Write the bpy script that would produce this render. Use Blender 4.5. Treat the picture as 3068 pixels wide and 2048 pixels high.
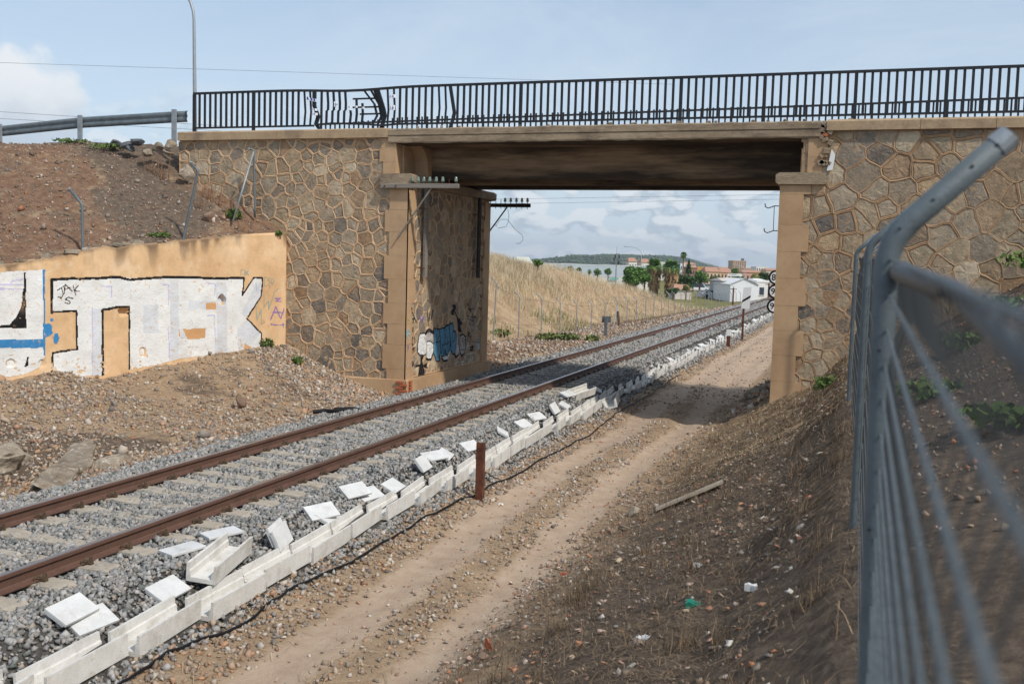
import bpy, math, random
import numpy as np
from mathutils import Vector, Matrix
from mathutils.bvhtree import BVHTree

for o in list(bpy.data.objects):
    bpy.data.objects.remove(o)
SC = bpy.context.scene
COL = SC.collection
rnd = random.Random(7)
rng = np.random.default_rng(11)

# ------------------------------------------------------------------ camera, sky, sun, exposure
EYE = np.array([0.0, 0.0, 2.964])
RW = np.array([[0.94620175, 0.32232733, 0.0284136],      # right
               [0.05153315, -0.06342059, -0.99665549],    # down
               [-0.3194473, 0.94450141, -0.07661922]])    # forward
cam_d = bpy.data.cameras.new('camera')
cam = bpy.data.objects.new('camera', cam_d)
COL.objects.link(cam)
cam_d.sensor_width = 36.0
cam_d.lens = 35.0
cam_d.clip_start = 0.05
cam_d.clip_end = 20000
r_, d_, f_ = RW
cam.matrix_world = Matrix(((r_[0], -d_[0], -f_[0], EYE[0]),
                           (r_[1], -d_[1], -f_[1], EYE[1]),
                           (r_[2], -d_[2], -f_[2], EYE[2]),
                           (0, 0, 0, 1)))
cam_d.dof.use_dof = True
cam_d.dof.focus_distance = 20.0
cam_d.dof.aperture_fstop = 4.0
SC.camera = cam

SUN = Vector((0.82, -0.38, 0.96)).normalized()           # towards the sun
SKY_STRENGTH = 0.11
world = bpy.data.worlds.new('World')
SC.world = world
world.use_nodes = True
wn, wl = world.node_tree.nodes, world.node_tree.links
wn.clear()


def wnode(t, **k):
    n = wn.new(t)
    for a, b in k.items():
        setattr(n, a, b)
    return n


def wmath(op, a, b=None, c=None):
    n = wnode('ShaderNodeMath', operation=op)
    for i, v in enumerate((a, b, c)):
        if v is None:
            continue
        if isinstance(v, (int, float)):
            n.inputs[i].default_value = v
        else:
            wl.new(v, n.inputs[i])
    return n.outputs[0]


def wramp(fac, a, b):
    n = wnode('ShaderNodeMapRange', interpolation_type='SMOOTHSTEP')
    wl.new(fac, n.inputs[0])
    n.inputs[1].default_value = a
    n.inputs[2].default_value = b
    return n.outputs[0]


def wnoise(vec, scale, detail=8, rough=0.55, dist=0.0):
    n = wnode('ShaderNodeTexNoise')
    wl.new(vec, n.inputs['Vector'])
    n.inputs['Scale'].default_value = scale
    n.inputs['Detail'].default_value = detail
    n.inputs['Roughness'].default_value = rough
    n.inputs['Distortion'].default_value = dist
    return n.outputs['Fac']


def wmix(fac, a, b):
    n = wnode('ShaderNodeMix', data_type='RGBA')
    if isinstance(fac, (int, float)):
        n.inputs[0].default_value = fac
    else:
        wl.new(fac, n.inputs[0])
    for i, v in ((6, a), (7, b)):
        if isinstance(v, tuple):
            n.inputs[i].default_value = (*v, 1)
        else:
            wl.new(v, n.inputs[i])
    return n.outputs[2]


sky = wnode('ShaderNodeTexSky', sky_type='NISHITA', sun_disc=False)
sky.sun_elevation = math.asin(SUN.z)
sky.sun_rotation = math.atan2(SUN.x, SUN.y)
sky.altitude = 300
sky.air_density = 1.0
sky.dust_density = 1.2
sky.ozone_density = 1.0
tc = wnode('ShaderNodeTexCoord')
sep = wnode('ShaderNodeSeparateXYZ')
wl.new(tc.outputs['Generated'], sep.inputs[0])
dz = wmath('MAXIMUM', sep.outputs[2], 0.0)
# thin high veil on a flat layer, cumulus on a lower one
den = wmath('ADD', dz, 0.10)
cmb = wnode('ShaderNodeCombineXYZ')
wl.new(wmath('DIVIDE', sep.outputs[0], den), cmb.inputs[0])
wl.new(wmath('DIVIDE', sep.outputs[1], den), cmb.inputs[1])
veil = wramp(wnoise(cmb.outputs[0], 0.9, 7, 0.6, 0.6), 0.36, 0.74)
cmb2 = wnode('ShaderNodeCombineXYZ')
wl.new(sep.outputs[0], cmb2.inputs[0])
wl.new(sep.outputs[1], cmb2.inputs[1])
wl.new(wmath('MULTIPLY', dz, 2.3), cmb2.inputs[2])
cum_n = wnoise(cmb2.outputs[0], 24.0, 9, 0.50, 0.15)
low = wmath('SUBTRACT', 1.0, wramp(dz, 0.07, 0.17))
cum = wmath('MULTIPLY', wramp(cum_n, 0.455, 0.535), low)
# lit tops and grey undersides: the same noise sampled a little higher up
vadd = wnode('ShaderNodeVectorMath', operation='ADD')
wl.new(cmb2.outputs[0], vadd.inputs[0])
vadd.inputs[1].default_value = (0.006, -0.003, 0.022)
cum_up = wnoise(vadd.outputs[0], 24.0, 9, 0.50, 0.15)
shade = wramp(wmath('SUBTRACT', cum_n, cum_up), -0.075, 0.07)
CS = 1.0 / SKY_STRENGTH
horizon_haze = wmath('SUBTRACT', 1.0, wramp(dz, 0.0, 0.35))
base = wmix(wmath('MULTIPLY_ADD', horizon_haze, 0.55, 0.10), sky.outputs[0], (0.50 * CS, 0.60 * CS, 0.70 * CS))
base = wmix(wmath('MULTIPLY_ADD', veil, 0.50, 0.24), base, (0.50 * CS, 0.585 * CS, 0.67 * CS))
ccol = wmix(shade, (0.37 * CS, 0.44 * CS, 0.51 * CS), (0.64 * CS, 0.68 * CS, 0.71 * CS))
base = wmix(wmath('MULTIPLY', cum, 0.85), base, ccol)
# one big cumulus low in the left of the view
pd = (RW[0] * (40 - 1534) / 2983 + RW[1] * (310 - 1024) / 2983 + RW[2])
pd = pd / np.linalg.norm(pd)
dv = wnode('ShaderNodeVectorMath', operation='SUBTRACT')
wl.new(tc.outputs['Generated'], dv.inputs[0])
dv.inputs[1].default_value = tuple(pd)
ds = wnode('ShaderNodeVectorMath', operation='MULTIPLY')
wl.new(dv.outputs[0], ds.inputs[0])
ds.inputs[1].default_value = (1.0, 1.0, 1.25)
ln = wnode('ShaderNodeVectorMath', operation='LENGTH')
wl.new(ds.outputs[0], ln.inputs[0])
puff = wmath('ADD', ln.outputs['Value'], wmath('MULTIPLY', wmath('SUBTRACT', wnoise(tc.outputs['Generated'], 26, 8, 0.55), 0.5), 0.085))
pm = wmath('SUBTRACT', 1.0, wramp(puff, 0.044, 0.066))
sepd = wnode('ShaderNodeSeparateXYZ')
wl.new(dv.outputs[0], sepd.inputs[0])
pcol = wmix(wramp(wmath('ADD', sepd.outputs[2], wmath('MULTIPLY', wmath('SUBTRACT', wnoise(tc.outputs['Generated'], 40, 6), 0.5), 0.05)), -0.035, 0.03),
            (0.42 * CS, 0.49 * CS, 0.57 * CS), (0.68 * CS, 0.70 * CS, 0.72 * CS))
base = wmix(wmath('MULTIPLY', pm, 0.9), base, pcol)
bg = wnode('ShaderNodeBackground')
bg.inputs['Strength'].default_value = SKY_STRENGTH
wl.new(base, bg.inputs['Color'])
wo = wnode('ShaderNodeOutputWorld')
wl.new(bg.outputs[0], wo.inputs['Surface'])

sun_d = bpy.data.lights.new('sun', 'SUN')
sun_d.energy = 2.6
sun_d.angle = math.radians(2.0)
sun_d.color = (1.0, 0.95, 0.87)
sun = bpy.data.objects.new('sun', sun_d)
COL.objects.link(sun)
sun.location = (20, -10, 30)
sun.rotation_euler = (-SUN).to_track_quat('-Z', 'Y').to_euler()

vs = SC.view_settings
vs.view_transform = 'Standard'
vs.look = 'None'
vs.exposure = 0.40
vs.gamma = 1.0
vs.use_curve_mapping = False
SC.render.engine = 'CYCLES'
SC.cycles.use_denoising = True
SC.cycles.max_bounces = 6
SC.cycles.diffuse_bounces = 3
SC.cycles.transparent_max_bounces = 6


# ------------------------------------------------------------------ surveying: photo sight lines crossed with known planes
def ray(u, v):
    return RW.T @ np.array([(u - 1534) / 2983.0, (v - 1024) / 2983.0, 1.0])


def at_y(u, v, y):
    r = ray(u, v); return EYE + r * (y / r[1])


def at_x(u, v, x):
    r = ray(u, v); return EYE + r * (x / r[0])


def at_z(u, v, z):
    r = ray(u, v); return EYE + r * ((z - EYE[2]) / r[2])


def at_d(u, v, d):
    return EYE + ray(u, v) * d


# ------------------------------------------------------------------ value noise and ground shape
_P = rng.random((256, 256))


def vnoise(x, y, s=1.0, ox=0.0):
    x = np.asarray(x, float) * s + 37.3 + ox; y = np.asarray(y, float) * s + 11.7 + ox
    xi = np.floor(x).astype(int); yi = np.floor(y).astype(int)
    fx = x - xi; fy = y - yi
    fx = fx * fx * (3 - 2 * fx); fy = fy * fy * (3 - 2 * fy)
    a = _P[xi & 255, yi & 255]; b = _P[(xi + 1) & 255, yi & 255]
    c = _P[xi & 255, (yi + 1) & 255]; d = _P[(xi + 1) & 255, (yi + 1) & 255]
    return (a * (1 - fx) + b * fx) * (1 - fy) + (c * (1 - fx) + d * fx) * fy - 0.5


def fbm(x, y, s=1.0, n=4, ox=0.0):
    t = 0; a = 1.0
    for i in range(n):
        t = t + a * vnoise(x, y, s * 2 ** i, ox + 17 * i); a *= 0.5
    return t


def sstep(t, a, b):
    t = np.clip((np.asarray(t, float) - a) / (b - a), 0, 1); return t * t * (3 - 2 * t)


WA = np.array([-13.75, 22.45])                       # plaster wall: start and direction towards the viewer
WD = np.array([-2.85, -6.45]); WD = WD / np.linalg.norm(WD)
WN = np.array([-WD[1], WD[0]])                       # normal: faces the track
if WN[0] < 0:
    WN = -WN


def wall_x(y):
    return -13.75 - (22.45 - np.asarray(y, float)) * 0.442


def ground(x, y, rough=True):
    x = np.asarray(x, float); y = np.asarray(y, float)
    toe = np.interp(y, [5, 7.5, 10.4, 12.2, 15, 21.6, 30], [-0.36, -0.30, -0.20, 0.03, 0.30, 0.12, 0.4])
    xs = x - toe * np.clip(1 - np.abs(x + 2.6) / 2.4, 0, 1)
    zr = np.interp(xs, [-6.4, -5.9, -5.3, -5.0, -3.15, -2.85, -2.3, -1.57, -0.65, 0, 1.4, 3, 6, 9, 30],
                   [-0.22, -0.50, -0.57, -0.61, -0.62, -0.53, -0.25, 0.10, 0.60, 1.25, 1.8, 2.75, 4.6, 5.9, 6.0])
    zr = zr - 0.05 * np.exp(-((x + 4.65) / 0.28) ** 2) - 0.05 * np.exp(-((x + 3.55) / 0.26) ** 2)
    far_r = sstep(y, 30, 60)
    zr = zr * (1 - far_r) + far_r * np.minimum(zr, np.interp(x, [-3, 2, 30], [-0.62, 0.4, 0.6]))
    xw = np.minimum(wall_x(y), -12.0)
    zw = 0.30 + 0.42 * sstep(y, 17.5, 22.5)
    t = np.clip((x + 10.5) / (xw + 10.5), 0, 1.0)
    zl1 = -0.36 + t ** 1.35 * (zw + 0.36)
    zf = -0.42 - 0.010 * (y - 42)
    tf = np.clip((-10.5 - x) / 3.2, 0, 1)
    hb = np.interp(y, [28, 40, 50, 60, 74, 80, 85, 95, 110, 130], [3.1, 3.45, 3.4, 3.1, 2.75, 2.25, 1.85, 1.05, -0.5, -2.0])
    bank = sstep(-x, 14.6, 22.0)
    zl2 = (-0.36 * (1 - tf) + zf * tf) * (1 - bank) + bank * np.maximum(hb, zf)
    zl2 = zl2 + 0.75 * np.exp(-((x + 13.4) / 1.5) ** 2 - ((y - 33.5) / 2.6) ** 2)
    zl2 = zl2 * (1 - sstep(-x, 34, 60)) + sstep(-x, 34, 60) * (-2.0)
    m = sstep(y, 28.0, 30.5)
    zl = zl1 * (1 - m) + zl2 * m
    zt = np.interp(x, [-10.5, -9.9, -6.4], [-0.36, -0.22, -0.22])
    z = np.where(x < -10.5, zl, np.where(x > -6.4, zr, zt))
    out = np.maximum(sstep(-x, 11.5, 16) * sstep(y, 100, 140), sstep(x, -4.5, 1) * sstep(y, 90, 150))
    z = z + np.where((x < -15) & (y > 29) & (y < 100), 0.9 * fbm(x, y, 0.13, 2, 21) * sstep(-x, 15, 19), 0)
    z = z * (1 - out) + out * (-2.0)
    out2 = sstep(y, 230, 300)
    z = z * (1 - out2) + out2 * (-2.0)
    z = z + sstep(y, 600, 3000) * 4
    if rough:
        road = np.exp(-((x + 4.65) / 0.35) ** 2) + np.exp(-((x + 3.55) / 0.33) ** 2)
        k = np.where((x > -10.3) & (x < -5.6), 0.25, 1.0) * (1 - 0.75 * np.clip(road, 0, 1))
        z = z + k * (0.10 * fbm(x, y, 0.9, 2) + 0.055 * fbm(x, y, 4.0, 3, 5)) * np.where(x < -14.6, 2.2, 1.0)
    return z


# ------------------------------------------------------------------ objects
ORG = {}


def tag(o, label=None, cat=None, group=None, kind=None):
    for k, v in (('label', label), ('category', cat), ('group', group), ('kind', kind)):
        if v:
            o[k] = v
    return o


def thing(name, loc, label, cat, group=None, rz=0.0):
    o = bpy.data.objects.new(name, None)
    COL.objects.link(o)
    o.location = tuple(float(c) for c in loc)
    o.rotation_euler = (0, 0, rz)
    o.empty_display_size = 0.2
    ORG[o] = np.array([float(c) for c in loc])
    return tag(o, label, cat, group)


def fast_mesh(name, V, F, smooth=False):
    """V (n,3), F (m,k) with equal-sized faces."""
    V = np.ascontiguousarray(V, dtype=np.float32); F = np.ascontiguousarray(F, dtype=np.int32)
    me = bpy.data.meshes.new(name)
    k = F.shape[1]
    me.vertices.add(len(V)); me.vertices.foreach_set('co', V.ravel())
    me.loops.add(F.size); me.loops.foreach_set('vertex_index', F.ravel())
    me.polygons.add(len(F)); me.polygons.foreach_set('loop_start', np.arange(0, F.size, k, dtype=np.int32))
    if smooth:
        me.polygons.foreach_set('use_smooth', np.ones(len(F), dtype=bool))
    me.update(calc_edges=True)
    return me


class MB:
    def __init__(s):
        s.v = []; s.f = []

    def add(s, v, f):
        n = len(s.v); s.v.extend([tuple(map(float, p)) for p in v]); s.f.extend([tuple(i + n for i in q) for q in f]); return s

    def box(s, a, b, tilt=None):
        x0, y0, z0 = a; x1, y1, z1 = b
        v = [(x0, y0, z0), (x1, y0, z0), (x1, y1, z0), (x0, y1, z0), (x0, y0, z1), (x1, y0, z1), (x1, y1, z1), (x0, y1, z1)]
        if tilt is not None:
            v = [tuple(tilt @ Vector(p)) for p in v]
        return s.add(v, [(0, 3, 2, 1), (4, 5, 6, 7), (0, 1, 5, 4), (1, 2, 6, 5), (2, 3, 7, 6), (3, 0, 4, 7)])

    def cbox(s, c, d, m=None):
        """centred box with size d, transformed by matrix m, chamfered a little."""
        hx, hy, hz = d[0] / 2, d[1] / 2, d[2] / 2
        e = min(d) * 0.12
        pts = []
        for z, k in ((-hz, e), (-hz + e, 0), (hz - e, 0), (hz, e)):
            pts += [(-hx + k, -hy + k, z), (hx - k, -hy + k, z), (hx - k, hy - k, z), (-hx + k, hy - k, z)]
        f = [(3, 2, 1, 0), (12, 13, 14, 15)]
        for r in range(3):
            for i in range(4):
                a, b = r * 4 + i, r * 4 + (i + 1) % 4
                f.append((a, b, b + 4, a + 4))
        M_ = m if m is not None else Matrix.Identity(4)
        M_ = Matrix.Translation(Vector(tuple(map(float, c)))) @ M_
        return s.add([tuple(M_ @ Vector(p)) for p in pts], f)

    def tube(s, pts, r, n=8, cap=True):
        P = [Vector(tuple(map(float, p))) for p in pts]
        rs = r if isinstance(r, (list, tuple)) else [r] * len(P)
        v = []; f = []
        up = None
        for i, p in enumerate(P):
            t = (P[min(i + 1, len(P) - 1)] - P[max(i - 1, 0)]).normalized()
            if up is None:
                up = Vector((0, 0, 1)) if abs(t.z) < 0.9 else Vector((1, 0, 0))
            a = t.cross(up).normalized(); up = a.cross(t).normalized()
            for k in range(n):
                q = 2 * math.pi * k / n
                v.append(tuple(p + (a * math.cos(q) + up * math.sin(q)) * rs[i]))
        for i in range(len(P) - 1):
            for k in range(n):
                a, b = i * n + k, i * n + (k + 1) % n
                f.append((a, b, b + n, a + n))
        if cap:
            f.append(tuple(range(n - 1, -1, -1))); f.append(tuple(range((len(P) - 1) * n, len(P) * n)))
        return s.add(v, f)

    def prism(s, poly, axis_pts):
        """poly: list of 3d points, extruded by vector axis_pts."""
        n = len(poly); d = np.array(axis_pts)
        v = [np.array(p, float) for p in poly] + [np.array(p, float) + d for p in poly]
        f = [tuple(range(n - 1, -1, -1)), tuple(range(n, 2 * n))]
        for i in range(n):
            j = (i + 1) % n
            f.append((i, j, j + n, i + n))
        return s.add(v, f)

    def lathe(s, c, prof, n=10):
        v = []; f = []
        for r, z in prof:
            for k in range(n):
                q = 2 * math.pi * k / n
                v.append((c[0] + r * math.cos(q), c[1] + r * math.sin(q), c[2] + z))
        for i in range(len(prof) - 1):
            for k in range(n):
                a, b = i * n + k, i * n + (k + 1) % n
                f.append((a, b, b + n, a + n))
        f.append(tuple(range(n - 1, -1, -1))); f.append(tuple(range((len(prof) - 1) * n, len(prof) * n)))
        return s.add(v, f)

    def mesh(s, name, org=None):
        me = bpy.data.meshes.new(name)
        v = s.v
        if org is not None:
            v = [(p[0] - org[0], p[1] - org[1], p[2] - org[2]) for p in v]
        me.from_pydata(v, [], s.f)
        me.update()
        return me

    def build(s, name, m, parent=None, smooth=False):
        me = s.mesh(name, ORG.get(parent) if parent is not None else None)
        return link(name, me, m, parent, smooth)


def link(name, me, m, parent=None, smooth=False):
    o = bpy.data.objects.new(name, me)
    COL.objects.link(o)
    if m is not None:
        if not me.materials:
            me.materials.append(m)
    if smooth:
        me.polygons.foreach_set('use_smooth', np.ones(len(me.polygons), dtype=bool))
    if parent is not None:
        o.parent = parent
        if parent in ORG:
            ORG[o] = ORG[parent]
    else:
        ORG[o] = np.zeros(3)
    return o


def copy_tree(o, parent=None):
    c = o.copy(); COL.objects.link(c); c.parent = parent
    for ch in list(o.children):
        copy_tree(ch, c)
    return c


# ------------------------------------------------------------------ materials
def S(r, g, b):
    def f(c):
        c /= 255.0
        return c / 12.92 if c <= 0.04045 else ((c + 0.055) / 1.055) ** 2.4
    return (f(r), f(g), f(b))


def M(name, cols, scale=2.0, rough=0.88, bump=0.0, bscale=30.0, var=0.0, src='noise', spec=0.2, metal=0.0, dirt=None,
      hue=0.0, stretch=(1, 1, 1), detail=6, trans=0.0):
    m = bpy.data.materials.new(name)
    m.use_nodes = True
    nt = m.node_tree; N = nt.nodes; L = nt.links
    b = N['Principled BSDF']
    b.inputs['Roughness'].default_value = rough
    b.inputs['Specular IOR Level'].default_value = spec
    b.inputs['Metallic'].default_value = metal
    geo = N.new('ShaderNodeNewGeometry')
    mp = N.new('ShaderNodeMapping'); mp.inputs['Scale'].default_value = stretch
    L.new(geo.outputs['Position'], mp.inputs['Vector'])

    def noise(s, d=detail, r=0.6):
        n = N.new('ShaderNodeTexNoise'); n.inputs['Scale'].default_value = s; n.inputs['Detail'].default_value = d
        n.inputs['Roughness'].default_value = r
        L.new(mp.outputs[0], n.inputs['Vector']); return n.outputs['Fac']
    if src == 'island':
        fac = geo.outputs['Random Per Island']
    elif src == 'object':
        oi = N.new('ShaderNodeObjectInfo'); fac = oi.outputs['Random']
    else:
        mr = N.new('ShaderNodeMapRange'); mr.inputs[1].default_value = 0.30; mr.inputs[2].default_value = 0.70
        L.new(noise(scale), mr.inputs[0]); fac = mr.outputs[0]
    if len(cols) == 1:
        rgb = N.new('ShaderNodeRGB'); rgb.outputs[0].default_value = (*cols[0], 1); col = rgb.outputs[0]
    else:
        rp = N.new('ShaderNodeValToRGB'); el = rp.color_ramp.elements
        while len(el) < len(cols):
            el.new(0.5)
        for i, c in enumerate(cols):
            el[i].position = i / (len(cols) - 1); el[i].color = (*c, 1)
        L.new(fac, rp.inputs[0]); col = rp.outputs[0]
    if var or hue:
        hs = N.new('ShaderNodeHueSaturation')
        L.new(col, hs.inputs['Color'])
        mr = N.new('ShaderNodeMapRange'); mr.inputs[1].default_value = 0.25; mr.inputs[2].default_value = 0.75
        mr.inputs[3].default_value = 1 - var; mr.inputs[4].default_value = 1 + var
        L.new(noise(scale * 6.3 if src == 'noise' else scale, 5, 0.65), mr.inputs[0]); L.new(mr.outputs[0], hs.inputs['Value'])
        col = hs.outputs[0]
    for dd in (dirt if isinstance(dirt, list) else [dirt] if dirt else []):
        c, s, a, e, amt = dd
        mr = N.new('ShaderNodeMapRange'); mr.inputs[1].default_value = a; mr.inputs[2].default_value = e; mr.inputs[4].default_value = amt
        L.new(noise(s, 7, 0.65), mr.inputs[0])
        mx = N.new('ShaderNodeMix'); mx.data_type = 'RGBA'
        L.new(mr.outputs[0], mx.inputs[0]); L.new(col, mx.inputs[6]); mx.inputs[7].default_value = (*c, 1)
        col = mx.outputs[2]
    L.new(col, b.inputs['Base Color'])
    if bump:
        bp = N.new('ShaderNodeBump'); bp.inputs['Strength'].default_value = min(1, bump); bp.inputs['Distance'].default_value = 0.02 * max(1, bump)
        L.new(noise(bscale, 8, 0.65), bp.inputs['Height']); L.new(bp.outputs[0], b.inputs['Normal'])
    if trans:
        b.inputs['Transmission Weight'].default_value = trans
    return m


def attr_mat(name, rough=0.9, attr='paint', chip=None, bump=0.0, bscale=40, chipcol=None):
    m = bpy.data.materials.new(name); m.use_nodes = True
    N = m.node_tree.nodes; L = m.node_tree.links; b = N['Principled BSDF']
    b.inputs['Roughness'].default_value = rough; b.inputs['Specular IOR Level'].default_value = 0.2
    a = N.new('ShaderNodeAttribute'); a.attribute_name = attr
    col = a.outputs['Color']
    geo = N.new('ShaderNodeNewGeometry')
    for chip in (chip if isinstance(chip, list) else [chip] if chip else []):
        n = N.new('ShaderNodeTexNoise'); n.inputs['Scale'].default_value = chip[0]; n.inputs['Detail'].default_value = 8; n.inputs['Roughness'].default_value = 0.7
        L.new(geo.outputs['Position'], n.inputs['Vector'])
        mr = N.new('ShaderNodeMapRange'); mr.inputs[1].default_value = chip[1]; mr.inputs[2].default_value = chip[2]; mr.inputs[4].default_value = chip[3]
        L.new(n.outputs['Fac'], mr.inputs[0])
        mx = N.new('ShaderNodeMix'); mx.data_type = 'RGBA'
        L.new(mr.outputs[0], mx.inputs[0]); L.new(col, mx.inputs[6]); mx.inputs[7].default_value = (*chipcol, 1)
        col = mx.outputs[2]
    n2 = N.new('ShaderNodeTexNoise'); n2.inputs['Scale'].default_value = 2.2; n2.inputs['Detail'].default_value = 8
    L.new(geo.outputs['Position'], n2.inputs['Vector'])
    hs = N.new('ShaderNodeHueSaturation'); mr2 = N.new('ShaderNodeMapRange')
    mr2.inputs[1].default_value = 0.3; mr2.inputs[2].default_value = 0.7; mr2.inputs[3].default_value = 0.88; mr2.inputs[4].default_value = 1.06
    L.new(n2.outputs['Fac'], mr2.inputs[0]); L.new(mr2.outputs[0], hs.inputs['Value']); L.new(col, hs.inputs['Color'])
    L.new(hs.outputs[0], b.inputs['Base Color'])
    if bump:
        n3 = N.new('ShaderNodeTexNoise'); n3.inputs['Scale'].default_value = bscale; n3.inputs['Detail'].default_value = 8
        L.new(geo.outputs['Position'], n3.inputs['Vector'])
        bp = N.new('ShaderNodeBump'); bp.inputs['Strength'].default_value = bump; bp.inputs['Distance'].default_value = 0.02
        L.new(n3.outputs['Fac'], bp.inputs['Height']); L.new(bp.outputs[0], b.inputs['Normal'])
    return m


MT = {}
MT['mortar'] = M('mortar', [S(182, 148, 114), S(200, 168, 134), S(210, 182, 150)], 1.3, 0.95, 0.9, 50, 0.14, dirt=[(S(140, 120, 100), 0.8, 0.55, 0.75, 0.6), (S(172, 132, 96), 3.0, 0.55, 0.7, 0.5)])
STONES = [S(152, 137, 115), S(174, 155, 128), S(132, 122, 109), S(180, 154, 122), S(160, 143, 118), S(150, 121, 94), S(194, 178, 152), S(142, 127, 109), S(166, 149, 126), S(110, 104, 98), S(176, 159, 135), S(152, 131, 105), S(122, 112, 102), S(186, 167, 139)]
MT['mortar_brown'] = M('mortar_brown', [S(160, 128, 97), S(176, 144, 112), S(188, 158, 126)], 1.3, 0.95, 0.9, 50, 0.14, dirt=[(S(128, 106, 86), 0.8, 0.5, 0.7, 0.6)])
MT['stone'] = M('stone', STONES, 5.0, 0.9, 1.0, 22, 0.34, src='object', dirt=[(S(186, 152, 116), 9, 0.52, 0.68, 0.6), (S(96, 88, 80), 11, 0.58, 0.70, 0.6), (S(206, 192, 170), 17, 0.60, 0.70, 0.5)])
MT['stone_rest'] = M('stone_rest', STONES, 5.0, 0.9, 1.0, 26, 0.30, src='island', dirt=[(S(172, 140, 106), 9, 0.56, 0.72, 0.6)])
MT['render'] = M('render', [S(166, 134, 102), S(182, 150, 116), S(190, 160, 126)], 0.9, 0.95, 0.35, 45, 0.07,
                 dirt=[(S(122, 104, 86), 0.7, 0.56, 0.78, 0.5), (S(154, 120, 90), 3, 0.6, 0.75, 0.45)])
MT['old_concrete'] = M('old_concrete', [S(134, 117, 97), S(154, 136, 113), S(170, 152, 129)], 1.6, 0.95, 1.0, 30, 0.22,
                       dirt=[(S(92, 80, 68), 2.3, 0.48, 0.68, 0.65), (S(196, 184, 166), 16, 0.60, 0.70, 0.6)], stretch=(0.6, 1, 1.6))
MT['beam'] = M('beam_concrete', [S(124, 104, 82), S(150, 126, 100)], 1.2, 0.95, 0.5, 24, 0.16,
               dirt=[(S(40, 37, 35), 0.7, 0.41, 0.55, 0.9), (S(96, 80, 64), 5.0, 0.5, 0.62, 0.45)], stretch=(0.22, 1, 2.0))
MT['coping'] = M('coping', [S(160, 136, 108), S(182, 158, 128)], 2.2, 0.95, 0.6, 34, 0.14, dirt=[(S(112, 96, 80), 1.5, 0.50, 0.68, 0.65)])
MT['plaster'] = M('plaster', [S(200, 162, 120), S(214, 178, 136), S(224, 192, 154)], 1.1, 0.95, 0.5, 30, 0.09,
                  dirt=[(S(234, 212, 182), 2.4, 0.55, 0.72, 0.6), (S(160, 126, 96), 7.0, 0.62, 0.72, 0.6)], stretch=(1, 1, 0.7))
MT['rail_black'] = M('rail_black', [S(24, 26, 30), S(34, 36, 40)], 3, 0.5, 0.1, 60, 0.15, spec=0.4)
MT['galv'] = M('galvanised', [S(136, 142, 146), S(160, 165, 168)], 6, 0.5, 0.1, 60, 0.12, spec=0.45, metal=0.35)
MT['galv_dark'] = M('galvanised_weathered', [S(92, 100, 104), S(116, 124, 128)], 5, 0.6, 0.1, 60, 0.12, spec=0.35, metal=0.2)
MT['fence_mesh_shaded'] = M('fence_mesh_shaded', [S(54, 58, 60), S(68, 72, 74)], 6, 0.5, 0.08, 80, 0.06, spec=0.35)  # same metal as the fence grey, its unlit side put into a darker colour
MT['fence_paint'] = M('fence_grey', [S(82, 91, 95), S(98, 107, 111)], 6, 0.55, 0.2, 90, 0.10, spec=0.35, metal=0.1, dirt=[(S(70, 74, 74), 9, 0.58, 0.72, 0.5), (S(112, 86, 68), 22, 0.68, 0.76, 0.5)])
MT['rust'] = M('rust', [S(70, 44, 36), S(98, 60, 46), S(118, 74, 54)], 7, 0.85, 0.35, 70, 0.2)
MT['rail_rust'] = M('rail_rust', [S(82, 60, 51), S(98, 72, 60), S(90, 66, 55)], 3, 0.65, 0.25, 60, 0.12, spec=0.35)
MT['rail_top'] = M('rail_top', [S(150, 142, 138), S(182, 177, 174)], 4, 0.28, 0.0, 60, 0.1, spec=0.5, metal=0.85, stretch=(8, 0.3, 1))
MT['sleeper'] = M('sleeper_concrete', [S(158, 147, 132), S(178, 168, 152)], 5, 0.95, 0.4, 60, 0.12, dirt=[(S(126, 113, 100), 9, 0.55, 0.7, 0.5)])
MT['white_conc'] = M('trough_concrete', [S(200, 197, 190), S(216, 213, 207)], 5, 0.9, 0.3, 50, 0.08, src='noise', dirt=[(S(166, 158, 145), 4, 0.50, 0.70, 0.65), (S(140, 131, 117), 9, 0.58, 0.72, 0.5)])
MT['lid'] = M('lid_concrete', [S(196, 196, 194), S(212, 212, 210)], 6, 0.85, 0.2, 60, 0.05, dirt=[(S(170, 166, 157), 5, 0.54, 0.72, 0.6)])
MT['ballast'] = M('ballast', [S(110, 111, 109), S(148, 147, 145), S(168, 166, 163), S(126, 125, 122), S(156, 153, 149), S(96, 101, 97), S(178, 174, 169), S(158, 145, 130), S(138, 138, 138), S(118, 115, 108)],
                  20, 0.9, 0.3, 60, 0.16, src='island')
MT['rubble'] = M('rubble', [S(162, 142, 120), S(128, 116, 105), S(178, 160, 140), S(146, 124, 102), S(136, 130, 124), S(180, 140, 108), S(164, 150, 134), S(200, 190, 176), S(112, 106, 100), S(150, 118, 94)],
                 20, 0.92, 0.3, 60, 0.16, src='island')
MT['rubble_dark'] = M('rubble_dark', [S(118, 104, 92), S(146, 126, 106), S(106, 96, 88), S(160, 142, 122), S(130, 112, 94), S(166, 112, 84), S(190, 178, 164), S(122, 114, 108), S(150, 138, 124)],
                      20, 0.92, 0.3, 60, 0.16, src='island')
MT['boulder'] = M('boulder', [S(108, 97, 84), S(140, 128, 112), S(166, 155, 140)], 2.4, 0.95, 1.0, 12, 0.28, dirt=[(S(110, 90, 66), 3, 0.53, 0.68, 0.7), (S(210, 204, 194), 8, 0.58, 0.68, 0.65), (S(74, 68, 62), 6, 0.62, 0.72, 0.6)])
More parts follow.
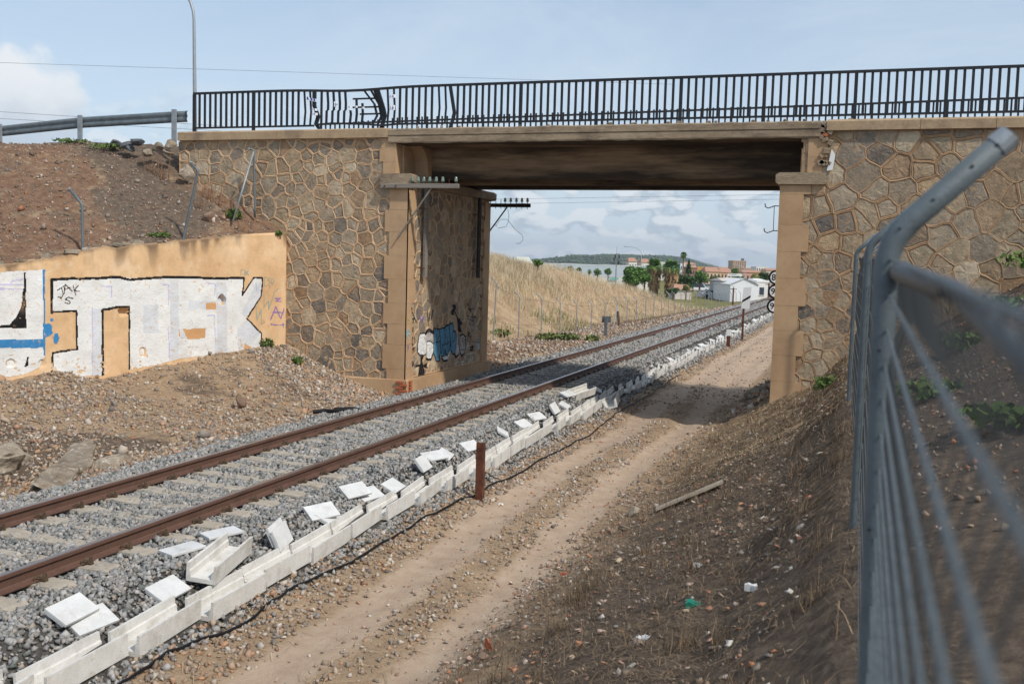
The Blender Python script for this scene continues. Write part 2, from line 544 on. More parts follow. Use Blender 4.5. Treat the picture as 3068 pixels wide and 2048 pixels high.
MT['straw'] = M('straw', [S(176, 150, 114), S(200, 174, 134), S(150, 124, 94), S(126, 106, 82), S(210, 190, 156)], 20, 0.9, src='island', spec=0.15)
MT['straw_dark'] = M('straw_dark', [S(112, 95, 77), S(138, 117, 93), S(90, 77, 64), S(164, 142, 114), S(78, 67, 57), S(96, 82, 67)], 20, 0.9, src='island', spec=0.15)
MT['drygrass'] = M('drygrass', [S(214, 200, 170), S(200, 182, 150), S(222, 210, 184), S(184, 162, 130), S(166, 158, 126), S(172, 144, 112)], .28, 0.85, var=.30, src='island', spec=0.15)
MT['weed'] = M('weed', [S(70, 92, 44), S(96, 116, 60), S(84, 102, 56)], 20, 0.8, src='island')
MT['leaf'] = M('leaf', [S(74, 108, 50), S(94, 128, 62), S(114, 144, 74), S(58, 90, 42)], 20, 0.7, src='island')
MT['leaf_dark'] = M('leaf_dark', [S(52, 78, 44), S(68, 94, 54), S(82, 108, 64), S(46, 68, 42)], 20, 0.75, src='island')
MT['leaf_olive'] = M('leaf_olive', [S(92, 104, 60), S(112, 122, 76), S(130, 136, 84), S(78, 90, 52)], 20, 0.75, src='island')
MT['leaf_yellow'] = M('leaf_yellow', [S(150, 150, 92), S(168, 164, 108), S(120, 126, 76)], 20, 0.75, src='island')
MT['stalk'] = M('stalk', [S(128, 92, 68), S(150, 114, 84), S(104, 76, 58)], 20, 0.85, src='island')
MT['chips'] = M('chips', [S(196, 186, 172), S(176, 112, 82), S(210, 202, 190), S(150, 138, 124), S(184, 128, 96), S(168, 156, 140), S(122, 112, 102), S(200, 176, 148)], 20, 0.9, src='island')
MT['dead_leaf'] = M('dead_leaf', [S(150, 122, 88), S(176, 146, 108), S(120, 96, 70)], 20, 0.85, src='island')
MT['bark'] = M('bark', [S(92, 76, 60), S(122, 104, 84)], 5, 0.95, 0.6, 30, 0.2)
MT['wood'] = M('weathered_wood', [S(120, 112, 104), S(146, 138, 128)], 6, 0.9, 0.5, 40, 0.18, stretch=(0.3, 1, 6))
MT['wood_dark'] = M('dark_wood', [S(48, 42, 38), S(70, 62, 56)], 6, 0.9, 0.4, 40, 0.18)
MT['plank'] = M('pale_plank', [S(160, 146, 126), S(184, 170, 150)], 6, 0.9, 0.4, 40, 0.14, stretch=(5, 0.5, 5))
MT['glassins'] = M('glass_insulator', [S(150, 170, 158)], 1, 0.1, spec=0.6, trans=0.5)
MT['cable'] = M('cable_black', [S(26, 26, 27)], 1, 0.6)
MT['wire'] = M('wire_dark', [S(70, 76, 82)], 1, 0.6)
MT['paint_white'] = M('paint_white', [S(226, 226, 224)], 3, 0.5, 0, 1, 0.03)
MT['paint_black'] = M('paint_black', [S(18, 18, 19)], 3, 0.5)
MT['tape_white'] = M('tape_white', [S(228, 230, 234)], 3, 0.4)
MT['tape_blue'] = M('tape_blue', [S(36, 70, 150)], 3, 0.4)
MT['brick'] = M('brick', [S(158, 82, 56), S(178, 102, 72), S(150, 96, 74)], 8, 0.95, 0.5, 40, 0.2)
MT['plastic_green'] = M('plastic_green', [S(40, 120, 100)], 3, 0.4)
MT['dark_rock'] = M('dark_rock', [S(84, 86, 90), S(108, 110, 114)], 4, 0.9, 0.8, 20, 0.25)
_m = MT['plaster']; _N = _m.node_tree.nodes; _L = _m.node_tree.links; _b = _N['Principled BSDF']
_src = _b.inputs['Base Color'].links[0].from_socket
_a = _N.new('ShaderNodeAttribute'); _a.attribute_name = 'streak'
_x = _N.new('ShaderNodeMix'); _x.data_type = 'RGBA'
_L.new(_a.outputs['Fac'], _x.inputs[0]); _L.new(_src, _x.inputs[6]); _x.inputs[7].default_value = (*S(112, 92, 74), 1)
_L.new(_x.outputs[2], _b.inputs['Base Color'])
# ------------------------------------------------------------------ ground sheet
def ground_material(name):
    m = bpy.data.materials.new(name); m.use_nodes = True
    N = m.node_tree.nodes; L = m.node_tree.links; b = N['Principled BSDF']
    b.inputs['Roughness'].default_value = 0.96; b.inputs['Specular IOR Level'].default_value = 0.1
    geo = N.new('ShaderNodeNewGeometry')

    def noise(s, d=8, r=0.62):
        n = N.new('ShaderNodeTexNoise'); n.inputs['Scale'].default_value = s; n.inputs['Detail'].default_value = d
        n.inputs['Roughness'].default_value = r; L.new(geo.outputs['Position'], n.inputs['Vector']); return n.outputs['Fac']

    def ramp(f, cols):
        rp = N.new('ShaderNodeValToRGB'); el = rp.color_ramp.elements
        while len(el) < len(cols):
            el.new(0.5)
        for i, c in enumerate(cols):
            el[i].position = 0.3 + 0.4 * i / (len(cols) - 1); el[i].color = (*c, 1)
        L.new(f, rp.inputs[0]); return rp.outputs[0]

    def mix(f, a, c):
        x = N.new('ShaderNodeMix'); x.data_type = 'RGBA'; L.new(f, x.inputs[0]); L.new(a, x.inputs[6]); L.new(c, x.inputs[7]); return x.outputs[2]

    def mask(attr, jit=0.5):
        a = N.new('ShaderNodeAttribute'); a.attribute_name = attr
        ad = N.new('ShaderNodeMath'); ad.operation = 'MULTIPLY_ADD'
        sb = N.new('ShaderNodeMath'); sb.operation = 'SUBTRACT'; L.new(noise(2.6, 9, 0.7), sb.inputs[0]); sb.inputs[1].default_value = 0.5
        L.new(sb.outputs[0], ad.inputs[0]); ad.inputs[1].default_value = jit * 2; L.new(a.outputs['Fac'], ad.inputs[2])
        mr = N.new('ShaderNodeMapRange'); mr.interpolation_type = 'SMOOTHSTEP'; mr.inputs[1].default_value = 0.35; mr.inputs[2].default_value = 0.65
        L.new(ad.outputs[0], mr.inputs[0]); return mr.outputs[0]
    col = ramp(noise(2.2), [S(128, 106, 84), S(152, 128, 102), S(170, 146, 120)])
    fine = ramp(noise(28, 6, 0.75), [S(104, 88, 73), S(160, 138, 113), S(182, 160, 135)])
    n = N.new('ShaderNodeMix'); n.data_type = 'RGBA'; n.inputs[0].default_value = 0.45; L.new(col, n.inputs[6]); L.new(fine, n.inputs[7]); col = n.outputs[2]
    col = mix(mask('dark', 0.6), col, ramp(noise(9, 9, 0.75), [S(74, 63, 56), S(100, 87, 75), S(130, 114, 98)]))
    col = mix(mask('red', 0.6), col, ramp(noise(6), [S(100, 78, 63), S(118, 93, 75), S(136, 110, 90)]))
    col = mix(mask('gravel', 0.35), col, ramp(noise(22), [S(62, 60, 58), S(84, 81, 77), S(104, 100, 95)]))
    col = mix(mask('dust', 0.4), col, ramp(noise(3.2), [S(164, 141, 120), S(175, 153, 131), S(183, 163, 142)]))
    col = mix(mask('dry', 0.5), col, ramp(noise(1.1), [S(140, 114, 90), S(158, 134, 106), S(180, 158, 128)]))
    col = mix(mask('green', 0.6), col, ramp(noise(0.3), [S(96, 96, 58), S(120, 116, 72), S(146, 132, 88)]))
    L.new(col, b.inputs['Base Color'])
    bp = N.new('ShaderNodeBump'); bp.inputs['Strength'].default_value = 0.85; bp.inputs['Distance'].default_value = 0.03
    L.new(noise(16, 10, 0.72), bp.inputs['Height']); L.new(bp.outputs[0], b.inputs['Normal'])
    return m


MT['earth'] = ground_material('earth')


def set_attr(me, name, vals):
    a = me.attributes.new(name, 'FLOAT', 'POINT'); a.data.foreach_set('value', np.ascontiguousarray(vals, dtype=np.float32))


def grid_mesh(name, gx, gy, zf):
    X, Y = np.meshgrid(gx, gy)
    Z = zf(X, Y)
    V = np.stack([X, Y, Z], -1).reshape(-1, 3)
    nx, ny = len(gx), len(gy)
    i = np.arange((ny - 1) * (nx - 1)); r = i // (nx - 1); c = i % (nx - 1); a = r * nx + c
    F = np.stack([a, a + 1, a + nx + 1, a + nx], -1)
    return fast_mesh(name, V, F, True), V


def spread(a, b, n, p):
    t = np.linspace(0, 1, n + 1)[1:] ** p
    return a + (b - a) * t


gx = np.concatenate([-spread(24, 4000, 26, 3.0)[::-1], -spread(16.5, 24, 18, 1.2)[::-1], np.arange(-16.5, 4.01, 0.10), spread(4, 10, 20, 1.3), spread(10, 4000, 22, 3.2)])
gy = np.concatenate([np.arange(-3, 3, 0.5), np.arange(3, 30, 0.11), spread(29.95, 70, 110, 1.2), spread(70, 320, 70, 1.3), spread(320, 7000, 26, 2.2)])
me, V = grid_mesh('ground', gx, gy, ground)
x, y, z = V.T
set_attr(me, 'gravel', (1 - sstep(np.abs(x + 8.0), 2.2, 2.75)))
rut = 0.10 * (1 - sstep(np.abs(x + 4.1), 0.9, 1.4)) + 0.85 * np.maximum(np.exp(-((x + 4.65 + 0.12 * np.sin(y * 0.5)) / 0.38) ** 2), np.exp(-((x + 3.5 + 0.12 * np.sin(y * 0.43 + 1)) / 0.34) ** 2))
rut = np.where(y > 27, np.maximum(rut, 0.9 * (1 - sstep(np.abs(x + 3.9), 0.8, 1.3))), rut)
set_attr(me, 'dust', rut * (1 - sstep(y, 120, 140)))
set_attr(me, 'dark', np.where(x > 0.15, 1.15, np.clip(sstep(x, -3.1, -1.6), 0, 0.95) * (1 - 0.55 * sstep(y, 12, 19))) + sstep(-x, 10.6, 11.4) * (y < 28) * np.clip(0.30 + 0.9 * fbm(x, y, 0.55, 3, 31) + 0.4 * np.exp(-((y - 12) / 2.5) ** 2), 0, 1))
set_attr(me, 'red', 0.75 * ((y > 29) & (y < 110)) * sstep(-x, 10.6, 11.6) * (1 - sstep(-x, 14.4, 15.4)))
set_attr(me, 'dry', ((y > 29) * (1 - sstep(y, 90, 120)) * sstep(-x, 14.6, 15.6)))
set_attr(me, 'green', np.maximum(sstep(y, 90, 130), (np.abs(x) > 60) * 1.0) * (1 - (1 - sstep(np.abs(x + 8), 5, 7)) * (y < 220)))
g = link('ground', me, MT['earth'])
tag(g, kind='structure')

# left embankment behind the plaster wall, up to the road shoulder
ZTOP_S = [0.0, 1.3, 3.2, 4.6, 5.4, 6.2, 7.2, 10.0, 14.0]
ZTOP_Z = [3.64, 3.53, 3.28, 3.12, 2.98, 2.78, 2.62, 2.40, 2.2]


def embank(x, y, rough=True):
    x = np.asarray(x, float); y = np.asarray(y, float)
    s = (x - WA[0]) * WD[0] + (y - WA[1]) * WD[1]
    d = -((x - WA[0]) * WN[0] + (y - WA[1]) * WN[1])
    zt = np.interp(s, ZTOP_S, ZTOP_Z)
    k = np.interp(s, [-4, 0, 2.5, 5, 9], [0.62, 0.62, 0.50, 0.43, 0.40])
    zz = zt - 0.06 + k * np.maximum(d, 0)
    cap = 6.06 - 0.018 * np.maximum(-17.0 - x, 0) * 1.2
    zz = cap - np.log1p(np.exp((cap - zz) * 5)) / 5
    zz = np.where(zz > cap, cap, zz)
    if rough:
        zz = zz + 0.16 * fbm(x, y, 0.8, 3, 3) * sstep(d, 0.2, 1.2) + 0.07 * fbm(x, y, 3.5, 3, 9)
    return zz


ds_ = np.concatenate([np.arange(0.05, 9, 0.11), spread(9, 22, 26, 1.6)])
ss_ = np.concatenate([np.arange(-9.0, 9.5, 0.12), spread(9.45, 22, 24, 1.5)])
SS, DD = np.meshgrid(ss_, ds_)
EX = WA[0] + WD[0] * SS - WN[0] * DD; EY = WA[1] + WD[1] * SS - WN[1] * DD
EY = np.minimum(EY, 22.62 + (EX < -17.12) * 12.0)
EX = np.where(EY > 22.0, np.minimum(EX, -13.85), EX)
EZ = embank(EX, EY)
Vv = np.stack([EX, EY, EZ], -1).reshape(-1, 3)
nx = len(ss_); i = np.arange((len(ds_) - 1) * (nx - 1)); r = i // (nx - 1); c = i % (nx - 1); a = r * nx + c
me = fast_mesh('embankment', Vv, np.stack([a, a + 1, a + nx + 1, a + nx], -1), True)
x, y, z = Vv.T
nn = fbm(x, y, 0.5, 3, 2)
set_attr(me, 'dark', 0.62 + 1.0 * nn); set_attr(me, 'red', 0.45 - 1.0 * nn)
for k in ('gravel', 'dust', 'dry', 'green'):
    set_attr(me, k, 0 * x)
em = link('embankment', me, MT['earth']); tag(em, kind='structure')

# ------------------------------------------------------------------ rubble masonry
Y0, XL, XR, YB = 22.5, -10.44, -1.525, 28.35
ZDECK = 6.22


def clip(poly, p, n):
    out = []; k = len(poly)
    for i in range(k):
        a, b = poly[i], poly[(i + 1) % k]
        da = (a[0] - p[0]) * n[0] + (a[1] - p[1]) * n[1]; db = (b[0] - p[0]) * n[0] + (b[1] - p[1]) * n[1]
        if da <= 0:
            out.append(a)
        if (da < 0 < db) or (db < 0 < da):
            t = da / (da - db); out.append((a[0] + (b[0] - a[0]) * t, a[1] + (b[1] - a[1]) * t))
    return out


def cells(x0, x1, z0, z1, size, seed, growth=None):
    R = random.Random(seed); pts = []
    z = z0 - size
    row = 0
    while z < z1 + size:
        x = x0 - size + (row % 2) * size * 0.5
        sz = size
        while x < x1 + size:
            sz = size * (growth(x, z) if growth else 1.0)
            if R.random() > 0.16:
                pts.append((x + R.uniform(-.36, .36) * sz, z + R.uniform(-.36, .36) * sz * 0.85))
                if R.random() < 0.22:
                    pts.append((x + R.uniform(.3, .5) * sz, z + R.uniform(-.5, .5) * sz))
            x += sz * R.uniform(0.8, 1.25)
        z += sz * 0.80; row += 1
    P = np.array(pts)
    for it in range(2):
        polys = []
        for i, p in enumerate(P):
            d2 = ((P - p) * np.array([0.9, 1.0])) ** 2; o = np.argsort(d2.sum(1))[1:22]
            po = [(x0, z0), (x1, z0), (x1, z1), (x0, z1)]
            for j in o:
                q = P[j]; mid = (p + q) / 2; po = clip(po, mid, q - p)
                if len(po) < 3:
                    break
            polys.append(po)
        if it == 0:
            P = np.array([(0.6 * np.array(pp).mean(0) + 0.4 * p) if len(pp) >= 3 else p for p, pp in zip(P, polys)])
    def mids(a, b):
        lo, hi = (a, b) if (round(a[0], 3), round(a[1], 3)) < (round(b[0], 3), round(b[1], 3)) else (b, a)
        L_ = math.hypot(hi[0] - lo[0], hi[1] - lo[1]); Rh = random.Random(int(round((lo[0] + hi[0]) * 500)) * 7919 + int(round((lo[1] + hi[1]) * 500)))
        on_edge = any(abs(lo[k_] - e_) < 1e-4 and abs(hi[k_] - e_) < 1e-4 for k_, e_ in ((0, x0), (0, x1), (1, z0), (1, z1)))
        if L_ < 0.11 or on_edge:
            return []
        nx_, nz_ = -(hi[1] - lo[1]) / L_, (hi[0] - lo[0]) / L_
        res = []
        for t_ in ((0.5,) if L_ < 0.2 else (0.3, 0.7)):
            o_ = Rh.uniform(-.05, .05) * L_ + Rh.uniform(-.006, .006)
            res.append((lo[0] + (hi[0] - lo[0]) * t_ + nx_ * o_, lo[1] + (hi[1] - lo[1]) * t_ + nz_ * o_))
        return res if lo is a else res[::-1]
    out = []
    for po in polys:
        if len(po) < 3:
            continue
        pw_ = []
        for i_ in range(len(po)):
            pw_.append(po[i_]); pw_ += mids(po[i_], po[(i_ + 1) % len(po)])
        po = pw_
        q = []
        for v in po:
            if not q or math.hypot(v[0] - q[-1][0], v[1] - q[-1][1]) > 0.03:
                q.append(v)
        if len(q) > 2 and math.hypot(q[0][0] - q[-1][0], q[0][1] - q[-1][1]) < 0.03:
            q.pop()
        if len(q) >= 3:
            out.append(np.array(q))
    return out


def inset(po, w):
    n = len(po); c = po.mean(0); out = []
    for i in range(n):
        a, b, d = po[i - 1], po[i], po[(i + 1) % n]
        e1 = b - a; e1 /= np.linalg.norm(e1) + 1e-9; e2 = d - b; e2 /= np.linalg.norm(e2) + 1e-9
        n1 = np.array([-e1[1], e1[0]]); n2 = np.array([-e2[1], e2[0]])
        bis = n1 + n2; L = np.linalg.norm(bis)
        v = n1 * w if L < 1e-6 else bis / L * min(w / max(0.35, L / 2), 2.2 * w)
        q = b + v
        mx = np.linalg.norm(c - b) * 0.62
        if np.linalg.norm(v) > mx:
            q = b + (c - b) * 0.62
        out.append(q)
    return np.array(out)


def area(po):
    x, z = po.T; return 0.5 * abs(np.dot(x, np.roll(z, -1)) - np.dot(z, np.roll(x, -1)))


def masonry(thing_o, polys, place, keep, width=0.028, nmax=300, seed=3, proud=0.034, mortar='mortar'):
    """mortar ribbons as one part, every stone its own part, what is past the limit in one piece."""
    R = random.Random(seed)
    mo = MB(); stones = []
    for po in polys:
        if area(po) < 0.006:
            continue
        if np.cross(po[1] - po[0], po[2] - po[1]) < 0:
            po = po[::-1]
        n = len(po); w = width * R.uniform(0.8, 1.2)
        if math.sqrt(area(po)) < 0.2:
            w *= 0.7
        proud_c = proud * R.uniform(.72, 1.1)
        rings = [(po, proud * 0.62), (inset(po, w * 0.45), proud_c), (inset(po, w), proud_c * 0.8), (inset(po, w + 0.012), 0.0)]
        v = [place(q[0], q[1], h + R.uniform(-.004, .004)) for rg, h in rings for q in rg]
        f = []
        for k in range(3):
            for i in range(n):
                j = (i + 1) % n; f.append((k * n + i, k * n + j, (k + 1) * n + j, (k + 1) * n + i))
        mo.add(v, f)
        if not keep(po.mean(0)):
            continue
        ip = rings[3][0]; c = ip.mean(0)
        lift = R.uniform(0.002, 0.009); tx, tz = R.uniform(-.02, .02), R.uniform(-.02, .02)
        sm = MB()
        v = []
        for sc_, base_h, jit in ((1.04, -0.01, 0), (0.93, 0.008, 0.004), (0.55, 0.012, 0.006)):
            for q in ip:
                p = c + (q - c) * sc_ * (1 + (R.uniform(-.05, .05) if sc_ < 1 else 0))
                h = base_h + (lift + (p[0] - c[0]) * tx + (p[1] - c[1]) * tz if sc_ < 1 else 0) + R.uniform(-jit, jit)
                v.append(place(p[0], p[1], h))
        v.append(place(c[0], c[1], 0.015 + lift))
        f = []
        for k in range(2):
            for i in range(n):
                j = (i + 1) % n; f.append((k * n + i, k * n + j, (k + 1) * n + j, (k + 1) * n + i))
        for i in range(n):
            f.append((2 * n + i, 2 * n + (i + 1) % n, 3 * n))
        sm.add(v, f)
        stones.append((area(ip), sm))
    mo.build('mortar_joints', MT[mortar], thing_o)
    stones.sort(key=lambda t: -t[0])
    for ar, sm in stones[:nmax]:
        sm.build('stone', MT['stone'], thing_o)
    if stones[nmax:]:
        rest = MB()
        for ar, sm in stones[nmax:]:
            rest.add(sm.v, sm.f)
        tag(rest.build('small_stones', MT['stone_rest'], thing_o), kind='stuff')
    return mo, stones


# --- left abutment
ab = thing('bridge_abutment', (-13.8, 25.0, -0.6), 'left rubble stone abutment of the bridge with graffiti on its inner face', 'abutment')
core = MB()
core.box((-17.1, Y0, -0.9), (XL, YB, 4.87)).box((-17.1, Y0 + 0.002, 4.87), (-10.75, YB, ZDECK - 0.20))
core.build('wall_core', MT['render'], ab)
polysL = cells(-17.1, XL - 0.40, -0.7, 6.02, 0.36, 5)
moL, stL = masonry(ab, polysL, lambda a, b, h: (a, Y0 - h, b), lambda c: c[1] > (-0.5 if c[0] > -13.8 else 3.4 + (-13.8 - c[0]) * 0.5), nmax=195, seed=5, width=0.027, proud=0.027)
polysI = cells(Y0 + 0.42, YB - 0.40, 0.06, 4.86, 0.38, 9)
moI, stI = masonry(ab, polysI, lambda a, b, h: (XL + h, a, b), lambda c: True, nmax=105, seed=8, width=0.025, proud=0.026)
zq = -0.3; k = 0
R = random.Random(2)
while zq < 4.80:
    h = min(0.56 * R.uniform(0.9, 1.1), 4.865 - zq)
    w = (0.44, 0.56)[k % 2]
    q = MB().box((XL - w, Y0 - 0.055, zq), (XL + 0.045, Y0 + 0.02, zq + h - 0.004)).box((XL - 0.02, Y0 - 0.052, zq), (XL + 0.045, Y0 + (0.5, 0.38)[k % 2], zq + h - 0.004))
    q.build('quoin', MT['render'], ab)
    MB().box((XL - 0.02, YB - (0.42, 0.54)[k % 2], zq), (XL + 0.045, YB + 0.03, zq + h - 0.004)).build('quoin', MT['render'], ab)
    zq += h; k += 1
# upper pilaster quoins beside the deck
for j, (z0, z1, w) in enumerate(((5.13, 5.42, 0.34), (5.42, 5.74, 0.44), (5.74, 6.0, 0.40))):
    MB().box((-10.74 - w, Y0 - 0.05, z0 + 0.003), (-10.735, Y0 + 0.3, z1)).build('quoin', MT['render'], ab)
cap = MB()
cp = [(-11.12, Y0 - 0.12, 4.87), (-10.24, Y0 - 0.12, 4.87), (-10.24, YB + 0.1, 4.87), (-11.12, YB + 0.1, 4.87)]
pr = [(-11.12, 4.872), (-10.30, 4.872), (-10.24, 4.92), (-10.24, 5.08), (-10.32, 5.125), (-11.12, 5.125)]
cap.prism([(a_, Y0 - 0.12, b_) for a_, b_ in pr], (0, YB - Y0 + 0.22, 0))
cap.build('pier_cap', MT['old_concrete'], ab)
pl = MB()
pl.prism([(-12.3, Y0 - 0.14, -0.9), (XL + 0.14, Y0 - 0.14, -0.9), (XL + 0.14, Y0 - 0.14, 0.02), (XL + 0.11, Y0 - 0.11, 0.05), (-12.3, Y0 - 0.11, 0.05), (-12.3, Y0 - 0.14, 0.02)], (0, 0.16, 0))
pl.box((XL - 0.05, Y0 + 0.021, -0.9), (XL + 0.137, YB + 0.1, 0.045))
pl.build('plinth', MT['render'], ab)
for k in range(6):
    for s in (0, 1):
        off = 0.10 if k % 2 else 0.0
        z0 = -0.36 + k * 0.072
        MB().cbox((XL + 0.155 - 0.0, Y0 + 0.02 + s * 0.0 - 0.10 + s * 0.16, z0), (0.06, 0.14, 0.055)).build('brick', MT['brick'], ab) if s else \
            MB().cbox((XL + 0.07 - off, Y0 - 0.152, z0), (0.2, 0.05, 0.055)).build('brick', MT['brick'], ab)
co = []
xx = -17.08
while xx < -10.96:
    w = min(R.uniform(1.2, 2.0), -10.93 - xx)
    MB().prism([(xx, Y0 - 0.12, 6.005), (xx, Y0 - 0.12, 6.20 + R.uniform(-.015, .01)), (xx, Y0 - 0.08, 6.235), (xx, Y0 + 0.42, 6.24), (xx, Y0 + 0.42, 6.005)], (w - 0.008, 0, 0)).build('coping_block', MT['coping'], ab)
    xx += w
# exposed bearing shelf wall behind the pilaster and its stepped corbel
MB().box((-11.2, Y0 + 0.31, 5.126), (-10.75, YB - 0.02, 5.858)).build('back_wall', MT['beam'], ab)
cb = MB()
pf = [(23.50, 5.127), (23.74, 5.127), (23.74, 5.857), (23.0, 5.857), (23.22, 5.78), (23.36, 5.66), (23.45, 5.5)]
cb.prism([(-10.749, a_, b_) for a_, b_ in pf], (0.42, 0, 0))
cb.box((-10.7485, Y0 + 0.31, 5.1275), (-10.68, 23.49, 5.8565))
cb.build('bearing_block', MT['render'], ab)

# --- right abutment
ar_ = thing('bridge_abutment', (2.5, 25.0, -0.6), 'right rubble stone abutment of the bridge behind the grey fence', 'abutment')
core = MB()
core.box((XR, Y0, -0.9), (14.0, YB, 4.87)).box((-1.0, Y0 + 0.002, 4.87), (14.0, YB, ZDECK - 0.20))
core.build('wall_core', MT['render'], ar_)
polysR = cells(XR + 0.40, 6.0, -0.2, 6.02, 0.43, 21, growth=lambda x, z: 0.78 + 0.32 * min(1, max(0, (z - 1.5) / 3)) + 0.12 * min(1, max(0, x + 1)))
masonry(ar_, polysR, lambda a, b, h: (a, Y0 - h, b), lambda c: c[0] < 4.6 and c[1] > -0.1, nmax=290, seed=13, proud=0.024, width=0.024, mortar='mortar_brown')
zq = -0.6; k = 0
while zq < 4.80:
    h = min(0.60 * R.uniform(0.9, 1.1), 4.865 - zq)
    w = (0.46, 0.60)[k % 2]
    MB().box((XR - 0.045, Y0 - 0.055, zq), (XR + w, Y0 + 0.02, zq + h - 0.004)).box((XR - 0.045, Y0 - 0.052, zq), (XR + 0.02, YB + 0.02, zq + h - 0.004)).build('quoin', MT['render'], ar_)
    zq += h; k += 1
for j, (z0, z1, w) in enumerate(((5.13, 5.45, 0.30), (5.45, 5.98, 0.40))):
    MB().box((-1.02, Y0 - 0.05, z0 + 0.003), (-1.02 + w, Y0 + 0.3, z1)).build('quoin', MT['render'], ar_)
MB().prism([(a_, Y0 - 0.12, b_) for a_, b_ in [(-0.62, 4.872), (XR - 0.08, 4.872), (XR - 0.14, 4.92), (XR - 0.14, 5.08), (XR - 0.06, 5.125), (-0.62, 5.125)]], (0, YB - Y0 + 0.22, 0)).build('pier_cap', MT['old_concrete'], ar_)
MB().box((-1.0, Y0 + 0.31, 5.126), (-0.6, YB - 0.02, 5.858)).build('back_wall', MT['beam'], ar_)
xx = -0.66
while xx < 9:
    w = R.uniform(1.4, 2.2)
    MB().prism([(xx, Y0 - 0.12, 6.005), (xx, Y0 - 0.12, 6.20 + R.uniform(-.015, .01)), (xx, Y0 - 0.08, 6.235), (xx, Y0 + 0.42, 6.24), (xx, Y0 + 0.42, 6.005)], (w - 0.008, 0, 0)).build('coping_block', MT['coping'], ar_)
    xx += w
# broken joint between coping and deck: loose lumps and a white plaster smear
for k in range(16):
    px, pz = -0.66 + R.uniform(-.12, .10), R.uniform(5.3, 6.2)
    mt = MT['brick'] if R.random() < 0.2 else MT['old_concrete']
    MB().cbox((px, Y0 - 0.05, pz), (R.uniform(.06, .16), 0.10, R.uniform(.05, .13)), Matrix.Rotation(R.uniform(-.6, .6), 4, 'Y')).build('loose_lump', mt, ar_)
MB().prism([(-0.62, Y0 - 0.075, 5.16), (-0.50, Y0 - 0.075, 5.18), (-0.46, Y0 - 0.075, 5.5), (-0.54, Y0 - 0.075, 5.62), (-0.58, Y0 - 0.075, 5.4)], (0, 0.03, 0)).build('plaster_smear', MT['paint_white'], ar_)

# --- deck
dk = thing('bridge_deck', (-6.0, 25.4, 5.1), 'weathered concrete deck spanning the railway between stone abutments', 'bridge deck')
edge = MB()
nseg = 60
pts_t = []
XA, XB = -10.93, -0.78
for k in range(nseg + 1):
    px = XA + (XB - XA) * k / nseg
    pts_t.append((px, R.uniform(-.012, .006), R.uniform(-.012, .010)))
for k in range(nseg):
    (xa, ta, ba), (xb, tb, bb) = pts_t[k], pts_t[k + 1]
    yf = Y0 - 0.10
    sec = lambda t, b: [(yf + 0.02, 5.86 + b), (yf, 5.89), (yf + 0.002, 6.035), (yf + 0.022, 6.042), (yf - 0.012, 6.052), (yf - 0.012, ZDECK - 0.03 + t), (yf + 0.03, ZDECK + t)]
    sa, sb = sec(ta, ba), sec(tb, bb)
    v = [(xa, p[0], p[1]) for p in sa] + [(xb, p[0], p[1]) for p in sb]
    n = len(sa)
    edge.add(v, [(i, i + 1, n + i + 1, n + i) for i in range(n - 1)])
edge.build('edge_fascia', MT['old_concrete'], dk)
MB().box((XA, Y0 - 0.07, 5.865), (XB, YB + 0.08, ZDECK - 0.012)).build('slab', MT['beam'], dk)
for yb in (23.75, 25.3, 26.75):
    bm_ = MB()
    bm_.prism([(XA + 0.2, yb, 5.90), (XA + 0.2, yb, 5.16), (XA + 0.2, yb + 0.04, 5.105), (XA + 0.2, yb + 0.36, 5.105), (XA + 0.2, yb + 0.40, 5.16), (XA + 0.2, yb + 0.40, 5.90)], (XB - XA - 0.3, 0, 0))
    bm_.build('beam', MT['beam'], dk)
MB().box((XA, Y0 + 0.40, ZDECK - 0.011), (9, YB, ZDECK + 0.01)).build('road_surface', MT['old_concrete'], dk)
# loose stones on the deck edge
for k in range(26):
    px = R.uniform(-10.5, 0.5)
    MB().cbox((px, Y0 - 0.03, ZDECK + 0.022), (R.uniform(.03, .09), 0.06, R.uniform(.02, .06)), Matrix.Rotation(R.uniform(0, 3), 4, 'Z')).build('loose_stone', MT['boulder'], dk)

# ------------------------------------------------------------------ bridge railings
POSTX = [-16.70, -14.88, -13.06, -11.23, -9.35, -7.59, -5.75, -3.82, -2.0, -0.12, 1.65, 3.45, 5.25]
YRN = 22.58
rl = thing('bridge_railing', (-6, YRN, ZDECK + 0.02), 'black metal railing on the near bridge edge, bent and torn above the left pier', 'railing')


def ztop(x):
    return 7.275 - 0.05 * math.exp(-((x + 12.2) / 1.1) ** 2)


tp = MB()
px = [-16.72 + k * 0.45 for k in range(50)]
for a_, b_ in zip(px[:-1], px[1:]):
    za, zb = ztop(a_), ztop(b_); ya = YRN + 0.05 * math.exp(-((a_ + 11.6) / 0.9) ** 2); yb = YRN + 0.05 * math.exp(-((b_ + 11.6) / 0.9) ** 2)
    v = [(a_, ya - .03, za - .055), (a_, ya + .03, za - .055), (a_, ya + .03, za), (a_, ya - .03, za), (b_, yb - .03, zb - .055), (b_, yb + .03, zb - .055), (b_, yb + .03, zb), (b_, yb - .03, zb)]
    tp.add(v, [(0, 1, 5, 4), (1, 2, 6, 5), (2, 3, 7, 6), (3, 0, 4, 7)])
tp.build('top_rail', MT['rail_black'], rl)


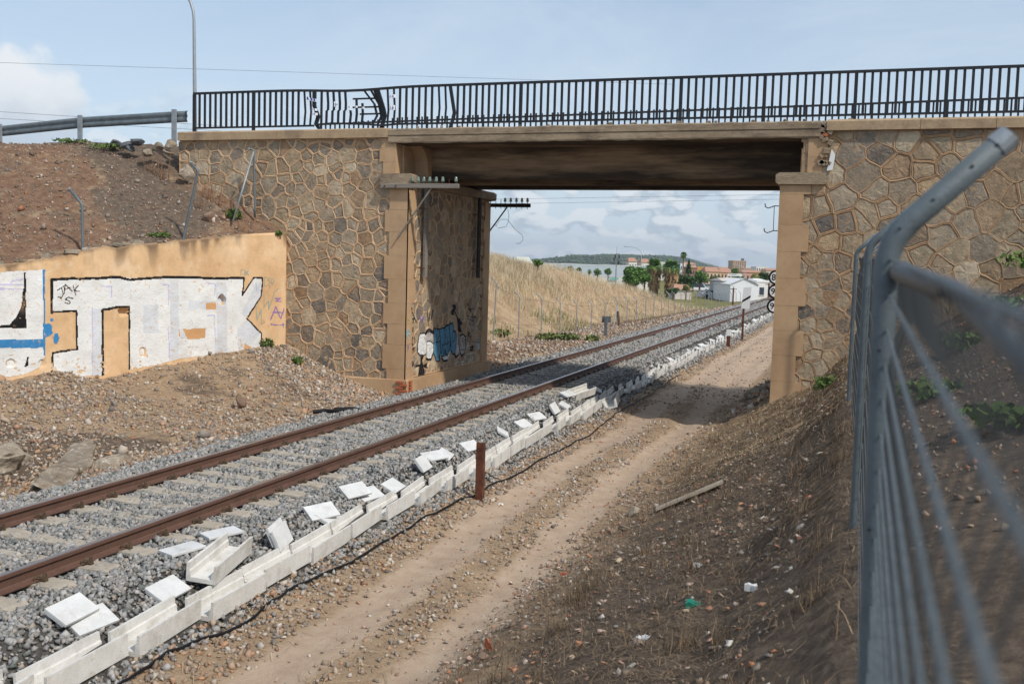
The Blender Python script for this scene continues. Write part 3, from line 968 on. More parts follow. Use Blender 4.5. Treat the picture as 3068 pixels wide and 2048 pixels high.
def bar(pts, w, d):
    m = MB(); v = []; f = []
    for p in pts:
        v += [(p[0] - w / 2, p[1] - d / 2, p[2]), (p[0] + w / 2, p[1] - d / 2, p[2]), (p[0] + w / 2, p[1] + d / 2, p[2]), (p[0] - w / 2, p[1] + d / 2, p[2])]
    for k in range(len(pts) - 1):
        for i in range(4):
            f.append((k * 4 + i, k * 4 + (i + 1) % 4, k * 4 + 4 + (i + 1) % 4, k * 4 + 4 + i))
    f += [(3, 2, 1, 0), tuple(len(pts) * 4 - 4 + i for i in range(4))]
    return m.add(v, f)


ZB = 6.325
br = MB().box((-16.7, YRN - .02, ZB), (-13.1, YRN + .02, ZB + .045))
br.build('bottom_rail', MT['rail_black'], rl)
br = bar([(0, 0, 0), (0, 0, 1)], 1, 1)
b2 = MB()
bp_ = [(-13.05, ZB + .02), (-12.6, ZB + .05), (-12.1, ZB + .03), (-11.6, ZB + .01), (-11.2, ZB - .03), (-10.8, ZB), (-9.35, ZB), (6, ZB)]
for (a_, za), (b_, zb) in zip(bp_[:-1], bp_[1:]):
    b2.prism([(a_, YRN - .02, za), (a_, YRN + .02, za), (a_, YRN + .02, za + .045), (a_, YRN - .02, za + .045)], (b_ - a_, 0, zb - za))
b2.build('bottom_rail', MT['rail_black'], rl)
for k, px in enumerate(POSTX):
    zb, zt = ZDECK + 0.015, ztop(px) - 0.054
    if abs(px + 13.06) < .01:
        p = [(px - .04, YRN, zt), (px - .05, YRN + .02, zt - .35), (px + .02, YRN + .10, zt - .60), (px - .02, YRN + .06, zt - .80), (px + .13, YRN + .02, zb)]
    elif abs(px + 11.23) < .01:
        p = [(px - .10, YRN, zt), (px + .02, YRN + .10, zt - .45), (px + .05, YRN + .12, zt - .62), (px - .01, YRN + .05, zb)]
    elif abs(px + 9.35) < .01:
        p = [(px - .04, YRN, zt), (px + .06, YRN + .05, zt - .62), (px + .04, YRN + .04, zt - .75), (px - .02, YRN, zb)]
    else:
        p = [(px, YRN, zt), (px, YRN, zb)]
    bar(p, 0.09 if 1 < k < 4 else 0.072, 0.06).build('post', MT['rail_black'], rl)
    if abs(px + 11.23) < .01:
        bar([(px - .20, YRN + .01, zt), (px - .03, YRN + .14, zt - .5), (px - .03, YRN + .16, zt - .75), (px + .03, YRN + .08, zb)], 0.06, 0.05).build('post', MT['rail_black'], rl)
base_bar = None
for k in range(len(POSTX) - 1):
    a_, b_ = POSTX[k], POSTX[k + 1]
    for j in range(1, 11):
        px = a_ + (b_ - a_) * j / 11
        zt = ztop(px) - 0.054
        if k == 2 and j > 1:                      # the torn bay
            if j in (6, 7, 8):
                p = [(px - .03, YRN + .03, zt - (.46, .20, .30)[j - 6]), (px - .02, YRN + .04, zt - .55), (px - .035, YRN + .02, ZB + .04)]
            elif j == 9:
                p = [(px - .14, YRN, zt), (px + .10, YRN + .10, zt - .32), (px + .16, YRN + .14, zt - .60), (px + .06, YRN + .10, zt - .82)]
            elif j == 10:
                p = [(px - .12, YRN, zt), (px + .06, YRN + .10, zt - .34), (px + .10, YRN + .16, zt - .62), (px + .02, YRN + .12, zt - .84)]
            else:
                p = [(px, YRN, zt), (px + .012, YRN + .02, zt - .28), (px + .004, YRN + .03, zt - .44), (px - .028, YRN + .02, zt - .47), (px - .03, YRN + .01, ZB + .04)]
            bar(p, 0.054, 0.034).build('baluster', MT['rail_black'], rl)
        elif k in (1, 3) and (j > 8 or k == 3 and j < 3):
            bar([(px, YRN, zt), (px + .02, YRN + .03, zt - .5), (px + .01, YRN, ZB + .045)], 0.045, 0.03).build('baluster', MT['rail_black'], rl)
        else:
            if base_bar is None:
                base_bar = bar([(0, 0, 0), (0, 0, 1)], 0.054, 0.034).mesh('baluster')
                base_bar.materials.append(MT['rail_black'])
            o = bpy.data.objects.new('baluster', base_bar); COL.objects.link(o); o.parent = rl
            o.location = (px + 6, 0, ZB + 0.043 - ORG[rl][2]); o.scale = (1, 1, zt - ZB - 0.042)
# torn cross pieces pushed through the bars
for z0, x0, x1 in ((6.98, -12.05, -11.35), (6.77, -12.05, -11.35), (6.60, -11.85, -11.3)):
    bar([(x0, YRN + .07, z0), (x1, YRN + .14, z0 + .01)], 0.0, 0.0)
    MB().prism([(x0, YRN + .06, z0), (x0, YRN + .09, z0), (x0, YRN + .09, z0 + .04), (x0, YRN + .06, z0 + .04)], (x1 - x0, .06, .01)).build('torn_bar', MT['rail_black'], rl)

rf = thing('bridge_railing', (-6, YB - 0.1, ZDECK), 'black metal railing on the far edge of the bridge, seen through the near one', 'railing')
YRF = YB - 0.08


def zfar(x):
    return 7.40 + 0.0075 * (x + 13.4) - 0.06 * max(0, -13.4 - x)


MB().prism([(-16.2, YRF - .03, zfar(-16.2)), (-16.2, YRF + .03, zfar(-16.2)), (-16.2, YRF + .03, zfar(-16.2) + .05), (-16.2, YRF - .03, zfar(-16.2) + .05)], (22.2, 0, zfar(6) - zfar(-16.2))).build('top_rail', MT['rail_black'], rf)
MB().box((-16.2, YRF - .02, 6.42), (6, YRF + .02, 6.46)).build('bottom_rail', MT['rail_black'], rf)
px = -16.15
k = 0
bm_f = bar([(0, 0, 0), (0, 0, 1)], 0.045, 0.03).mesh('baluster'); bm_f.materials.append(MT['rail_black'])
while px < 6:
    o = bpy.data.objects.new('post' if k % 11 == 0 else 'baluster', bm_f); COL.objects.link(o); o.parent = rf
    z0 = (ZDECK + 0.012) if k % 11 == 0 else 6.458
    o.location = (px + 6, 0.02, z0 - ZDECK); o.scale = (1.5 if k % 11 == 0 else 1, 1.5 if k % 11 == 0 else 1, zfar(px) - z0)
    px += 0.166; k += 1

# police tape remains
tx = [(-13.3, 6.99, .28, .075, 12), (-13.15, 6.72, .16, .06, 5), (-13.15, 6.60, .17, .06, 0), (-12.52, 6.80, .10, .13, 3), (-12.12, 6.76, .08, .05, 0), (-11.94, 6.76, .08, .05, 0), (-11.74, 6.73, .07, .05, 0), (-10.98, 6.97, .16, .08, -4), (-10.96, 6.68, .13, .12, 0)]
wh = ['tied across two bars left of the tear', 'wrapped low on a bent bar left of the tear', 'scrap lowest on the bent bar left of the tear', 'largest piece inside the torn bay',
      'small scrap second along the torn bay', 'small scrap third along the torn bay', 'small scrap last along the torn bay', 'wrapped high right of the torn bay', 'bunched low right of the torn bay']
for (x0, z0, w, h, rot), wd in zip(tx, wh):
    t = thing('barrier_tape', (x0, YRN - 0.04, z0), 'white and blue plastic barrier tape ' + wd, 'tape', 'barrier tape on the railing')
    n = 6; v = []; f = []
    for i in range(n + 1):
        xx = x0 + w * i / n; zz = z0 + math.tan(math.radians(-rot)) * (xx - x0)
        yy = YRN - 0.045 - 0.012 * math.sin(i * 1.9)
        v += [(xx, yy, zz), (xx, yy, zz + h), (xx, yy + 0.004, zz), (xx, yy + 0.004, zz + h)]
    for i in range(n):
        a = i * 4; f += [(a, a + 4, a + 5, a + 1), (a + 3, a + 7, a + 6, a + 2), (a + 1, a + 5, a + 7, a + 3), (a, a + 2, a + 6, a + 4)]
    strip = MB().add(v, f).build('strip', MT['tape_white'], t)
    st = MB()
    if w > .2:
        for i in range(3):
            xa = x0 + 0.01 + i * 0.095; zz = z0 + math.tan(math.radians(-rot)) * (xa - x0)
            st.add([(xa + .03, YRN - .062, zz), (xa + .07, YRN - .062, zz), (xa + .04, YRN - .062, zz + h), (xa, YRN - .062, zz + h)], [(0, 1, 2, 3)])
        st.build('stripe', MT['tape_blue'], strip)
    else:
        cu = bpy.data.curves.new('lettering', 'FONT'); cu.body = 'CIA' if w > .09 else 'IA'; cu.size = min(h, .075) * 0.95; cu.extrude = 0.001
        tmp = bpy.data.objects.new('tmp', cu); COL.objects.link(tmp)
        me = bpy.data.meshes.new_from_object(tmp.evaluated_get(bpy.context.evaluated_depsgraph_get())); bpy.data.objects.remove(tmp)
        o = link('lettering', me, MT['tape_blue'], strip); o.location = (0.012, -0.024, h * 0.25); o.rotation_euler = (math.pi / 2, 0, 0)

# ------------------------------------------------------------------ plaster retaining wall with graffiti
pw = thing('retaining_wall', (-15.5, 18.5, 0.2), 'ochre plastered retaining wall covered with big white block-letter graffiti', 'wall')


def wall_sz(u, v):
    r = ray(u, v); n3 = WN
    t = (WA @ n3) / (r[:2] @ n3); q = r * t
    return float((q[:2] - WA) @ WD), float(q[2] + EYE[2])


HOLES = [(wall_sz(835 / 2.24, 650 + 637 / 2.24), 0.13, 0.10), (wall_sz(1490 / 2.24, 650 + 555 / 2.24), 0.10, 0.13), (wall_sz(690 / 2.24, 650 + 985 / 2.24), 0.06, 0.08),
         (wall_sz(70 / 2.24, 650 + 980 / 2.24), 0.10, 0.10), (wall_sz(285 / 2.24, 650 + 985 / 2.24), 0.07, 0.10), (wall_sz(960 / 2.24, 650 + 910 / 2.24), 0.08, 0.12)]


def wall_depth(s, z):
    d = 0.030 * fbm(s, z, 0.9, 2, 4) + 0.010 * fbm(s, z, 5, 3, 8)
    for (hs, hz), ra, rb in HOLES:
        q = ((s - hs) / ra) ** 2 + ((z - hz) / rb) ** 2 + 0.9 * fbm(s, z, 9, 2, 3)
        d = d - (0.13 if ra > 0.09 and hs < 6 and hz > 1.4 else 0.035) * (1 - sstep(q, 0.75, 1.05))
    return d


def wall_p(s, z, off=0.0):
    d = wall_depth(s, z) + off
    return np.stack([WA[0] + WD[0] * s + WN[0] * d, WA[1] + WD[1] * s + WN[1] * d, z], -1)


gs = np.arange(0.03, 12.0, 0.04)
tz = np.linspace(0, 1, 84)
SG, TG = np.meshgrid(gs, tz)
top_z = np.interp(SG, ZTOP_S, ZTOP_Z) + 0.05 * fbm(SG, SG * 0, 2.2, 3, 6) * sstep(SG, 1.2, 2.5) + 0.04 * fbm(SG, SG * 0, 9, 2) * sstep(SG, 4, 5)
ZG = -0.35 + (top_z + 0.35) * TG
V = wall_p(SG, ZG).reshape(-1, 3)
nx = len(gs); i = np.arange((len(tz) - 1) * (nx - 1)); r = i // (nx - 1); c = i % (nx - 1); a = r * nx + c
F = np.stack([a, a + 1, a + nx + 1, a + nx], -1)
tv = V.reshape(len(tz), nx, 3)[-1]; bv = tv.copy(); bv[:, 0] -= WN[0] * 0.42; bv[:, 1] -= WN[1] * 0.42; bv[:, 2] += 0.03
n0 = len(V); V = np.concatenate([V, bv]); k = np.arange(nx - 1)
F = np.concatenate([F, np.stack([n0 - nx + k, n0 - nx + k + 1, n0 + k + 1, n0 + k], -1)])
e0 = V.reshape(-1, 3)[np.arange(len(tz)) * nx]; e1 = e0.copy(); e1[:, 0] -= WN[0] * 0.42; e1[:, 1] -= WN[1] * 0.42
n1 = len(V); V = np.concatenate([V, e1]); k = np.arange(len(tz) - 1)
F = np.concatenate([F, np.stack([k * nx, (k + 1) * nx, n1 + k + 1, n1 + k], -1)])
me = fast_mesh('plaster_face', V - ORG[pw], F, True)
dtop = (top_z - ZG); n_s = fbm(SG, SG * 0, 3.2, 3, 12) + 0.5 * fbm(SG, ZG * 0.25, 9, 2, 14)
st_ = np.clip((n_s + 0.08) * 2.6, 0, 1) * np.clip(1 - dtop / (0.18 + 0.5 * np.clip(n_s + 0.2, 0, 1)), 0, 1) + 0.75 * np.clip(1 - dtop / 0.06, 0, 1) * sstep(SG, 0.8, 1.6)
sv = np.zeros(len(V)); sv[:st_.size] = np.clip(st_, 0, 0.85).ravel(); set_attr(me, 'streak', sv)
o = link('plaster_face', me, MT['plaster'], pw)


# flat paint, rastered finely onto the wall surface
def in_poly(px, py, poly):
    inside = np.zeros(px.shape, bool); n = len(poly)
    for i in range(n):
        x1, y1 = poly[i]; x2, y2 = poly[(i + 1) % n]
        if y1 == y2:
            continue
        c = ((y1 > py) != (y2 > py)) & (px < (x2 - x1) * (py - y1) / (y2 - y1) + x1)
        inside ^= c
    return inside


def near_line(px, py, pts, w):
    m = np.zeros(px.shape, bool)
    for (x1, y1), (x2, y2) in zip(pts[:-1], pts[1:]):
        dx, dy = x2 - x1, y2 - y1; L2 = dx * dx + dy * dy + 1e-9
        t = np.clip(((px - x1) * dx + (py - y1) * dy) / L2, 0, 1)
        m |= (px - x1 - t * dx) ** 2 + (py - y1 - t * dy) ** 2 < w * w
    return m


def paint_mesh(name, A, B, layers, conv, place, parent, mat_, drop=0.0):
    """A, B: cell centre grids; layers: (kind, points, colour, width)."""
    col = np.zeros(A.shape + (3,)); on = np.zeros(A.shape, bool)
    wob_a = A + 0.018 * fbm(A, B, 5, 2, 1); wob_b = B + 0.018 * fbm(A, B, 5, 2, 7)
    for kind, pts, c, w in layers:
        P = [conv(*p) for p in pts]
        if kind == 'p':
            m = in_poly(wob_a, wob_b, P)
        elif kind == 'c':
            m = in_poly(wob_a, wob_b, P); on &= ~m; continue
        else:
            m = near_line(wob_a, wob_b, P, w)
        col[m] = c; on |= m
    if drop:
        on &= (fbm(A, B, 14, 3, 2) < 0.62 - drop * sstep(B, 1.2, 0.3))
    da = (A[0, 1] - A[0, 0]) / 2; db = (B[1, 0] - B[0, 0]) / 2
    a, b = A[on], B[on]; cc = col[on]
    V = np.stack([place(a - da, b - db), place(a + da, b - db), place(a + da, b + db), place(a - da, b + db)], 1).reshape(-1, 3)
    F = np.arange(len(V)).reshape(-1, 4)
    me = fast_mesh(name, V - ORG[parent], F, True)
    at = me.color_attributes.new('paint', 'FLOAT_COLOR', 'CORNER')
    at.data.foreach_set('color', np.concatenate([np.repeat(cc, 4, 0), np.ones((len(cc) * 4, 1))], 1).astype(np.float32).ravel())
    return link(name, me, mat_, parent)


WHT, BLK, BLU, LIL, GRY, ORA, TEAL, PUR = S(224, 224, 221), S(30, 29, 30), S(60, 130, 182), S(194, 190, 218), S(208, 211, 214), S(206, 158, 110), S(150, 164, 150), S(140, 112, 178)
cv3 = lambda x, y: wall_sz(x / 2.24, 650 + y / 2.24)
lay = [
    ('p', [(-160, 372), (140, 362), (285, 352), (300, 700), (300, 930), (270, 1010), (150, 1060), (-160, 1100)], WHT, 0),
    ('p', [(160, 372), (172, 372), (175, 748), (60, 742), (-60, 744), (-60, 730), (60, 722), (110, 670), (140, 600), (154, 500)], BLK, 0),
    ('p', [(285, 350), (302, 350), (299, 560), (303, 930), (290, 930), (288, 600)], BLU, 0),
    ('p', [(300, 720), (325, 708), (347, 725), (350, 780), (325, 802), (303, 806)], BLU, 0),
    ('p', [(-160, 824), (300, 818), (300, 875), (-160, 884)], BLU, 0),
    ('p', [(340, 680), (352, 676), (360, 690), (352, 700), (340, 697)], BLU, 0), ('p', [(362, 785), (385, 780), (398, 810), (385, 850), (366, 852), (358, 820)], BLU, 0),
    ('p', [(178, 940), (190, 940), (190, 998), (164, 1008)], BLK, 0), ('p', [(294, 1040), (310, 1045), (306, 1085), (296, 1085)], BLU, 0),
    ('l', [(-60, 455), (150, 455)], LIL, .015), ('l', [(-60, 482), (150, 482)], LIL, .015), ('l', [(70, 442), (85, 428), (150, 420)], LIL, .015),
    ('p', [(355, 415), (800, 405), (1350, 410), (1630, 412), (1622, 525), (1700, 405), (1758, 408), (1752, 530), (1652, 682), (1750, 780), (1745, 868), (1640, 888), (1530, 908),
           (1200, 950), (1080, 985), (875, 1025), (870, 600), (690, 620), (690, 1060), (350, 1070), (355, 905), (515, 890), (510, 625), (355, 640)], WHT, 0),
    ('p', [(620, 615), (690, 618), (690, 1055), (625, 1060)], GRY, 0), ('p', [(1140, 440), (1198, 440), (1198, 945), (1140, 962)], GRY, 0),
    ('p', [(960, 590), (1062, 590), (1062, 780), (960, 780)], GRY, 0), ('p', [(1265, 560), (1445, 565), (1445, 618), (1265, 620)], GRY, 0),
    ('p', [(1450, 440), (1520, 440), (1525, 900), (1452, 910)], GRY, 0), ('p', [(1590, 745), (1655, 690), (1742, 778), (1700, 842), (1600, 900)], GRY, 0),
    ('p', [(1712, 455), (1752, 440), (1748, 528), (1655, 672), (1612, 650)], GRY, 0),
    ('p', [(1380, 575), (1448, 575), (1448, 620), (1380, 620)], ORA, 0), ('p', [(1200, 752), (1378, 744), (1372, 812), (1260, 822), (1200, 800)], ORA, 0),
    ('p', [(1200, 752), (1225, 752), (1262, 820), (1215, 815)], GRY, 0),
    ('p', [(1640, 850), (1690, 870), (1680, 885), (1640, 892)], ORA, 0),
    ('l', [(345, 640), (350, 418), (600, 412), (800, 403), (870, 420), (1070, 403), (1350, 408), (1440, 414), (1530, 410), (1635, 410)], BLK, .030),
    ('l', [(1635, 410), (1624, 525), (1700, 408), (1758, 408), (1752, 530), (1655, 682), (1750, 778), (1750, 862)], BLK, .019),
    ('l', [(345, 637), (515, 630), (515, 890), (420, 900), (355, 912), (350, 1065)], BLK, .022), ('l', [(690, 1055), (688, 620), (780, 605), (865, 602)], BLK, .026),
    ('l', [(868, 602), (870, 800), (868, 1020)], BLK, .018),
    ('l', [(685, 462), (750, 465), (745, 545)], LIL, .013), ('l', [(1080, 450), (1135, 452), (1130, 585)], LIL, .013), ('l', [(1380, 445), (1445, 450), (1440, 520)], LIL, .013),
    ('l', [(620, 610), (618, 1060)], LIL, .013), ('l', [(1130, 740), (1138, 950)], LIL, .013), ('l', [(1440, 740), (1448, 930)], LIL, .013), ('l', [(1390, 660), (1435, 658), (1435, 735)], LIL, .013), ('l', [(1715, 438), (1722, 500)], LIL, .013),
    ('l', [(384, 492), (438, 462)], BLK, .011), ('l', [(412, 478), (424, 520), (410, 546), (388, 536)], BLK, .011),
    ('l', [(430, 515), (440, 452), (482, 500)], BLK, .011), ('l', [(432, 490), (468, 476)], BLK, .011), ('l', [(488, 458), (506, 522)], BLK, .011), ('l', [(526, 458), (496, 494), (536, 502)], BLK, .011),
    ('l', [(486, 548), (455, 540), (438, 555), (470, 572), (462, 584), (434, 576)], BLK, .011),
    ('l', [(1815, 690), (1850, 600), (1868, 650), (1885, 680), (1905, 610)], PUR, .014), ('l', [(1830, 640), (1895, 640)], PUR, .014), ('l', [(1845, 545), (1880, 545), (1850, 562), (1885, 566)], PUR, .013),
    ('l', [(1815, 720), (1915, 725), (1895, 712)], PUR, .012), ('l', [(1915, 725), (1898, 738)], PUR, .012),
    ('l', [(1615, 355), (1615, 392)], TEAL, .007), ('l', [(1615, 357), (1632, 357)], TEAL, .007), ('l', [(1640, 355), (1640, 390)], TEAL, .007), ('l', [(1650, 355), (1650, 390)], TEAL, .007), ('l', [(1668, 355), (1652, 373), (1668, 390)], TEAL, .007),
    ('l', [(1790, 405), (1772, 405), (1772, 460), (1790, 460)], TEAL, .008), ('l', [(1812, 408), (1798, 420), (1812, 438), (1798, 455)], TEAL, .008), ('l', [(1826, 408), (1838, 430), (1826, 455), (1818, 430), (1826, 408)], TEAL, .008),
    ('l', [(1770, 520), (1770, 600), (1800, 560), (1800, 620), (1840, 500), (1865, 480)], TEAL, .010), ('l', [(1720, 600), (1722, 690), (1750, 620), (1752, 715), (1775, 700)], TEAL, .010)]
AG, BG = np.meshgrid(np.arange(0.1, 8.4, 0.016), np.arange(0.15, 2.75, 0.016))
MT['graffiti_wall'] = attr_mat('graffiti_wall', chip=[(3.0, 0.55, 0.80, 0.35), (9.0, 0.59, 0.65, 0.75), (34.0, 0.61, 0.67, 0.65)], chipcol=S(206, 168, 126), bump=0.6, bscale=30)
paint_mesh('graffiti', AG, BG, lay, cv3, lambda a, b: wall_p(a, b, 0.005), pw, MT['graffiti_wall'], 0.30)
# loose stones along the wall top
for k in range(46):
    s = R.uniform(3.6, 10) if k > 8 else R.uniform(0.4, 3.6)
    zt = float(np.interp(s, ZTOP_S, ZTOP_Z)); p = wall_p(np.array(s), np.array(zt + 0.03), -R.uniform(0.05, 0.36))
    sz = R.uniform(.10, .30) if s > 3.6 else R.uniform(.05, .12)
    MB().cbox(p, (sz, sz * R.uniform(.5, .9), sz * R.uniform(.3, .5)), Matrix.Rotation(R.uniform(0, 3), 4, 'Z') @ Matrix.Rotation(R.uniform(-.3, .3), 4, 'X')).build('coping_stone', MT['boulder'], pw)

# paint on the rough inner face of the left abutment, draped over its stones
bvs, bfs = [], []
for src in [moI] + [s for _, s in stI]:
    n = len(bvs); bvs += src.v; bfs += [tuple(i + n for i in f) for f in src.f]
qv = MB().box((XL - .3, Y0 - .06, -.9), (XL + 0.046, Y0 + 0.44, 4.87)).box((XL - .3, YB - 0.48, -.9), (XL + 0.046, YB + .03, 4.87))
n = len(bvs); bvs += qv.v; bfs += [tuple(i + n for i in f) for f in qv.f]
BV = BVHTree.FromPolygons([Vector(v) for v in bvs], bfs)


def drape(a, b):
    out = np.empty((len(a), 3))
    for i in range(len(a)):
        h = BV.ray_cast(Vector((XL + 1, a[i], b[i])), Vector((-1, 0, 0)))
        out[i] = ((h[0].x if h[0] is not None else XL) + 0.006, a[i], b[i])
    return out


cvI = lambda x, y: tuple(at_x(1180 + x / 4.75, 850 + y / 4.75, XL + 0.03)[1:])
CY_, BLD, LGY = S(88, 138, 164), S(28, 30, 34), S(186, 178, 174)
lay = [
    ('p', [(370, 715), (435, 700), (465, 730), (482, 820), (476, 900), (470, 985), (440, 1012), (370, 1015), (344, 980), (340, 860)], WHT, 0),
    ('l', [(370, 715), (435, 698), (467, 730), (484, 820), (478, 900), (470, 985), (440, 1014), (370, 1018), (342, 980), (338, 860), (370, 715)], BLD, .018),
    ('p', [(458, 690), (500, 662), (556, 690), (570, 800), (565, 980), (530, 1075), (470, 1065), (455, 900)], LGY, 0),
    ('p', [(480, 830), (520, 815), (562, 850), (562, 980), (530, 1068), (475, 1060)], WHT, 0),
    ('l', [(455, 700), (500, 660), (560, 690)], BLD, .05), ('l', [(480, 830), (520, 808), (560, 850)], BLD, .02), ('l', [(470, 1070), (530, 1080), (566, 990)], BLD, .03),
    ('p', [(575, 640), (655, 645), (720, 620), (760, 590), (845, 555), (850, 660), (890, 680), (897, 900), (880, 990), (850, 1005), (815, 960), (790, 1000), (750, 1030), (700, 1040), (668, 1000), (655, 1090), (610, 1100), (575, 1000)], CY_, 0),
    ('p', [(690, 1045), (760, 1030), (800, 960), (800, 1020), (760, 1080), (720, 1095), (690, 1070)], WHT, 0),
    ('l', [(575, 640), (655, 645), (720, 620), (760, 590), (845, 555)], BLD, .02), ('l', [(575, 640), (570, 980), (610, 1105), (655, 1090), (668, 960)], BLD, .02),
    ('l', [(655, 645), (665, 780), (670, 900), (680, 1020), (710, 1040), (730, 960)], BLD, .018), ('l', [(725, 620), (735, 760), (730, 880), (740, 1000), (770, 1020), (800, 900), (800, 720)], BLD, .018),
    ('l', [(790, 590), (800, 720), (815, 950), (850, 1006), (885, 980), (898, 800), (890, 680), (850, 660), (845, 555)], BLD, .018), ('l', [(590, 830), (640, 830), (670, 800)], BLD, .014), ('l', [(690, 870), (760, 860), (800, 820)], BLD, .014),
    ('l', [(830, 720), (850, 670), (880, 700), (870, 800), (830, 830), (830, 720)], BLD, .014), ('l', [(610, 720), (620, 790), (650, 740)], BLD, .012), ('l', [(760, 760), (770, 840)], BLD, .016), ('l', [(700, 900), (705, 980)], BLD, .02),
    ('l', [(690, 1060), (720, 1100), (765, 1085)], BLD, .03),
    ('p', [(948, 740), (980, 715), (1020, 740), (1022, 900), (1010, 980), (975, 1005), (945, 960), (960, 860)], LGY, 0), ('p', [(902, 740), (928, 735), (935, 880), (925, 990), (890, 1040), (875, 1000), (895, 900)], LGY, 0),
    ('l', [(945, 745), (980, 712), (1018, 735), (1026, 900), (1010, 990), (965, 1025), (940, 960), (930, 880), (915, 735)], BLD, .025), ('l', [(875, 1010), (890, 1045), (925, 1000)], BLD, .03), ('l', [(980, 770), (1005, 760), (1000, 930), (975, 950), (980, 770)], BLD, .013),
    ('p', [(830, 300), (880, 290), (890, 340), (860, 400), (865, 440), (820, 445), (815, 380), (850, 350)], BLD, 0), ('p', [(905, 480), (940, 490), (980, 560), (950, 600), (970, 690), (920, 680), (915, 580)], BLD, 0), ('l', [(870, 400), (890, 450), (920, 500)], BLD, .03),
    ('p', [(385, 1018), (425, 1018), (405, 1110), (430, 1150), (478, 1120), (480, 1200), (430, 1180), (440, 1260), (450, 1330), (400, 1300), (340, 1340), (370, 1180), (320, 1190), (320, 1150), (380, 1150)], BLD, 0),
    ('l', [(480, 400), (490, 540), (520, 400), (500, 600)], BLD, .016), ('l', [(550, 380), (530, 520), (570, 380)], BLD, .016),
    ('l', [(245, 330), (250, 400), (300, 470), (280, 555), (255, 500), (300, 480), (325, 560)], BLD, .014), ('p', [(255, 615), (290, 612), (285, 680), (258, 685)], BLD, 0),
    ('l', [(255, 760), (275, 800), (290, 750), (300, 790)], BLD, .016), ('l', [(250, 800), (255, 930), (290, 900), (280, 940)], BLD, .014),
    ('l', [(360, 490), (385, 460), (380, 540), (420, 470), (410, 540), (440, 450), (430, 500)], PUR, .014), ('l', [(250, 1100), (270, 1180), (290, 1100), (290, 1180)], S(70, 52, 70), .014),
    ('l', [(590, 400), (600, 470), (650, 380), (640, 470), (690, 440)], LGY, .009), ('l', [(580, 520), (600, 580), (640, 540), (630, 580)], LGY, .009), ('l', [(740, 440), (760, 520), (790, 400)], LGY, .009),
    ('l', [(1040, 300), (1070, 270), (1060, 320), (1110, 400), (1070, 360), (1160, 345)], BLD, .010), ('l', [(1040, 450), (1100, 470), (1180, 480), (1120, 430), (1130, 530), (1060, 490)], BLD, .010),
    ('l', [(1060, 760), (1060, 690), (1090, 700), (1065, 730), (1100, 760)], BLD, .014), ('l', [(1080, 910), (1130, 890), (1120, 950), (1090, 930)], BLD, .03), ('l', [(1040, 900), (1060, 830), (1080, 920)], WHT, .012),
    ('l', [(1080, 600), (1090, 640), (1110, 600), (1120, 640), (1140, 600)], LGY, .010), ('l', [(1020, 1000), (1160, 985)], WHT, .008), ('l', [(1060, 1060), (1070, 1120), (1090, 1040), (1100, 1130), (1130, 1030), (1120, 1150)], WHT, .010),
    ('l', [(870, 1150), (875, 1110), (890, 1150), (900, 1110), (925, 1110), (930, 1160)], WHT, .009), ('l', [(1000, 1100), (980, 1120), (990, 1150), (1010, 1130), (1000, 1090), (975, 1110), (985, 1170)], WHT, .009), ('l', [(1000, 1050), (1020, 1030), (1010, 1080)], WHT, .009),
    ('p', [(1190, 770), (1235, 765), (1230, 930), (1185, 935)], S(176, 176, 176), 0), ('l', [(1190, 790), (1230, 785)], BLD, .008), ('l', [(1190, 830), (1230, 825)], BLD, .008), ('l', [(1205, 775), (1210, 850)], BLD, .008),
    ('l', [(160, 640), (190, 700), (210, 640), (220, 710), (160, 720), (200, 790)], S(150, 190, 196), .014), ('l', [(160, 520), (200, 480), (190, 560), (215, 500)], S(196, 178, 110), .012), ('l', [(180, 860), (195, 930), (205, 850), (185, 950)], S(150, 120, 160), .010),
    ('l', [(160, 1120), (175, 1180), (200, 1150)], S(200, 190, 180), .010), ('l', [(170, 1260), (190, 1290), (180, 1330)], S(200, 190, 180), .010)]
AG, BG = np.meshgrid(np.arange(Y0 + 0.02, YB, 0.022), np.arange(0.06, 3.4, 0.018))
MT['graffiti_face'] = attr_mat('graffiti_face', chip=(9.0, 0.58, 0.68, 0.8), chipcol=S(150, 118, 88), bump=0.5, bscale=26)
paint_mesh('graffiti', AG, BG, lay, cvI, drape, ab, MT['graffiti_face'])
# ------------------------------------------------------------------ railway track
RX = (-9.0, -7.26)
prof = [(-.070, -.172), (.070, -.172), (.070, -.160), (.022, -.146), (.010, -.128), (.010, -.062), (.020, -.050), (.036, -.040), (.036, -.010), (.028, -.001), (-.028, -.001), (-.036, -.010), (-.036, -.040), (-.020, -.050), (-.010, -.062), (-.010, -.128), (-.022, -.146), (-.070, -.160)]
for xr, lb in zip(RX, ('rusty steel rail on the side of the stone pier', 'rusty steel rail on the side of the white troughs')):
    t = thing('rail', (xr, 3.0, -0.172), lb, 'rail', 'rails of the track')
    MB().prism([(xr + a_, 1.0, b_) for a_, b_ in prof], (0, 215, 0)).build('rail_body', MT['rail_rust'], t)
    MB().prism([(xr - .030, 1.0, -.002), (xr + .030, 1.0, -.002), (xr + .025, 1.0, .002), (xr - .025, 1.0, .002)], (0, 215, 0)).build('running_surface', MT['rail_top'], t)
sl = thing('sleeper', (0, 0, 0), 'pale concrete sleeper under the two rails, half buried in grey ballast', 'sleeper', 'sleepers of the track')
sm = MB()
secs = [(-1.30, .11, -.19), (-1.22, .13, -.172), (-.55, .13, -.174), (-.42, .11, -.19), (.42, .11, -.19), (.55, .13, -.174), (1.22, .13, -.172), (1.30, .11, -.19)]
v = []
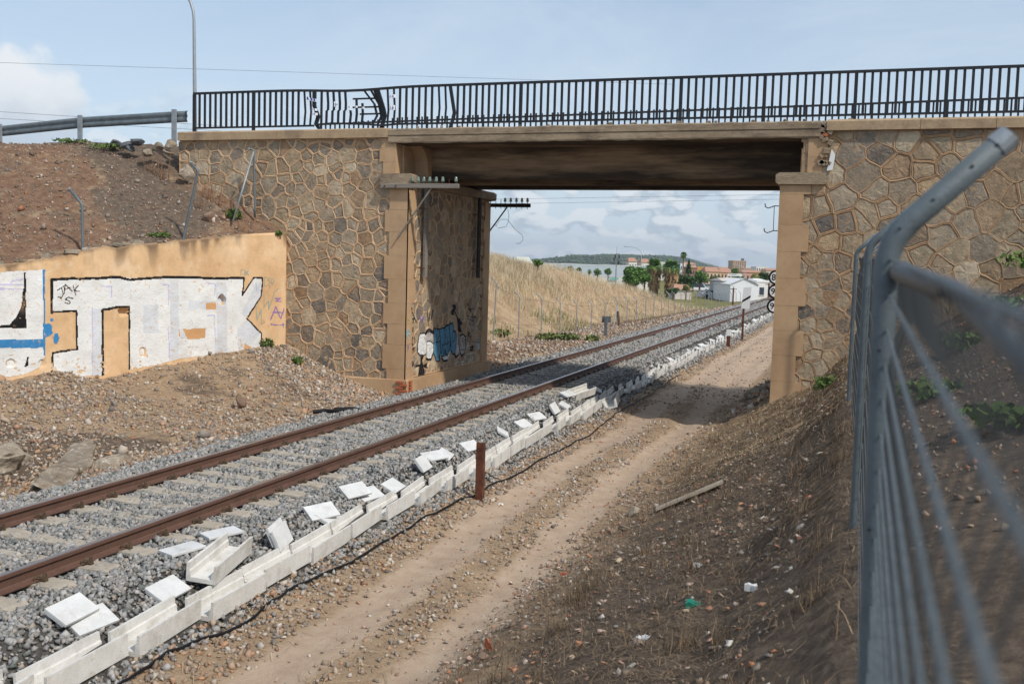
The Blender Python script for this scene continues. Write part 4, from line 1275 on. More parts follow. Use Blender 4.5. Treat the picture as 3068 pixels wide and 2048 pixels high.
for a_, w, zt in secs:
    v += [(a_, -w - .03, -.40), (a_, w + .03, -.40), (a_, w, zt), (a_, -w, zt)]
f = [(3, 2, 1, 0), tuple(len(v) - 4 + i for i in range(4))]
for k in range(len(secs) - 1):
    for i in range(4):
        f.append((k * 4 + i, k * 4 + (i + 1) % 4, k * 4 + 4 + (i + 1) % 4, k * 4 + 4 + i))
sm.add(v, f); sm.build('sleeper_block', MT['sleeper'], sl)
cl = MB()
for s in (-1, 1):
    pts = [(0.03 * q_, s * (0.035 + 0.028 * math.cos(w_)), -.155 + 0.035 * math.sin(w_)) for q_, w_ in ((3.6, 3.6), (3.2, 2.6), (2.4, 1.6), (2.0, 0.6), (2.2, -.6), (2.8, -1.4))]
    cl.tube([(p_[0], p_[1] * 1.25, -.155 + (p_[2] + .155) * 1.25) for p_ in pts], .0105, 6)
cl.cbox((.10, 0, -.165), (.07, .05, .03)); cl.tube([(.10, 0, -.17), (.10, 0, -.125)], .014, 6)
cm = cl.mesh('rail_clip'); MT['clip'] = M('clip_steel', [S(70, 58, 46), S(96, 84, 66)], 9, 0.7, 0.2, 60, 0.2, metal=0.3)
cm.materials.append(MT['clip'])
pdm = MB().cbox((0, 0, -.176), (.17, .15, .012)).mesh('rail_pad'); pdm.materials.append(MT['paint_black'])
protos = []
for rx in RX:
    for s in (-1, 1):
        o = bpy.data.objects.new('rail_clip', cm); COL.objects.link(o); o.parent = sl; o.location = (rx + 8.13, 0, 0); o.rotation_euler = (0, 0, 0 if s > 0 else math.pi)
    o = bpy.data.objects.new('rail_pad', pdm); COL.objects.link(o); o.parent = sl; o.location = (rx + 8.13, 0, 0)
bare = None
yy = 4.4
first = True
while yy < 118:
    if first:
        o = sl; first = False
    elif yy < 46:
        o = copy_tree(sl)
    else:
        o = sl.copy(); COL.objects.link(o)
        c = sl.children[0].copy(); COL.objects.link(c); c.parent = o
    o.location = (-8.13 + rnd.uniform(-.01, .01), yy, rnd.uniform(-.006, .004)); o.rotation_euler = (0, 0, rnd.uniform(-.008, .008))
    yy += 0.60

# ------------------------------------------------------------------ scattered stones
t_ = (1 + 5 ** .5) / 2
ICO_V = np.array([(-1, t_, 0), (1, t_, 0), (-1, -t_, 0), (1, -t_, 0), (0, -1, t_), (0, 1, t_), (0, -1, -t_), (0, 1, -t_), (t_, 0, -1), (t_, 0, 1), (-t_, 0, -1), (-t_, 0, 1)]) / math.hypot(1, t_)
ICO_F = np.array([(0, 11, 5), (0, 5, 1), (0, 1, 7), (0, 7, 10), (0, 10, 11), (1, 5, 9), (5, 11, 4), (11, 10, 2), (10, 7, 6), (7, 1, 8), (3, 9, 4), (3, 4, 2), (3, 2, 6), (3, 6, 8), (3, 8, 9), (4, 9, 5), (2, 4, 11), (6, 2, 10), (8, 6, 7), (9, 8, 1)])
CUB_V = np.array([(-1, -1, -1), (1, -1, -1), (1, 1, -1), (-1, 1, -1), (-1, -1, 1), (1, -1, 1), (1, 1, 1), (-1, 1, 1)]) * 0.62
CUB_F = np.array([(0, 2, 1), (0, 3, 2), (4, 5, 6), (4, 6, 7), (0, 1, 5), (0, 5, 4), (1, 2, 6), (1, 6, 5), (2, 3, 7), (2, 7, 6), (3, 0, 4), (3, 4, 7)])


def rot_mats(n, tilt=None):
    q = rng.normal(size=(n, 4)); q /= np.linalg.norm(q, axis=1)[:, None]
    if tilt is not None:
        a = rng.random(n) * 2 * np.pi
        q = np.stack([np.cos(a / 2), rng.normal(size=n) * tilt, rng.normal(size=n) * tilt, np.sin(a / 2)], 1); q /= np.linalg.norm(q, axis=1)[:, None]
    w, x, y, z = q.T
    return np.stack([np.stack([1 - 2 * (y * y + z * z), 2 * (x * y - z * w), 2 * (x * z + y * w)], -1),
                     np.stack([2 * (x * y + z * w), 1 - 2 * (x * x + z * z), 2 * (y * z - x * w)], -1),
                     np.stack([2 * (x * z - y * w), 2 * (y * z + x * w), 1 - 2 * (x * x + y * y)], -1)], 1)


def stones_mesh(P, size, ico=True, flat=(0.5, 1.0), jitter=0.44, tilt=None):
    n = len(P); BVt, BF = (ICO_V, ICO_F) if ico else (CUB_V, CUB_F)
    k = len(BVt)
    vv = BVt[None] * (1 + rng.uniform(-jitter, jitter, (n, k, 1))) + rng.uniform(-jitter, jitter, (n, k, 3)) * 0.5
    sc = np.stack([rng.uniform(0.75, 1.3, n), rng.uniform(0.65, 1.0, n), rng.uniform(flat[0], flat[1], n)], 1)
    vv = vv * sc[:, None] * (size / 2)[:, None, None]
    vv = np.einsum('nij,nkj->nki', rot_mats(n, tilt), vv) + P[:, None]
    F = (BF[None] + (np.arange(n) * k)[:, None, None]).reshape(-1, 3)
    return vv.reshape(-1, 3), F


def field(n, x0, x1, y0, y1):
    return np.stack([rng.uniform(x0, x1, n), rng.uniform(y0, y1, n)], 1)


def in_view(xy, m=1.5):
    return (xy[:, 0] > -1.06 * xy[:, 1] - m) & (xy[:, 0] < 0.40 * xy[:, 1] + 3 + m)


def scatter(name, parts, mat_, zf=ground, **k):
    VV, FF, n0 = [], [], 0
    for xy, size, ico, sink in parts:
        z = zf(xy[:, 0], xy[:, 1]) + size * sink
        v, f = stones_mesh(np.concatenate([xy, z[:, None]], 1), size, ico, **k)
        VV.append(v); FF.append(f + n0); n0 += len(v)
    me = fast_mesh(name, np.concatenate(VV), np.concatenate(FF))
    o = link(name, me, mat_)
    return o


def ballast_z(x, y):
    # crib level between sleepers, heaped shoulders
    z = ground(x, y)
    return z + 0.012


def ball(y0, y1, dens, size, ico):
    A = 5.1 * (y1 - y0)
    xy = field(int(A * dens), -10.75, -5.3, y0, y1)
    edge = np.maximum(sstep(-xy[:, 0], 10.0, 10.75), sstep(xy[:, 0], -5.85, -5.3))
    keep = rng.random(len(xy)) > edge * 0.92
    xy = xy[keep]; xy = xy[in_view(xy)]
    # keep the sleeper tops fairly clear
    ph = np.abs(((xy[:, 1] - 4.4 + 0.3) % 0.6) - 0.3)
    on_sl = (ph < 0.115) & (np.abs(xy[:, 0] + 8.13) < 1.28)
    dmid = np.abs(xy[:, 0] + 8.13)
    p_keep = np.where(dmid < 0.5, 0.5, np.where(dmid < 1.05, 0.22, 0.05))
    xy = xy[~on_sl | (rng.random(len(xy)) < p_keep)]
    in_tr = (np.abs(xy[:, 0] + 5.86 - .05 * np.sin(xy[:, 1] * .9)) < .20) & (xy[:, 1] < 32)
    xy = xy[~in_tr]
    near_rail = (np.abs(xy[:, 0] - RX[0]) < .08) | (np.abs(xy[:, 0] - RX[1]) < .08)
    xy = xy[~near_rail]
    s = size * (0.55 + 1.1 * rng.random(len(xy)) ** 1.5)
    return (xy, s, ico, 0.16)


bl = scatter('ballast', [ball(4, 12, 900, .050, False), ball(12, 19, 600, .054, False), ball(19, 31, 320, .062, False), ball(31, 55, 150, .085, False), ball(55, 115, 50, .13, False)], MT['ballast'], zf=ballast_z)
tag(bl, 'grey crushed stone ballast under and beside the track', 'ballast', kind='stuff')


def fld(x0, x1, y0, y1, dens, smin, smax, ico=False, p=2.5, clump=None, cond=None):
    xy = field(int((x1 - x0) * (y1 - y0) * dens), x0, x1, y0, y1); xy = xy[in_view(xy)]
    if clump:
        xy = xy[rng.random(len(xy)) < np.clip(0.5 + clump[1] * fbm(xy[:, 0], xy[:, 1], clump[0], 2, 3), 0.03, 1)]
    if cond is not None:
        xy = xy[cond(xy[:, 0], xy[:, 1])]
    s = smin + (smax - smin) * rng.random(len(xy)) ** p
    return (xy, s, ico, 0.18)


left_of = lambda x, y: (x > wall_x(y) + 0.02)
rb = scatter('rubble', [
    fld(-17, -10.2, 8, 17, 330, .02, .10, False, 3, (0.7, 1.2), left_of), fld(-16, -10.4, 15, 22.4, 360, .025, .11, False, 2.6, (0.6, 0.9), left_of),
    fld(-14.2, -11.0, 19.5, 22.4, 420, .04, .13, False, 2.2, None, lambda x, y: left_of(x, y) & (y > 20 - (x + 11) * 0.4)),
    fld(-17, -10.6, 8, 22, 1.6, .10, .24, True, 2.5, None, left_of),
    fld(-11.2, -10.3, 4, 28, 160, .03, .10, False, 2), fld(-14.5, -10.5, 28.5, 60, 55, .05, .18, False, 2.5), fld(-13.5, -10.7, 60, 105, 16, .08, .25, False, 2)], MT['rubble'], flat=(0.45, 0.9))
tag(rb, 'tan and grey rubble strewn between track and plaster wall', 'rubble', kind='stuff')
not_rut = lambda x, y: rng.random(np.shape(x)) > 0.985 * np.clip(1.15 * np.exp(-((x + 4.65 + 0.12 * np.sin(y * .5)) / .36) ** 2) + 1.15 * np.exp(-((x + 3.5 + 0.12 * np.sin(y * .43 + 1)) / .30) ** 2), 0, 1)
rd = scatter('roadside_rubble', [
    fld(-5.7, -2.9, 4, 16, 330, .014, .07, False, 2.6, (1.1, 1.0), not_rut), fld(-5.7, -2.6, 16, 30, 110, .02, .09, False, 2.8, (1.1, 1.0), not_rut),
    fld(-5.7, -4.95, 4, 27, 260, .025, .09, False, 2.0), fld(-5.8, -5.0, 30, 70, 40, .04, .12, False, 2.5), fld(-5.0, -2, 24, 70, 26, .025, .09, False, 3.0, (.8, 1.2)), fld(-2.6, -1.7, 23, 32, 60, .05, .2, False, 2.0), fld(-4.35, -3.75, 5, 24, 300, .012, .07, False, 2.4, (1.2, 1.2))], MT['rubble'], flat=(0.45, 0.9))
tag(rd, 'small stones and brick bits littering the dirt road edges', 'rubble', kind='stuff')
rs = scatter('slope_litter', [fld(-3.4, -0.3, 4, 16, 210, .010, .05, False, 3.2, (0.8, 1.6)), fld(-3.4, -2.2, 4, 16, 200, .010, .06, False, 2.8, (0.8, 1.0)), fld(-3.2, 0.6, 14, 22.4, 120, .02, .07, False, 2.8, (0.8, 1.4)), fld(0.4, 5, 6, 22.4, 60, .02, .07, False, 2.6), fld(-3.3, -0.6, 4.5, 20, 2.5, .05, .10, False, 2)], MT['rubble_dark'], flat=(0.35, 0.8))
ch = scatter('stone_chips', [fld(-3.3, -0.2, 4.5, 20, 36, .02, .085, False, 2.2), fld(-5.6, -3, 5, 22, 22, .025, .07, False, 2), fld(-15, -10.6, 10, 22, 14, .03, .09, False, 2, None, left_of)], MT['chips'], flat=(0.15, 0.35), tilt=.16)
tag(ch, 'flat pale chips and brick shards lying over slope and roadside', 'debris', kind='stuff')
tag(rs, 'stones, rubble and brick chips scattered over the right slope', 'rubble', kind='stuff')


def emb_field(n, dens_f=None):
    s = rng.uniform(-4, 9, n); d = rng.uniform(0.1, 9, n)
    x = WA[0] + WD[0] * s - WN[0] * d; y = WA[1] + WD[1] * s - WN[1] * d
    k = (y < 22.35) & (x > -1.06 * y - 1.5)
    return np.stack([x[k], y[k]], 1)


xy = emb_field(16000); xy2 = emb_field(260)
re_ = scatter('embankment_rubble', [(xy, .018 + .075 * rng.random(len(xy)) ** 4, False, .15), (xy2, .06 + .16 * rng.random(len(xy2)) ** 3, False, .15)], MT['rubble_dark'], zf=embank, flat=(0.4, 0.9))
tag(re_, 'stones and crumbled rubble over the brown road embankment', 'rubble', kind='stuff')

# single boulders one can point at
ico2 = None


def boulder(name, p, d, seed, label, cat, mat_='boulder', rz=0.0, group=None, sub=3):
    Rb = np.random.default_rng(seed)
    import bmesh
    bm = bmesh.new(); bmesh.ops.create_icosphere(bm, subdivisions=sub + 1, radius=1.0)
    ph = Rb.uniform(0, 9, 3)
    pln = []
    for k in range(15):
        n_ = Vector(Rb.normal(size=3)).normalized(); pln.append((n_, float(Rb.uniform(.32, .8))))
    for v in bm.verts:
        c = v.co.copy()
        for n_, dd in pln:
            e_ = c.dot(n_) - dd
            if e_ > 0:
                c = c - n_ * e_ * 0.94
        k = 1 + float((0.26 if sub > 1 else 0.10) * fbm(c.x * 1.3 + c.z, c.y * 1.3 - c.z, 2.6, 5, seed)) + 0.05 * math.sin(9 * c.z + 4 * c.x + ph[2])
        v.co = Vector((c.x * k * d[0], c.y * k * d[1], c.z * k * d[2])) * 1.12
    me = bpy.data.meshes.new(name); bm.to_mesh(me); bm.free()
    o = link(name, me, MT[mat_]); o.location = tuple(map(float, p)); o.rotation_euler = (Rb.uniform(-.2, .2), Rb.uniform(-.2, .2), rz)
    return tag(o, label, cat, group)


gz = lambda x, y: float(ground(np.array(float(x)), np.array(float(y))))
boulder('boulder', (-12.05, 11.6, gz(-12.05, 11.6) - .02), (.5, .6, .36), 1, 'rounded brown boulder at the left edge near the track', 'boulder', rz=.4)
boulder('boulder', (-11.0, 11.6, gz(-11.0, 11.6) - .06), (.36, 1.15, .30), 2, 'long whitish rock ledge beside the ballast', 'boulder', rz=.62)
boulder('boulder', (-11.65, 12.7, gz(-11.65, 12.7) - .04), (.38, 1.05, .32), 3, 'grey rock ledge behind the whitish one', 'boulder', rz=.5)
boulder('boulder', (-10.95, 12.75, gz(-10.95, 12.75) - .06), (.32, .6, .24), 4, 'low mottled rock at the ballast edge', 'boulder', rz=.4)
p = at_z(720, 1145, 0.35); boulder('boulder', (p[0], p[1], gz(p[0], p[1]) + .12), (.13, .16, .24), 5, 'upright tan stone on the rubble below the plaster wall', 'stone', 'rubble', .3, sub=1)
p = at_z(1462, 1998, -.50); boulder('stone', (p[0], p[1], gz(p[0], p[1]) + .05), (.055, .055, .085), 6, 'rounded orange stone standing at the foot of the slope', 'stone', 'brick', .3, sub=1)
p = at_z(1445, 2035, -.5); boulder('stone', (p[0], p[1], gz(p[0], p[1]) + .03), (.08, .06, .05), 7, 'broken pinkish lump beside the orange stone', 'stone', 'rubble', .9, sub=1)
p = at_z(1900, 1528, -.5); boulder('stone', (p[0], p[1], gz(p[0], p[1]) + .06), (.13, .12, .11), 8, 'grey-brown rock by the near end of the plank', 'stone', 'boulder', .9, sub=1)
p = at_z(1835, 1600, -.55); boulder('stone', (p[0], p[1], gz(p[0], p[1]) + .04), (.10, .09, .06), 9, 'flat ochre stone at the edge of the wheel track', 'stone', 'rubble', .2, sub=1)
p = at_z(1870, 1615, -.55); boulder('stone', (p[0], p[1], gz(p[0], p[1]) + .03), (.16, .08, .05), 10, 'long grey broken block beside the ochre stone', 'stone', 'boulder', 1.2, sub=1)
for k, (u, v, d) in enumerate([(2240, 1190, .16), (2262, 1196, .2), (2285, 1205, .18), (2225, 1210, .13), (2255, 1215, .15), (2290, 1190, .14)]):
    p = at_z(u, v, -.5)
    boulder('rock', (p[0], p[1], gz(p[0], p[1]) + .08), (d, d * .8, d * .7), 20 + k, 'brown rock in the shaded heap at the foot of the right pier', 'rock', 'boulder', k * .9, 'rocks heaped at the right pier', 1)
for k, (u, v, d, lb) in enumerate([(348, 428, .22, 'dark angular rock at the left end of the heap under the guardrail'), (385, 432, .20, 'small dark rock in the heap under the guardrail'), (415, 425, .22, 'bluish rock on top of the heap under the guardrail'), (395, 445, .20, 'lowest dark rock in the heap under the guardrail'), (470, 437, .2, 'tan rock in the middle of the heap beside the ruined wall end'), (515, 430, .22, 'large grey rock against the left end of the stone wall'), (500, 455, .18, 'broken rock under the grey one by the wall end'), (450, 455, .22, 'flat rock below the heap by the wall end')]):
    q = at_y(u, v, 22.2); boulder('rock', (q[0], q[1], q[2] - .02), (d, d * .8, d * .62), 40 + k, lb, 'rock', 'dark_rock' if k < 4 else 'boulder', k * .7, 'rocks heaped at the wall end', 1)
q = at_y(560, 520, 22.1); boulder('fallen_masonry', (q[0], q[1], q[2]), (.34, .16, .24), 60, 'pale broken masonry block fallen from the wall end', 'masonry', 'boulder', .3, sub=2)
q = at_y(624, 665, 21.2); boulder('fallen_masonry', (q[0], q[1], float(embank(q[0], q[1])) + .10), (.26, .18, .16), 61, 'square pale block lying on the embankment by the bent post', 'masonry', 'rubble', .3, sub=1)

# ------------------------------------------------------------------ straw, dry grass, weeds
def blades(P, h, w, lean, curve=True, updir=None):
    n = len(P); a = rng.random(n) * 2 * np.pi; ln = rng.normal(size=n) * lean
    dirx, diry = np.cos(a), np.sin(a)
    tip = P + np.stack([dirx * np.sin(ln) * h, diry * np.sin(ln) * h, np.abs(np.cos(ln)) * h], 1)
    mid = (P + tip) / 2 + np.stack([-dirx * 0.06 * h, -diry * 0.06 * h, 0.08 * h], 1)
    b = rng.random(n) * 2 * np.pi
    sx = np.stack([np.cos(b) * w / 2, np.sin(b) * w / 2, np.zeros(n)], 1)
    V = np.stack([P - sx, P + sx, mid + sx * .7, mid - sx * .7, tip], 1)
    o = (np.arange(n) * 5)[:, None]
    F = np.concatenate([o + np.array([[0, 1, 2]]), o + np.array([[0, 2, 3]]), o + np.array([[3, 2, 4]])])
    return V.reshape(-1, 3), F


def lying(P, ln, w, slope=None):
    n = len(P); a = rng.random(n) * 2 * np.pi
    if slope is not None:
        a = slope + rng.normal(size=n) * 0.7
    d = np.stack([np.cos(a), np.sin(a), np.zeros(n)], 1) * (ln / 2)[:, None]
    A, B = P - d, P + d
    A[:, 2] = ground(A[:, 0], A[:, 1]) + .008 + .012 * rng.random(n); B[:, 2] = ground(B[:, 0], B[:, 1]) + .008 + .03 * rng.random(n)
    s = np.stack([-np.sin(a), np.cos(a), np.zeros(n)], 1) * (w / 2)[:, None]
    V = np.stack([A - s, A + s, B + s, B - s], 1).reshape(-1, 3)
    o = (np.arange(n) * 4)[:, None]
    return V, np.concatenate([o + np.array([[0, 1, 2]]), o + np.array([[0, 2, 3]])])


def join_build(name, lst, mat_):
    VV, FF, n0 = [], [], 0
    for v, f in lst:
        VV.append(v); FF.append(f + n0); n0 += len(v)
    return link(name, fast_mesh(name, np.concatenate(VV), np.concatenate(FF)), mat_)


def pts_on(xy, zf=ground):
    return np.concatenate([xy, zf(xy[:, 0], xy[:, 1])[:, None]], 1)


xy = field(120000, -3.3, 0.5, 3.5, 22); xy = xy[in_view(xy)]; xy = xy[rng.random(len(xy)) < sstep(xy[:, 0], -3.4, -2.4) * np.clip(.7 + 1.4 * fbm(xy[:, 0], xy[:, 1], .9, 2), .1, 1)]
n = len(xy)
L1 = lying(pts_on(xy), rng.uniform(.02, .12, n), rng.uniform(.0018, .0040, n), slope=2.6)
xb = field(9000, -3.0, 0.4, 4, 22); xb = xb[rng.random(len(xb)) < np.clip(.35 + 2.6 * fbm(xb[:, 0], xb[:, 1], 1.6, 2, 8), 0, 1)]
L2 = blades(pts_on(xb), rng.uniform(.05, .2, len(xb)), rng.uniform(.004, .008, len(xb)), .9)
tc_ = np.stack([rng.uniform(-2.7, .35, 70), rng.uniform(4.5, 21, 70)], 1)
tu = np.repeat(tc_, 70, 0) + rng.normal(size=(4900, 2)) * .055
L2b = blades(pts_on(tu), rng.uniform(.06, .24, len(tu)), rng.uniform(.003, .006, len(tu)), .75)
o = join_build('dry_straw', [L1, L2, L2b], MT['straw_dark']); tag(o, 'dead brown grass and straw matted over the right slope', 'straw', kind='stuff')
xy = field(9000, -3.1, 1.0, 14, 22.4); xy = xy[rng.random(len(xy)) < sstep(xy[:, 1], 13, 17) * sstep(xy[:, 0], -3.2, -2.3)]
L3 = lying(pts_on(xy), rng.uniform(.08, .25, len(xy)), rng.uniform(.005, .009, len(xy)), slope=2.6)
xy = field(5000, -16, -10.4, 9, 22.3); xy = xy[left_of(xy[:, 0], xy[:, 1])]
L4 = lying(pts_on(xy), rng.uniform(.06, .22, len(xy)), rng.uniform(.004, .008, len(xy)))
xy = field(3500, -5.6, -3.0, 5, 24); xy = xy[not_rut(xy[:, 0], xy[:, 1])]
L5 = lying(pts_on(xy), rng.uniform(.05, .2, len(xy)), rng.uniform(.003, .006, len(xy)))
xb = field(900, -3.0, 0.6, 15, 22.3)
L6 = blades(pts_on(xb), rng.uniform(.05, .16, len(xb)), rng.uniform(.006, .01, len(xb)), .8)
o = join_build('pale_straw', [L3, L4, L5, L6], MT['straw']); tag(o, 'pale straw lying on the slope, road edges and rubble', 'straw', kind='stuff')

# dry grass bank beyond the bridge
xy = np.concatenate([field(52000, -23.5, -14.3, 31, 66), field(30000, -24, -14.2, 60, 110), field(9000, -40, -22, 38, 75)])
dens = np.clip(.40 + 2.2 * fbm(xy[:, 0], xy[:, 1], .30, 3, 4), .04, 1) * np.maximum(sstep(-xy[:, 0], 14.2, 15.5), .0) * (.35 + .65 * sstep(-xy[:, 0], 16.5, 19.5))
xy = xy[(rng.random(len(xy)) < dens)]; n = len(xy)
far = 1 + 0.5 * sstep(xy[:, 1], 45, 100)
L = blades(pts_on(xy), rng.uniform(.18, .62, n) * (0.8 + .5 * sstep(-xy[:, 0], 16, 20)), rng.uniform(.010, .024, n) * far, .42)
o = join_build('dry_grass', [L], MT['drygrass']); tag(o, 'tall straw-coloured dry grass covering the bank beyond the bridge', 'grass', kind='stuff')
xy = np.concatenate([field(3500, -19, -14, 34, 62), field(2600, -18, -13.6, 60, 100)]); xy = xy[rng.random(len(xy)) < np.clip(2.6 * fbm(xy[:, 0], xy[:, 1], .4, 2, 9), 0, 1)]
L = blades(pts_on(xy), rng.uniform(.15, .5, len(xy)), rng.uniform(.02, .04, len(xy)), .5)
o = join_build('green_grass', [L], MT['leaf_olive']); tag(o, 'olive green grass tufts along the foot of the dry bank', 'grass', kind='stuff')


def weed(p, r, h, n, label, mat_='weed', cat='weed', group=None, size=.035, stem=True):
    t = thing('weed_plant', p, label, cat, group)
    q = rng.normal(size=(n, 3)); q /= np.linalg.norm(q, axis=1)[:, None]; q *= rng.random(n)[:, None] ** .4
    c = np.array(p) + q * np.array([r, r, h * .5]) + np.array([0, 0, h * .5])
    m = rot_mats(n); s = size * rng.uniform(.6, 1.4, n)
    quad = np.array([(-.5, -1, 0), (.5, -1, 0), (.5, 1, 0), (-.5, 1, 0)])
    V = (np.einsum('nij,kj->nki', m, quad) * s[:, None, None] + c[:, None]).reshape(-1, 3) - np.array(p)
    link('leaves', fast_mesh('leaves', V, np.arange(len(V)).reshape(-1, 4)), MT[mat_], t)
    if stem:
        sm = MB()
        for k in range(5):
            a = rnd.uniform(0, 6.28); sm.tube([p, (p[0] + r * .6 * math.cos(a), p[1] + r * .6 * math.sin(a), p[2] + h * .8)], .006, 4)
        sm.build('stems', MT['bark'], t)
    return t


for (u, v, r, h, n, lb) in [(797, 1036, .22, .22, 220, 'green weed clump at the right foot of the graffiti wall'), (893, 1033, .14, .20, 120, 'small green weed at the foot of the stone abutment')]:
    q = at_y(u, v, 21.9); q[2] = gz(q[0], q[1]); weed(q, r, h, n, lb)
for k, (u, v, r, h, n, lb) in enumerate([(700, 590, .22, .28, 160, 'dark green bush against the stone wall beside the leaning pole'), (320, 425, .5, .14, 200, 'low green grass on the crest under the guardrail'), (215, 425, .5, .10, 160, 'thin green grass on the crest left of the middle guardrail post'), (480, 740, .3, .10, 100, 'green weed on top of the graffiti wall'), (835, 665, .12, .10, 60, 'tiny weed where soil meets the stone wall')]):
    q = at_y(u, v, (21.8, 22.2, 22.2, 19.6, 22.2)[k]); q[2] = float(embank(q[0], q[1])); weed(q, r, h, n, lb)
for k, (u, v, r, n, lb) in enumerate([(1500, 975, .5, 160, 'green thistle patch left of the first bent post'), (1660, 1000, .9, 260, 'wide grey-green thistle patch between the bent posts'), (1708, 985, .5, 140, 'grey-green thistle by the third bent post'), (1775, 978, .4, 120, 'small thistle near the grey marker post')]):
    q = at_y(u, v, 44); weed((q[0], q[1], gz(q[0], q[1])), r, .3, n, lb, 'leaf_olive', 'thistle', size=.08, stem=True)
for k, (x_, y_, r, h, n, lb) in enumerate([(1.6, 16.0, .5, .25, 240, 'green weeds behind the fence halfway up the slope'), (2.4, 18.5, .6, .3, 260, 'green weeds behind the fence nearer the stone wall'), (3.6, 21.3, 1.0, .42, 420, 'bright green grass clump at the foot of the right wall'), (.9, 12.0, .4, .2, 160, 'low weeds behind the fence near the second post'), (1.3, 9.0, .4, .2, 150, 'weeds low behind the fence close to the viewer'), (-.35, 19.0, .25, .25, 120, 'olive weed tuft left of the far fence post')]):
    weed((x_, y_, gz(x_, y_)), r, h, n, lb, size=.05)
# dead stalks on the embankment
for k in range(10):
    u = (455, 470, 492, 505, 655, 690, 640, 620, 735, 600)[k]; v = (420, 470, 500, 440, 560, 585, 545, 600, 640, 640)[k]
    q = at_y(u, v, 22.0 if k < 8 else 21.5); q[2] = float(embank(q[0], q[1])) - .02
    t = thing('dead_stalks', q, ['dry reddish stalks on the rock heap, leftmost bunch', 'dry stalks below the rock heap', 'dry stalks reaching past the wall end', 'short dry stalks on the rock heap top', 'tall dry stalks against the stone wall', 'dry twigs under the leaning pole', 'thin dead weeds left of the tall stalks', 'dead weeds in front of the wall end', 'dry brush at the foot of the upright thin post', 'sparse dead weeds beside the bent post'][k], 'dead plant', 'dead stalks on the embankment')
    st = MB()
    for j in range(8):
        a = rnd.uniform(0, 6.28); l = rnd.uniform(.25, .9); bx = q + np.array([rnd.uniform(-.2, .2), rnd.uniform(-.06, .03), 0])
        st.tube([bx, bx + np.array([.12 * l * math.cos(a), .05 * math.sin(a), l * .55]), bx + np.array([.25 * l * math.cos(a) + rnd.uniform(-.05, .05), .08 * math.sin(a), l])], [.006, .0045, .002], 4, False)
    st.build('stalks', MT['stalk'], t)

# ------------------------------------------------------------------ concrete cable troughs and lids
def trough_mesh():
    W, H, T, L_ = .158, .192, .028, .975
    sec = [(-W, H), (-W + .004, .0), (W - .004, 0), (W, H), (W - T, H), (W - T - .004, H * .62), (W - T - .018, H * .55), (W - T - .024, .045), (-W + T + .024, .045), (-W + T + .018, H * .55), (-W + T + .004, H * .62), (-W + T, H)]
    m = MB(); n = len(sec)
    v = [(a_, -L_ / 2, b_) for a_, b_ in sec] + [(a_, L_ / 2, b_) for a_, b_ in sec]
    f = [(i, (i + 1) % n, n + (i + 1) % n, n + i) for i in range(n)]
    for s in (0, n):                                   # end faces as a U of quads
        q = [(0, 1, 10, 11), (1, 2, 7, 8), (2, 3, 4, 5), (1, 8, 9, 10), (2, 5, 6, 7)]
        f += [tuple(s + i for i in k) for k in q]
    m.add(v, f)
    me = m.mesh('cable_trough'); me.materials.append(MT['white_conc'])
    return me


tm = trough_mesh()
lm = MB()
lm.cbox((0, 0, .0), (.25, .42, .030)); lm.cbox((0, 0, -.024), (.20, .415, .018))
lm = lm.mesh('trough_lid'); lm.materials.append(MT['lid'])


def place_obj(name, me, loc, rot, label, cat, group):
    o = bpy.data.objects.new(name, me); COL.objects.link(o); o.location = tuple(map(float, loc)); o.rotation_euler = rot
    return tag(o, label, cat, group)


ORD = ['first', 'second', 'third', 'fourth', 'fifth', 'sixth', 'seventh', 'eighth', 'ninth', 'tenth', 'eleventh', 'twelfth', 'thirteenth', 'fourteenth', 'fifteenth', 'sixteenth', 'seventeenth', 'eighteenth', 'nineteenth', 'twentieth', 'twenty-first', 'twenty-second', 'twenty-third']
TL = 'pale concrete cable trough in the row beside the track'
yt = 4.40
k = 0
while yt < 112:
    X = -5.86 + .05 * math.sin(yt * .9) + (-.0075 * max(0, yt - 35)) + rnd.uniform(-.02, .02)
    zz = gz(X, yt)
    far = yt > 26
    rz = .07 + rnd.uniform(-.04, .04) + (rnd.uniform(-.12, .12) if far else 0)
    lb, gp = (TL if far else '%s concrete cable trough of the row, counted from the viewer' % ORD[k]), 'cable troughs in the row'
    if far:
        lb = 'pale concrete cable trough in the jumbled row past the bridge shadow'
    place_obj('cable_trough', tm, (X, yt, zz + .005), (.018 + rnd.uniform(-.02, .02) + (rnd.uniform(-.06, .06) if far else 0), rnd.uniform(-.06, .06), rz), lb, 'trough', gp)
    if far and rnd.random() < .55:
        place_obj('trough_lid', lm, (X - .26, yt + rnd.uniform(-.3, .3), zz + rnd.uniform(.14, .22)), (rnd.uniform(-.2, .2), rnd.uniform(.2, .7), rnd.uniform(-.6, .6)), 'white trough lid lying loose along the row past the bridge shadow', 'lid', 'lids past the bridge')
    yt += 1.0; k += 1
place_obj('cable_trough', tm, (-6.13, 8.75, gz(-6.13, 8.75) + .10), (.05, .10, .22), 'empty trough lying askew on the ballast behind the row', 'trough', None)
place_obj('cable_trough', tm, (-6.25, 23.9, gz(-6.25, 23.9) + .07), (.10, .25, -.25), 'tilted trough on top of the row in the bridge shadow', 'trough', None)
place_obj('cable_trough', tm, (-5.55, 24.5, gz(-5.55, 24.5) + .02), (.05, -.3, .12), 'trough fallen towards the dirt road in the bridge shadow', 'trough', None)
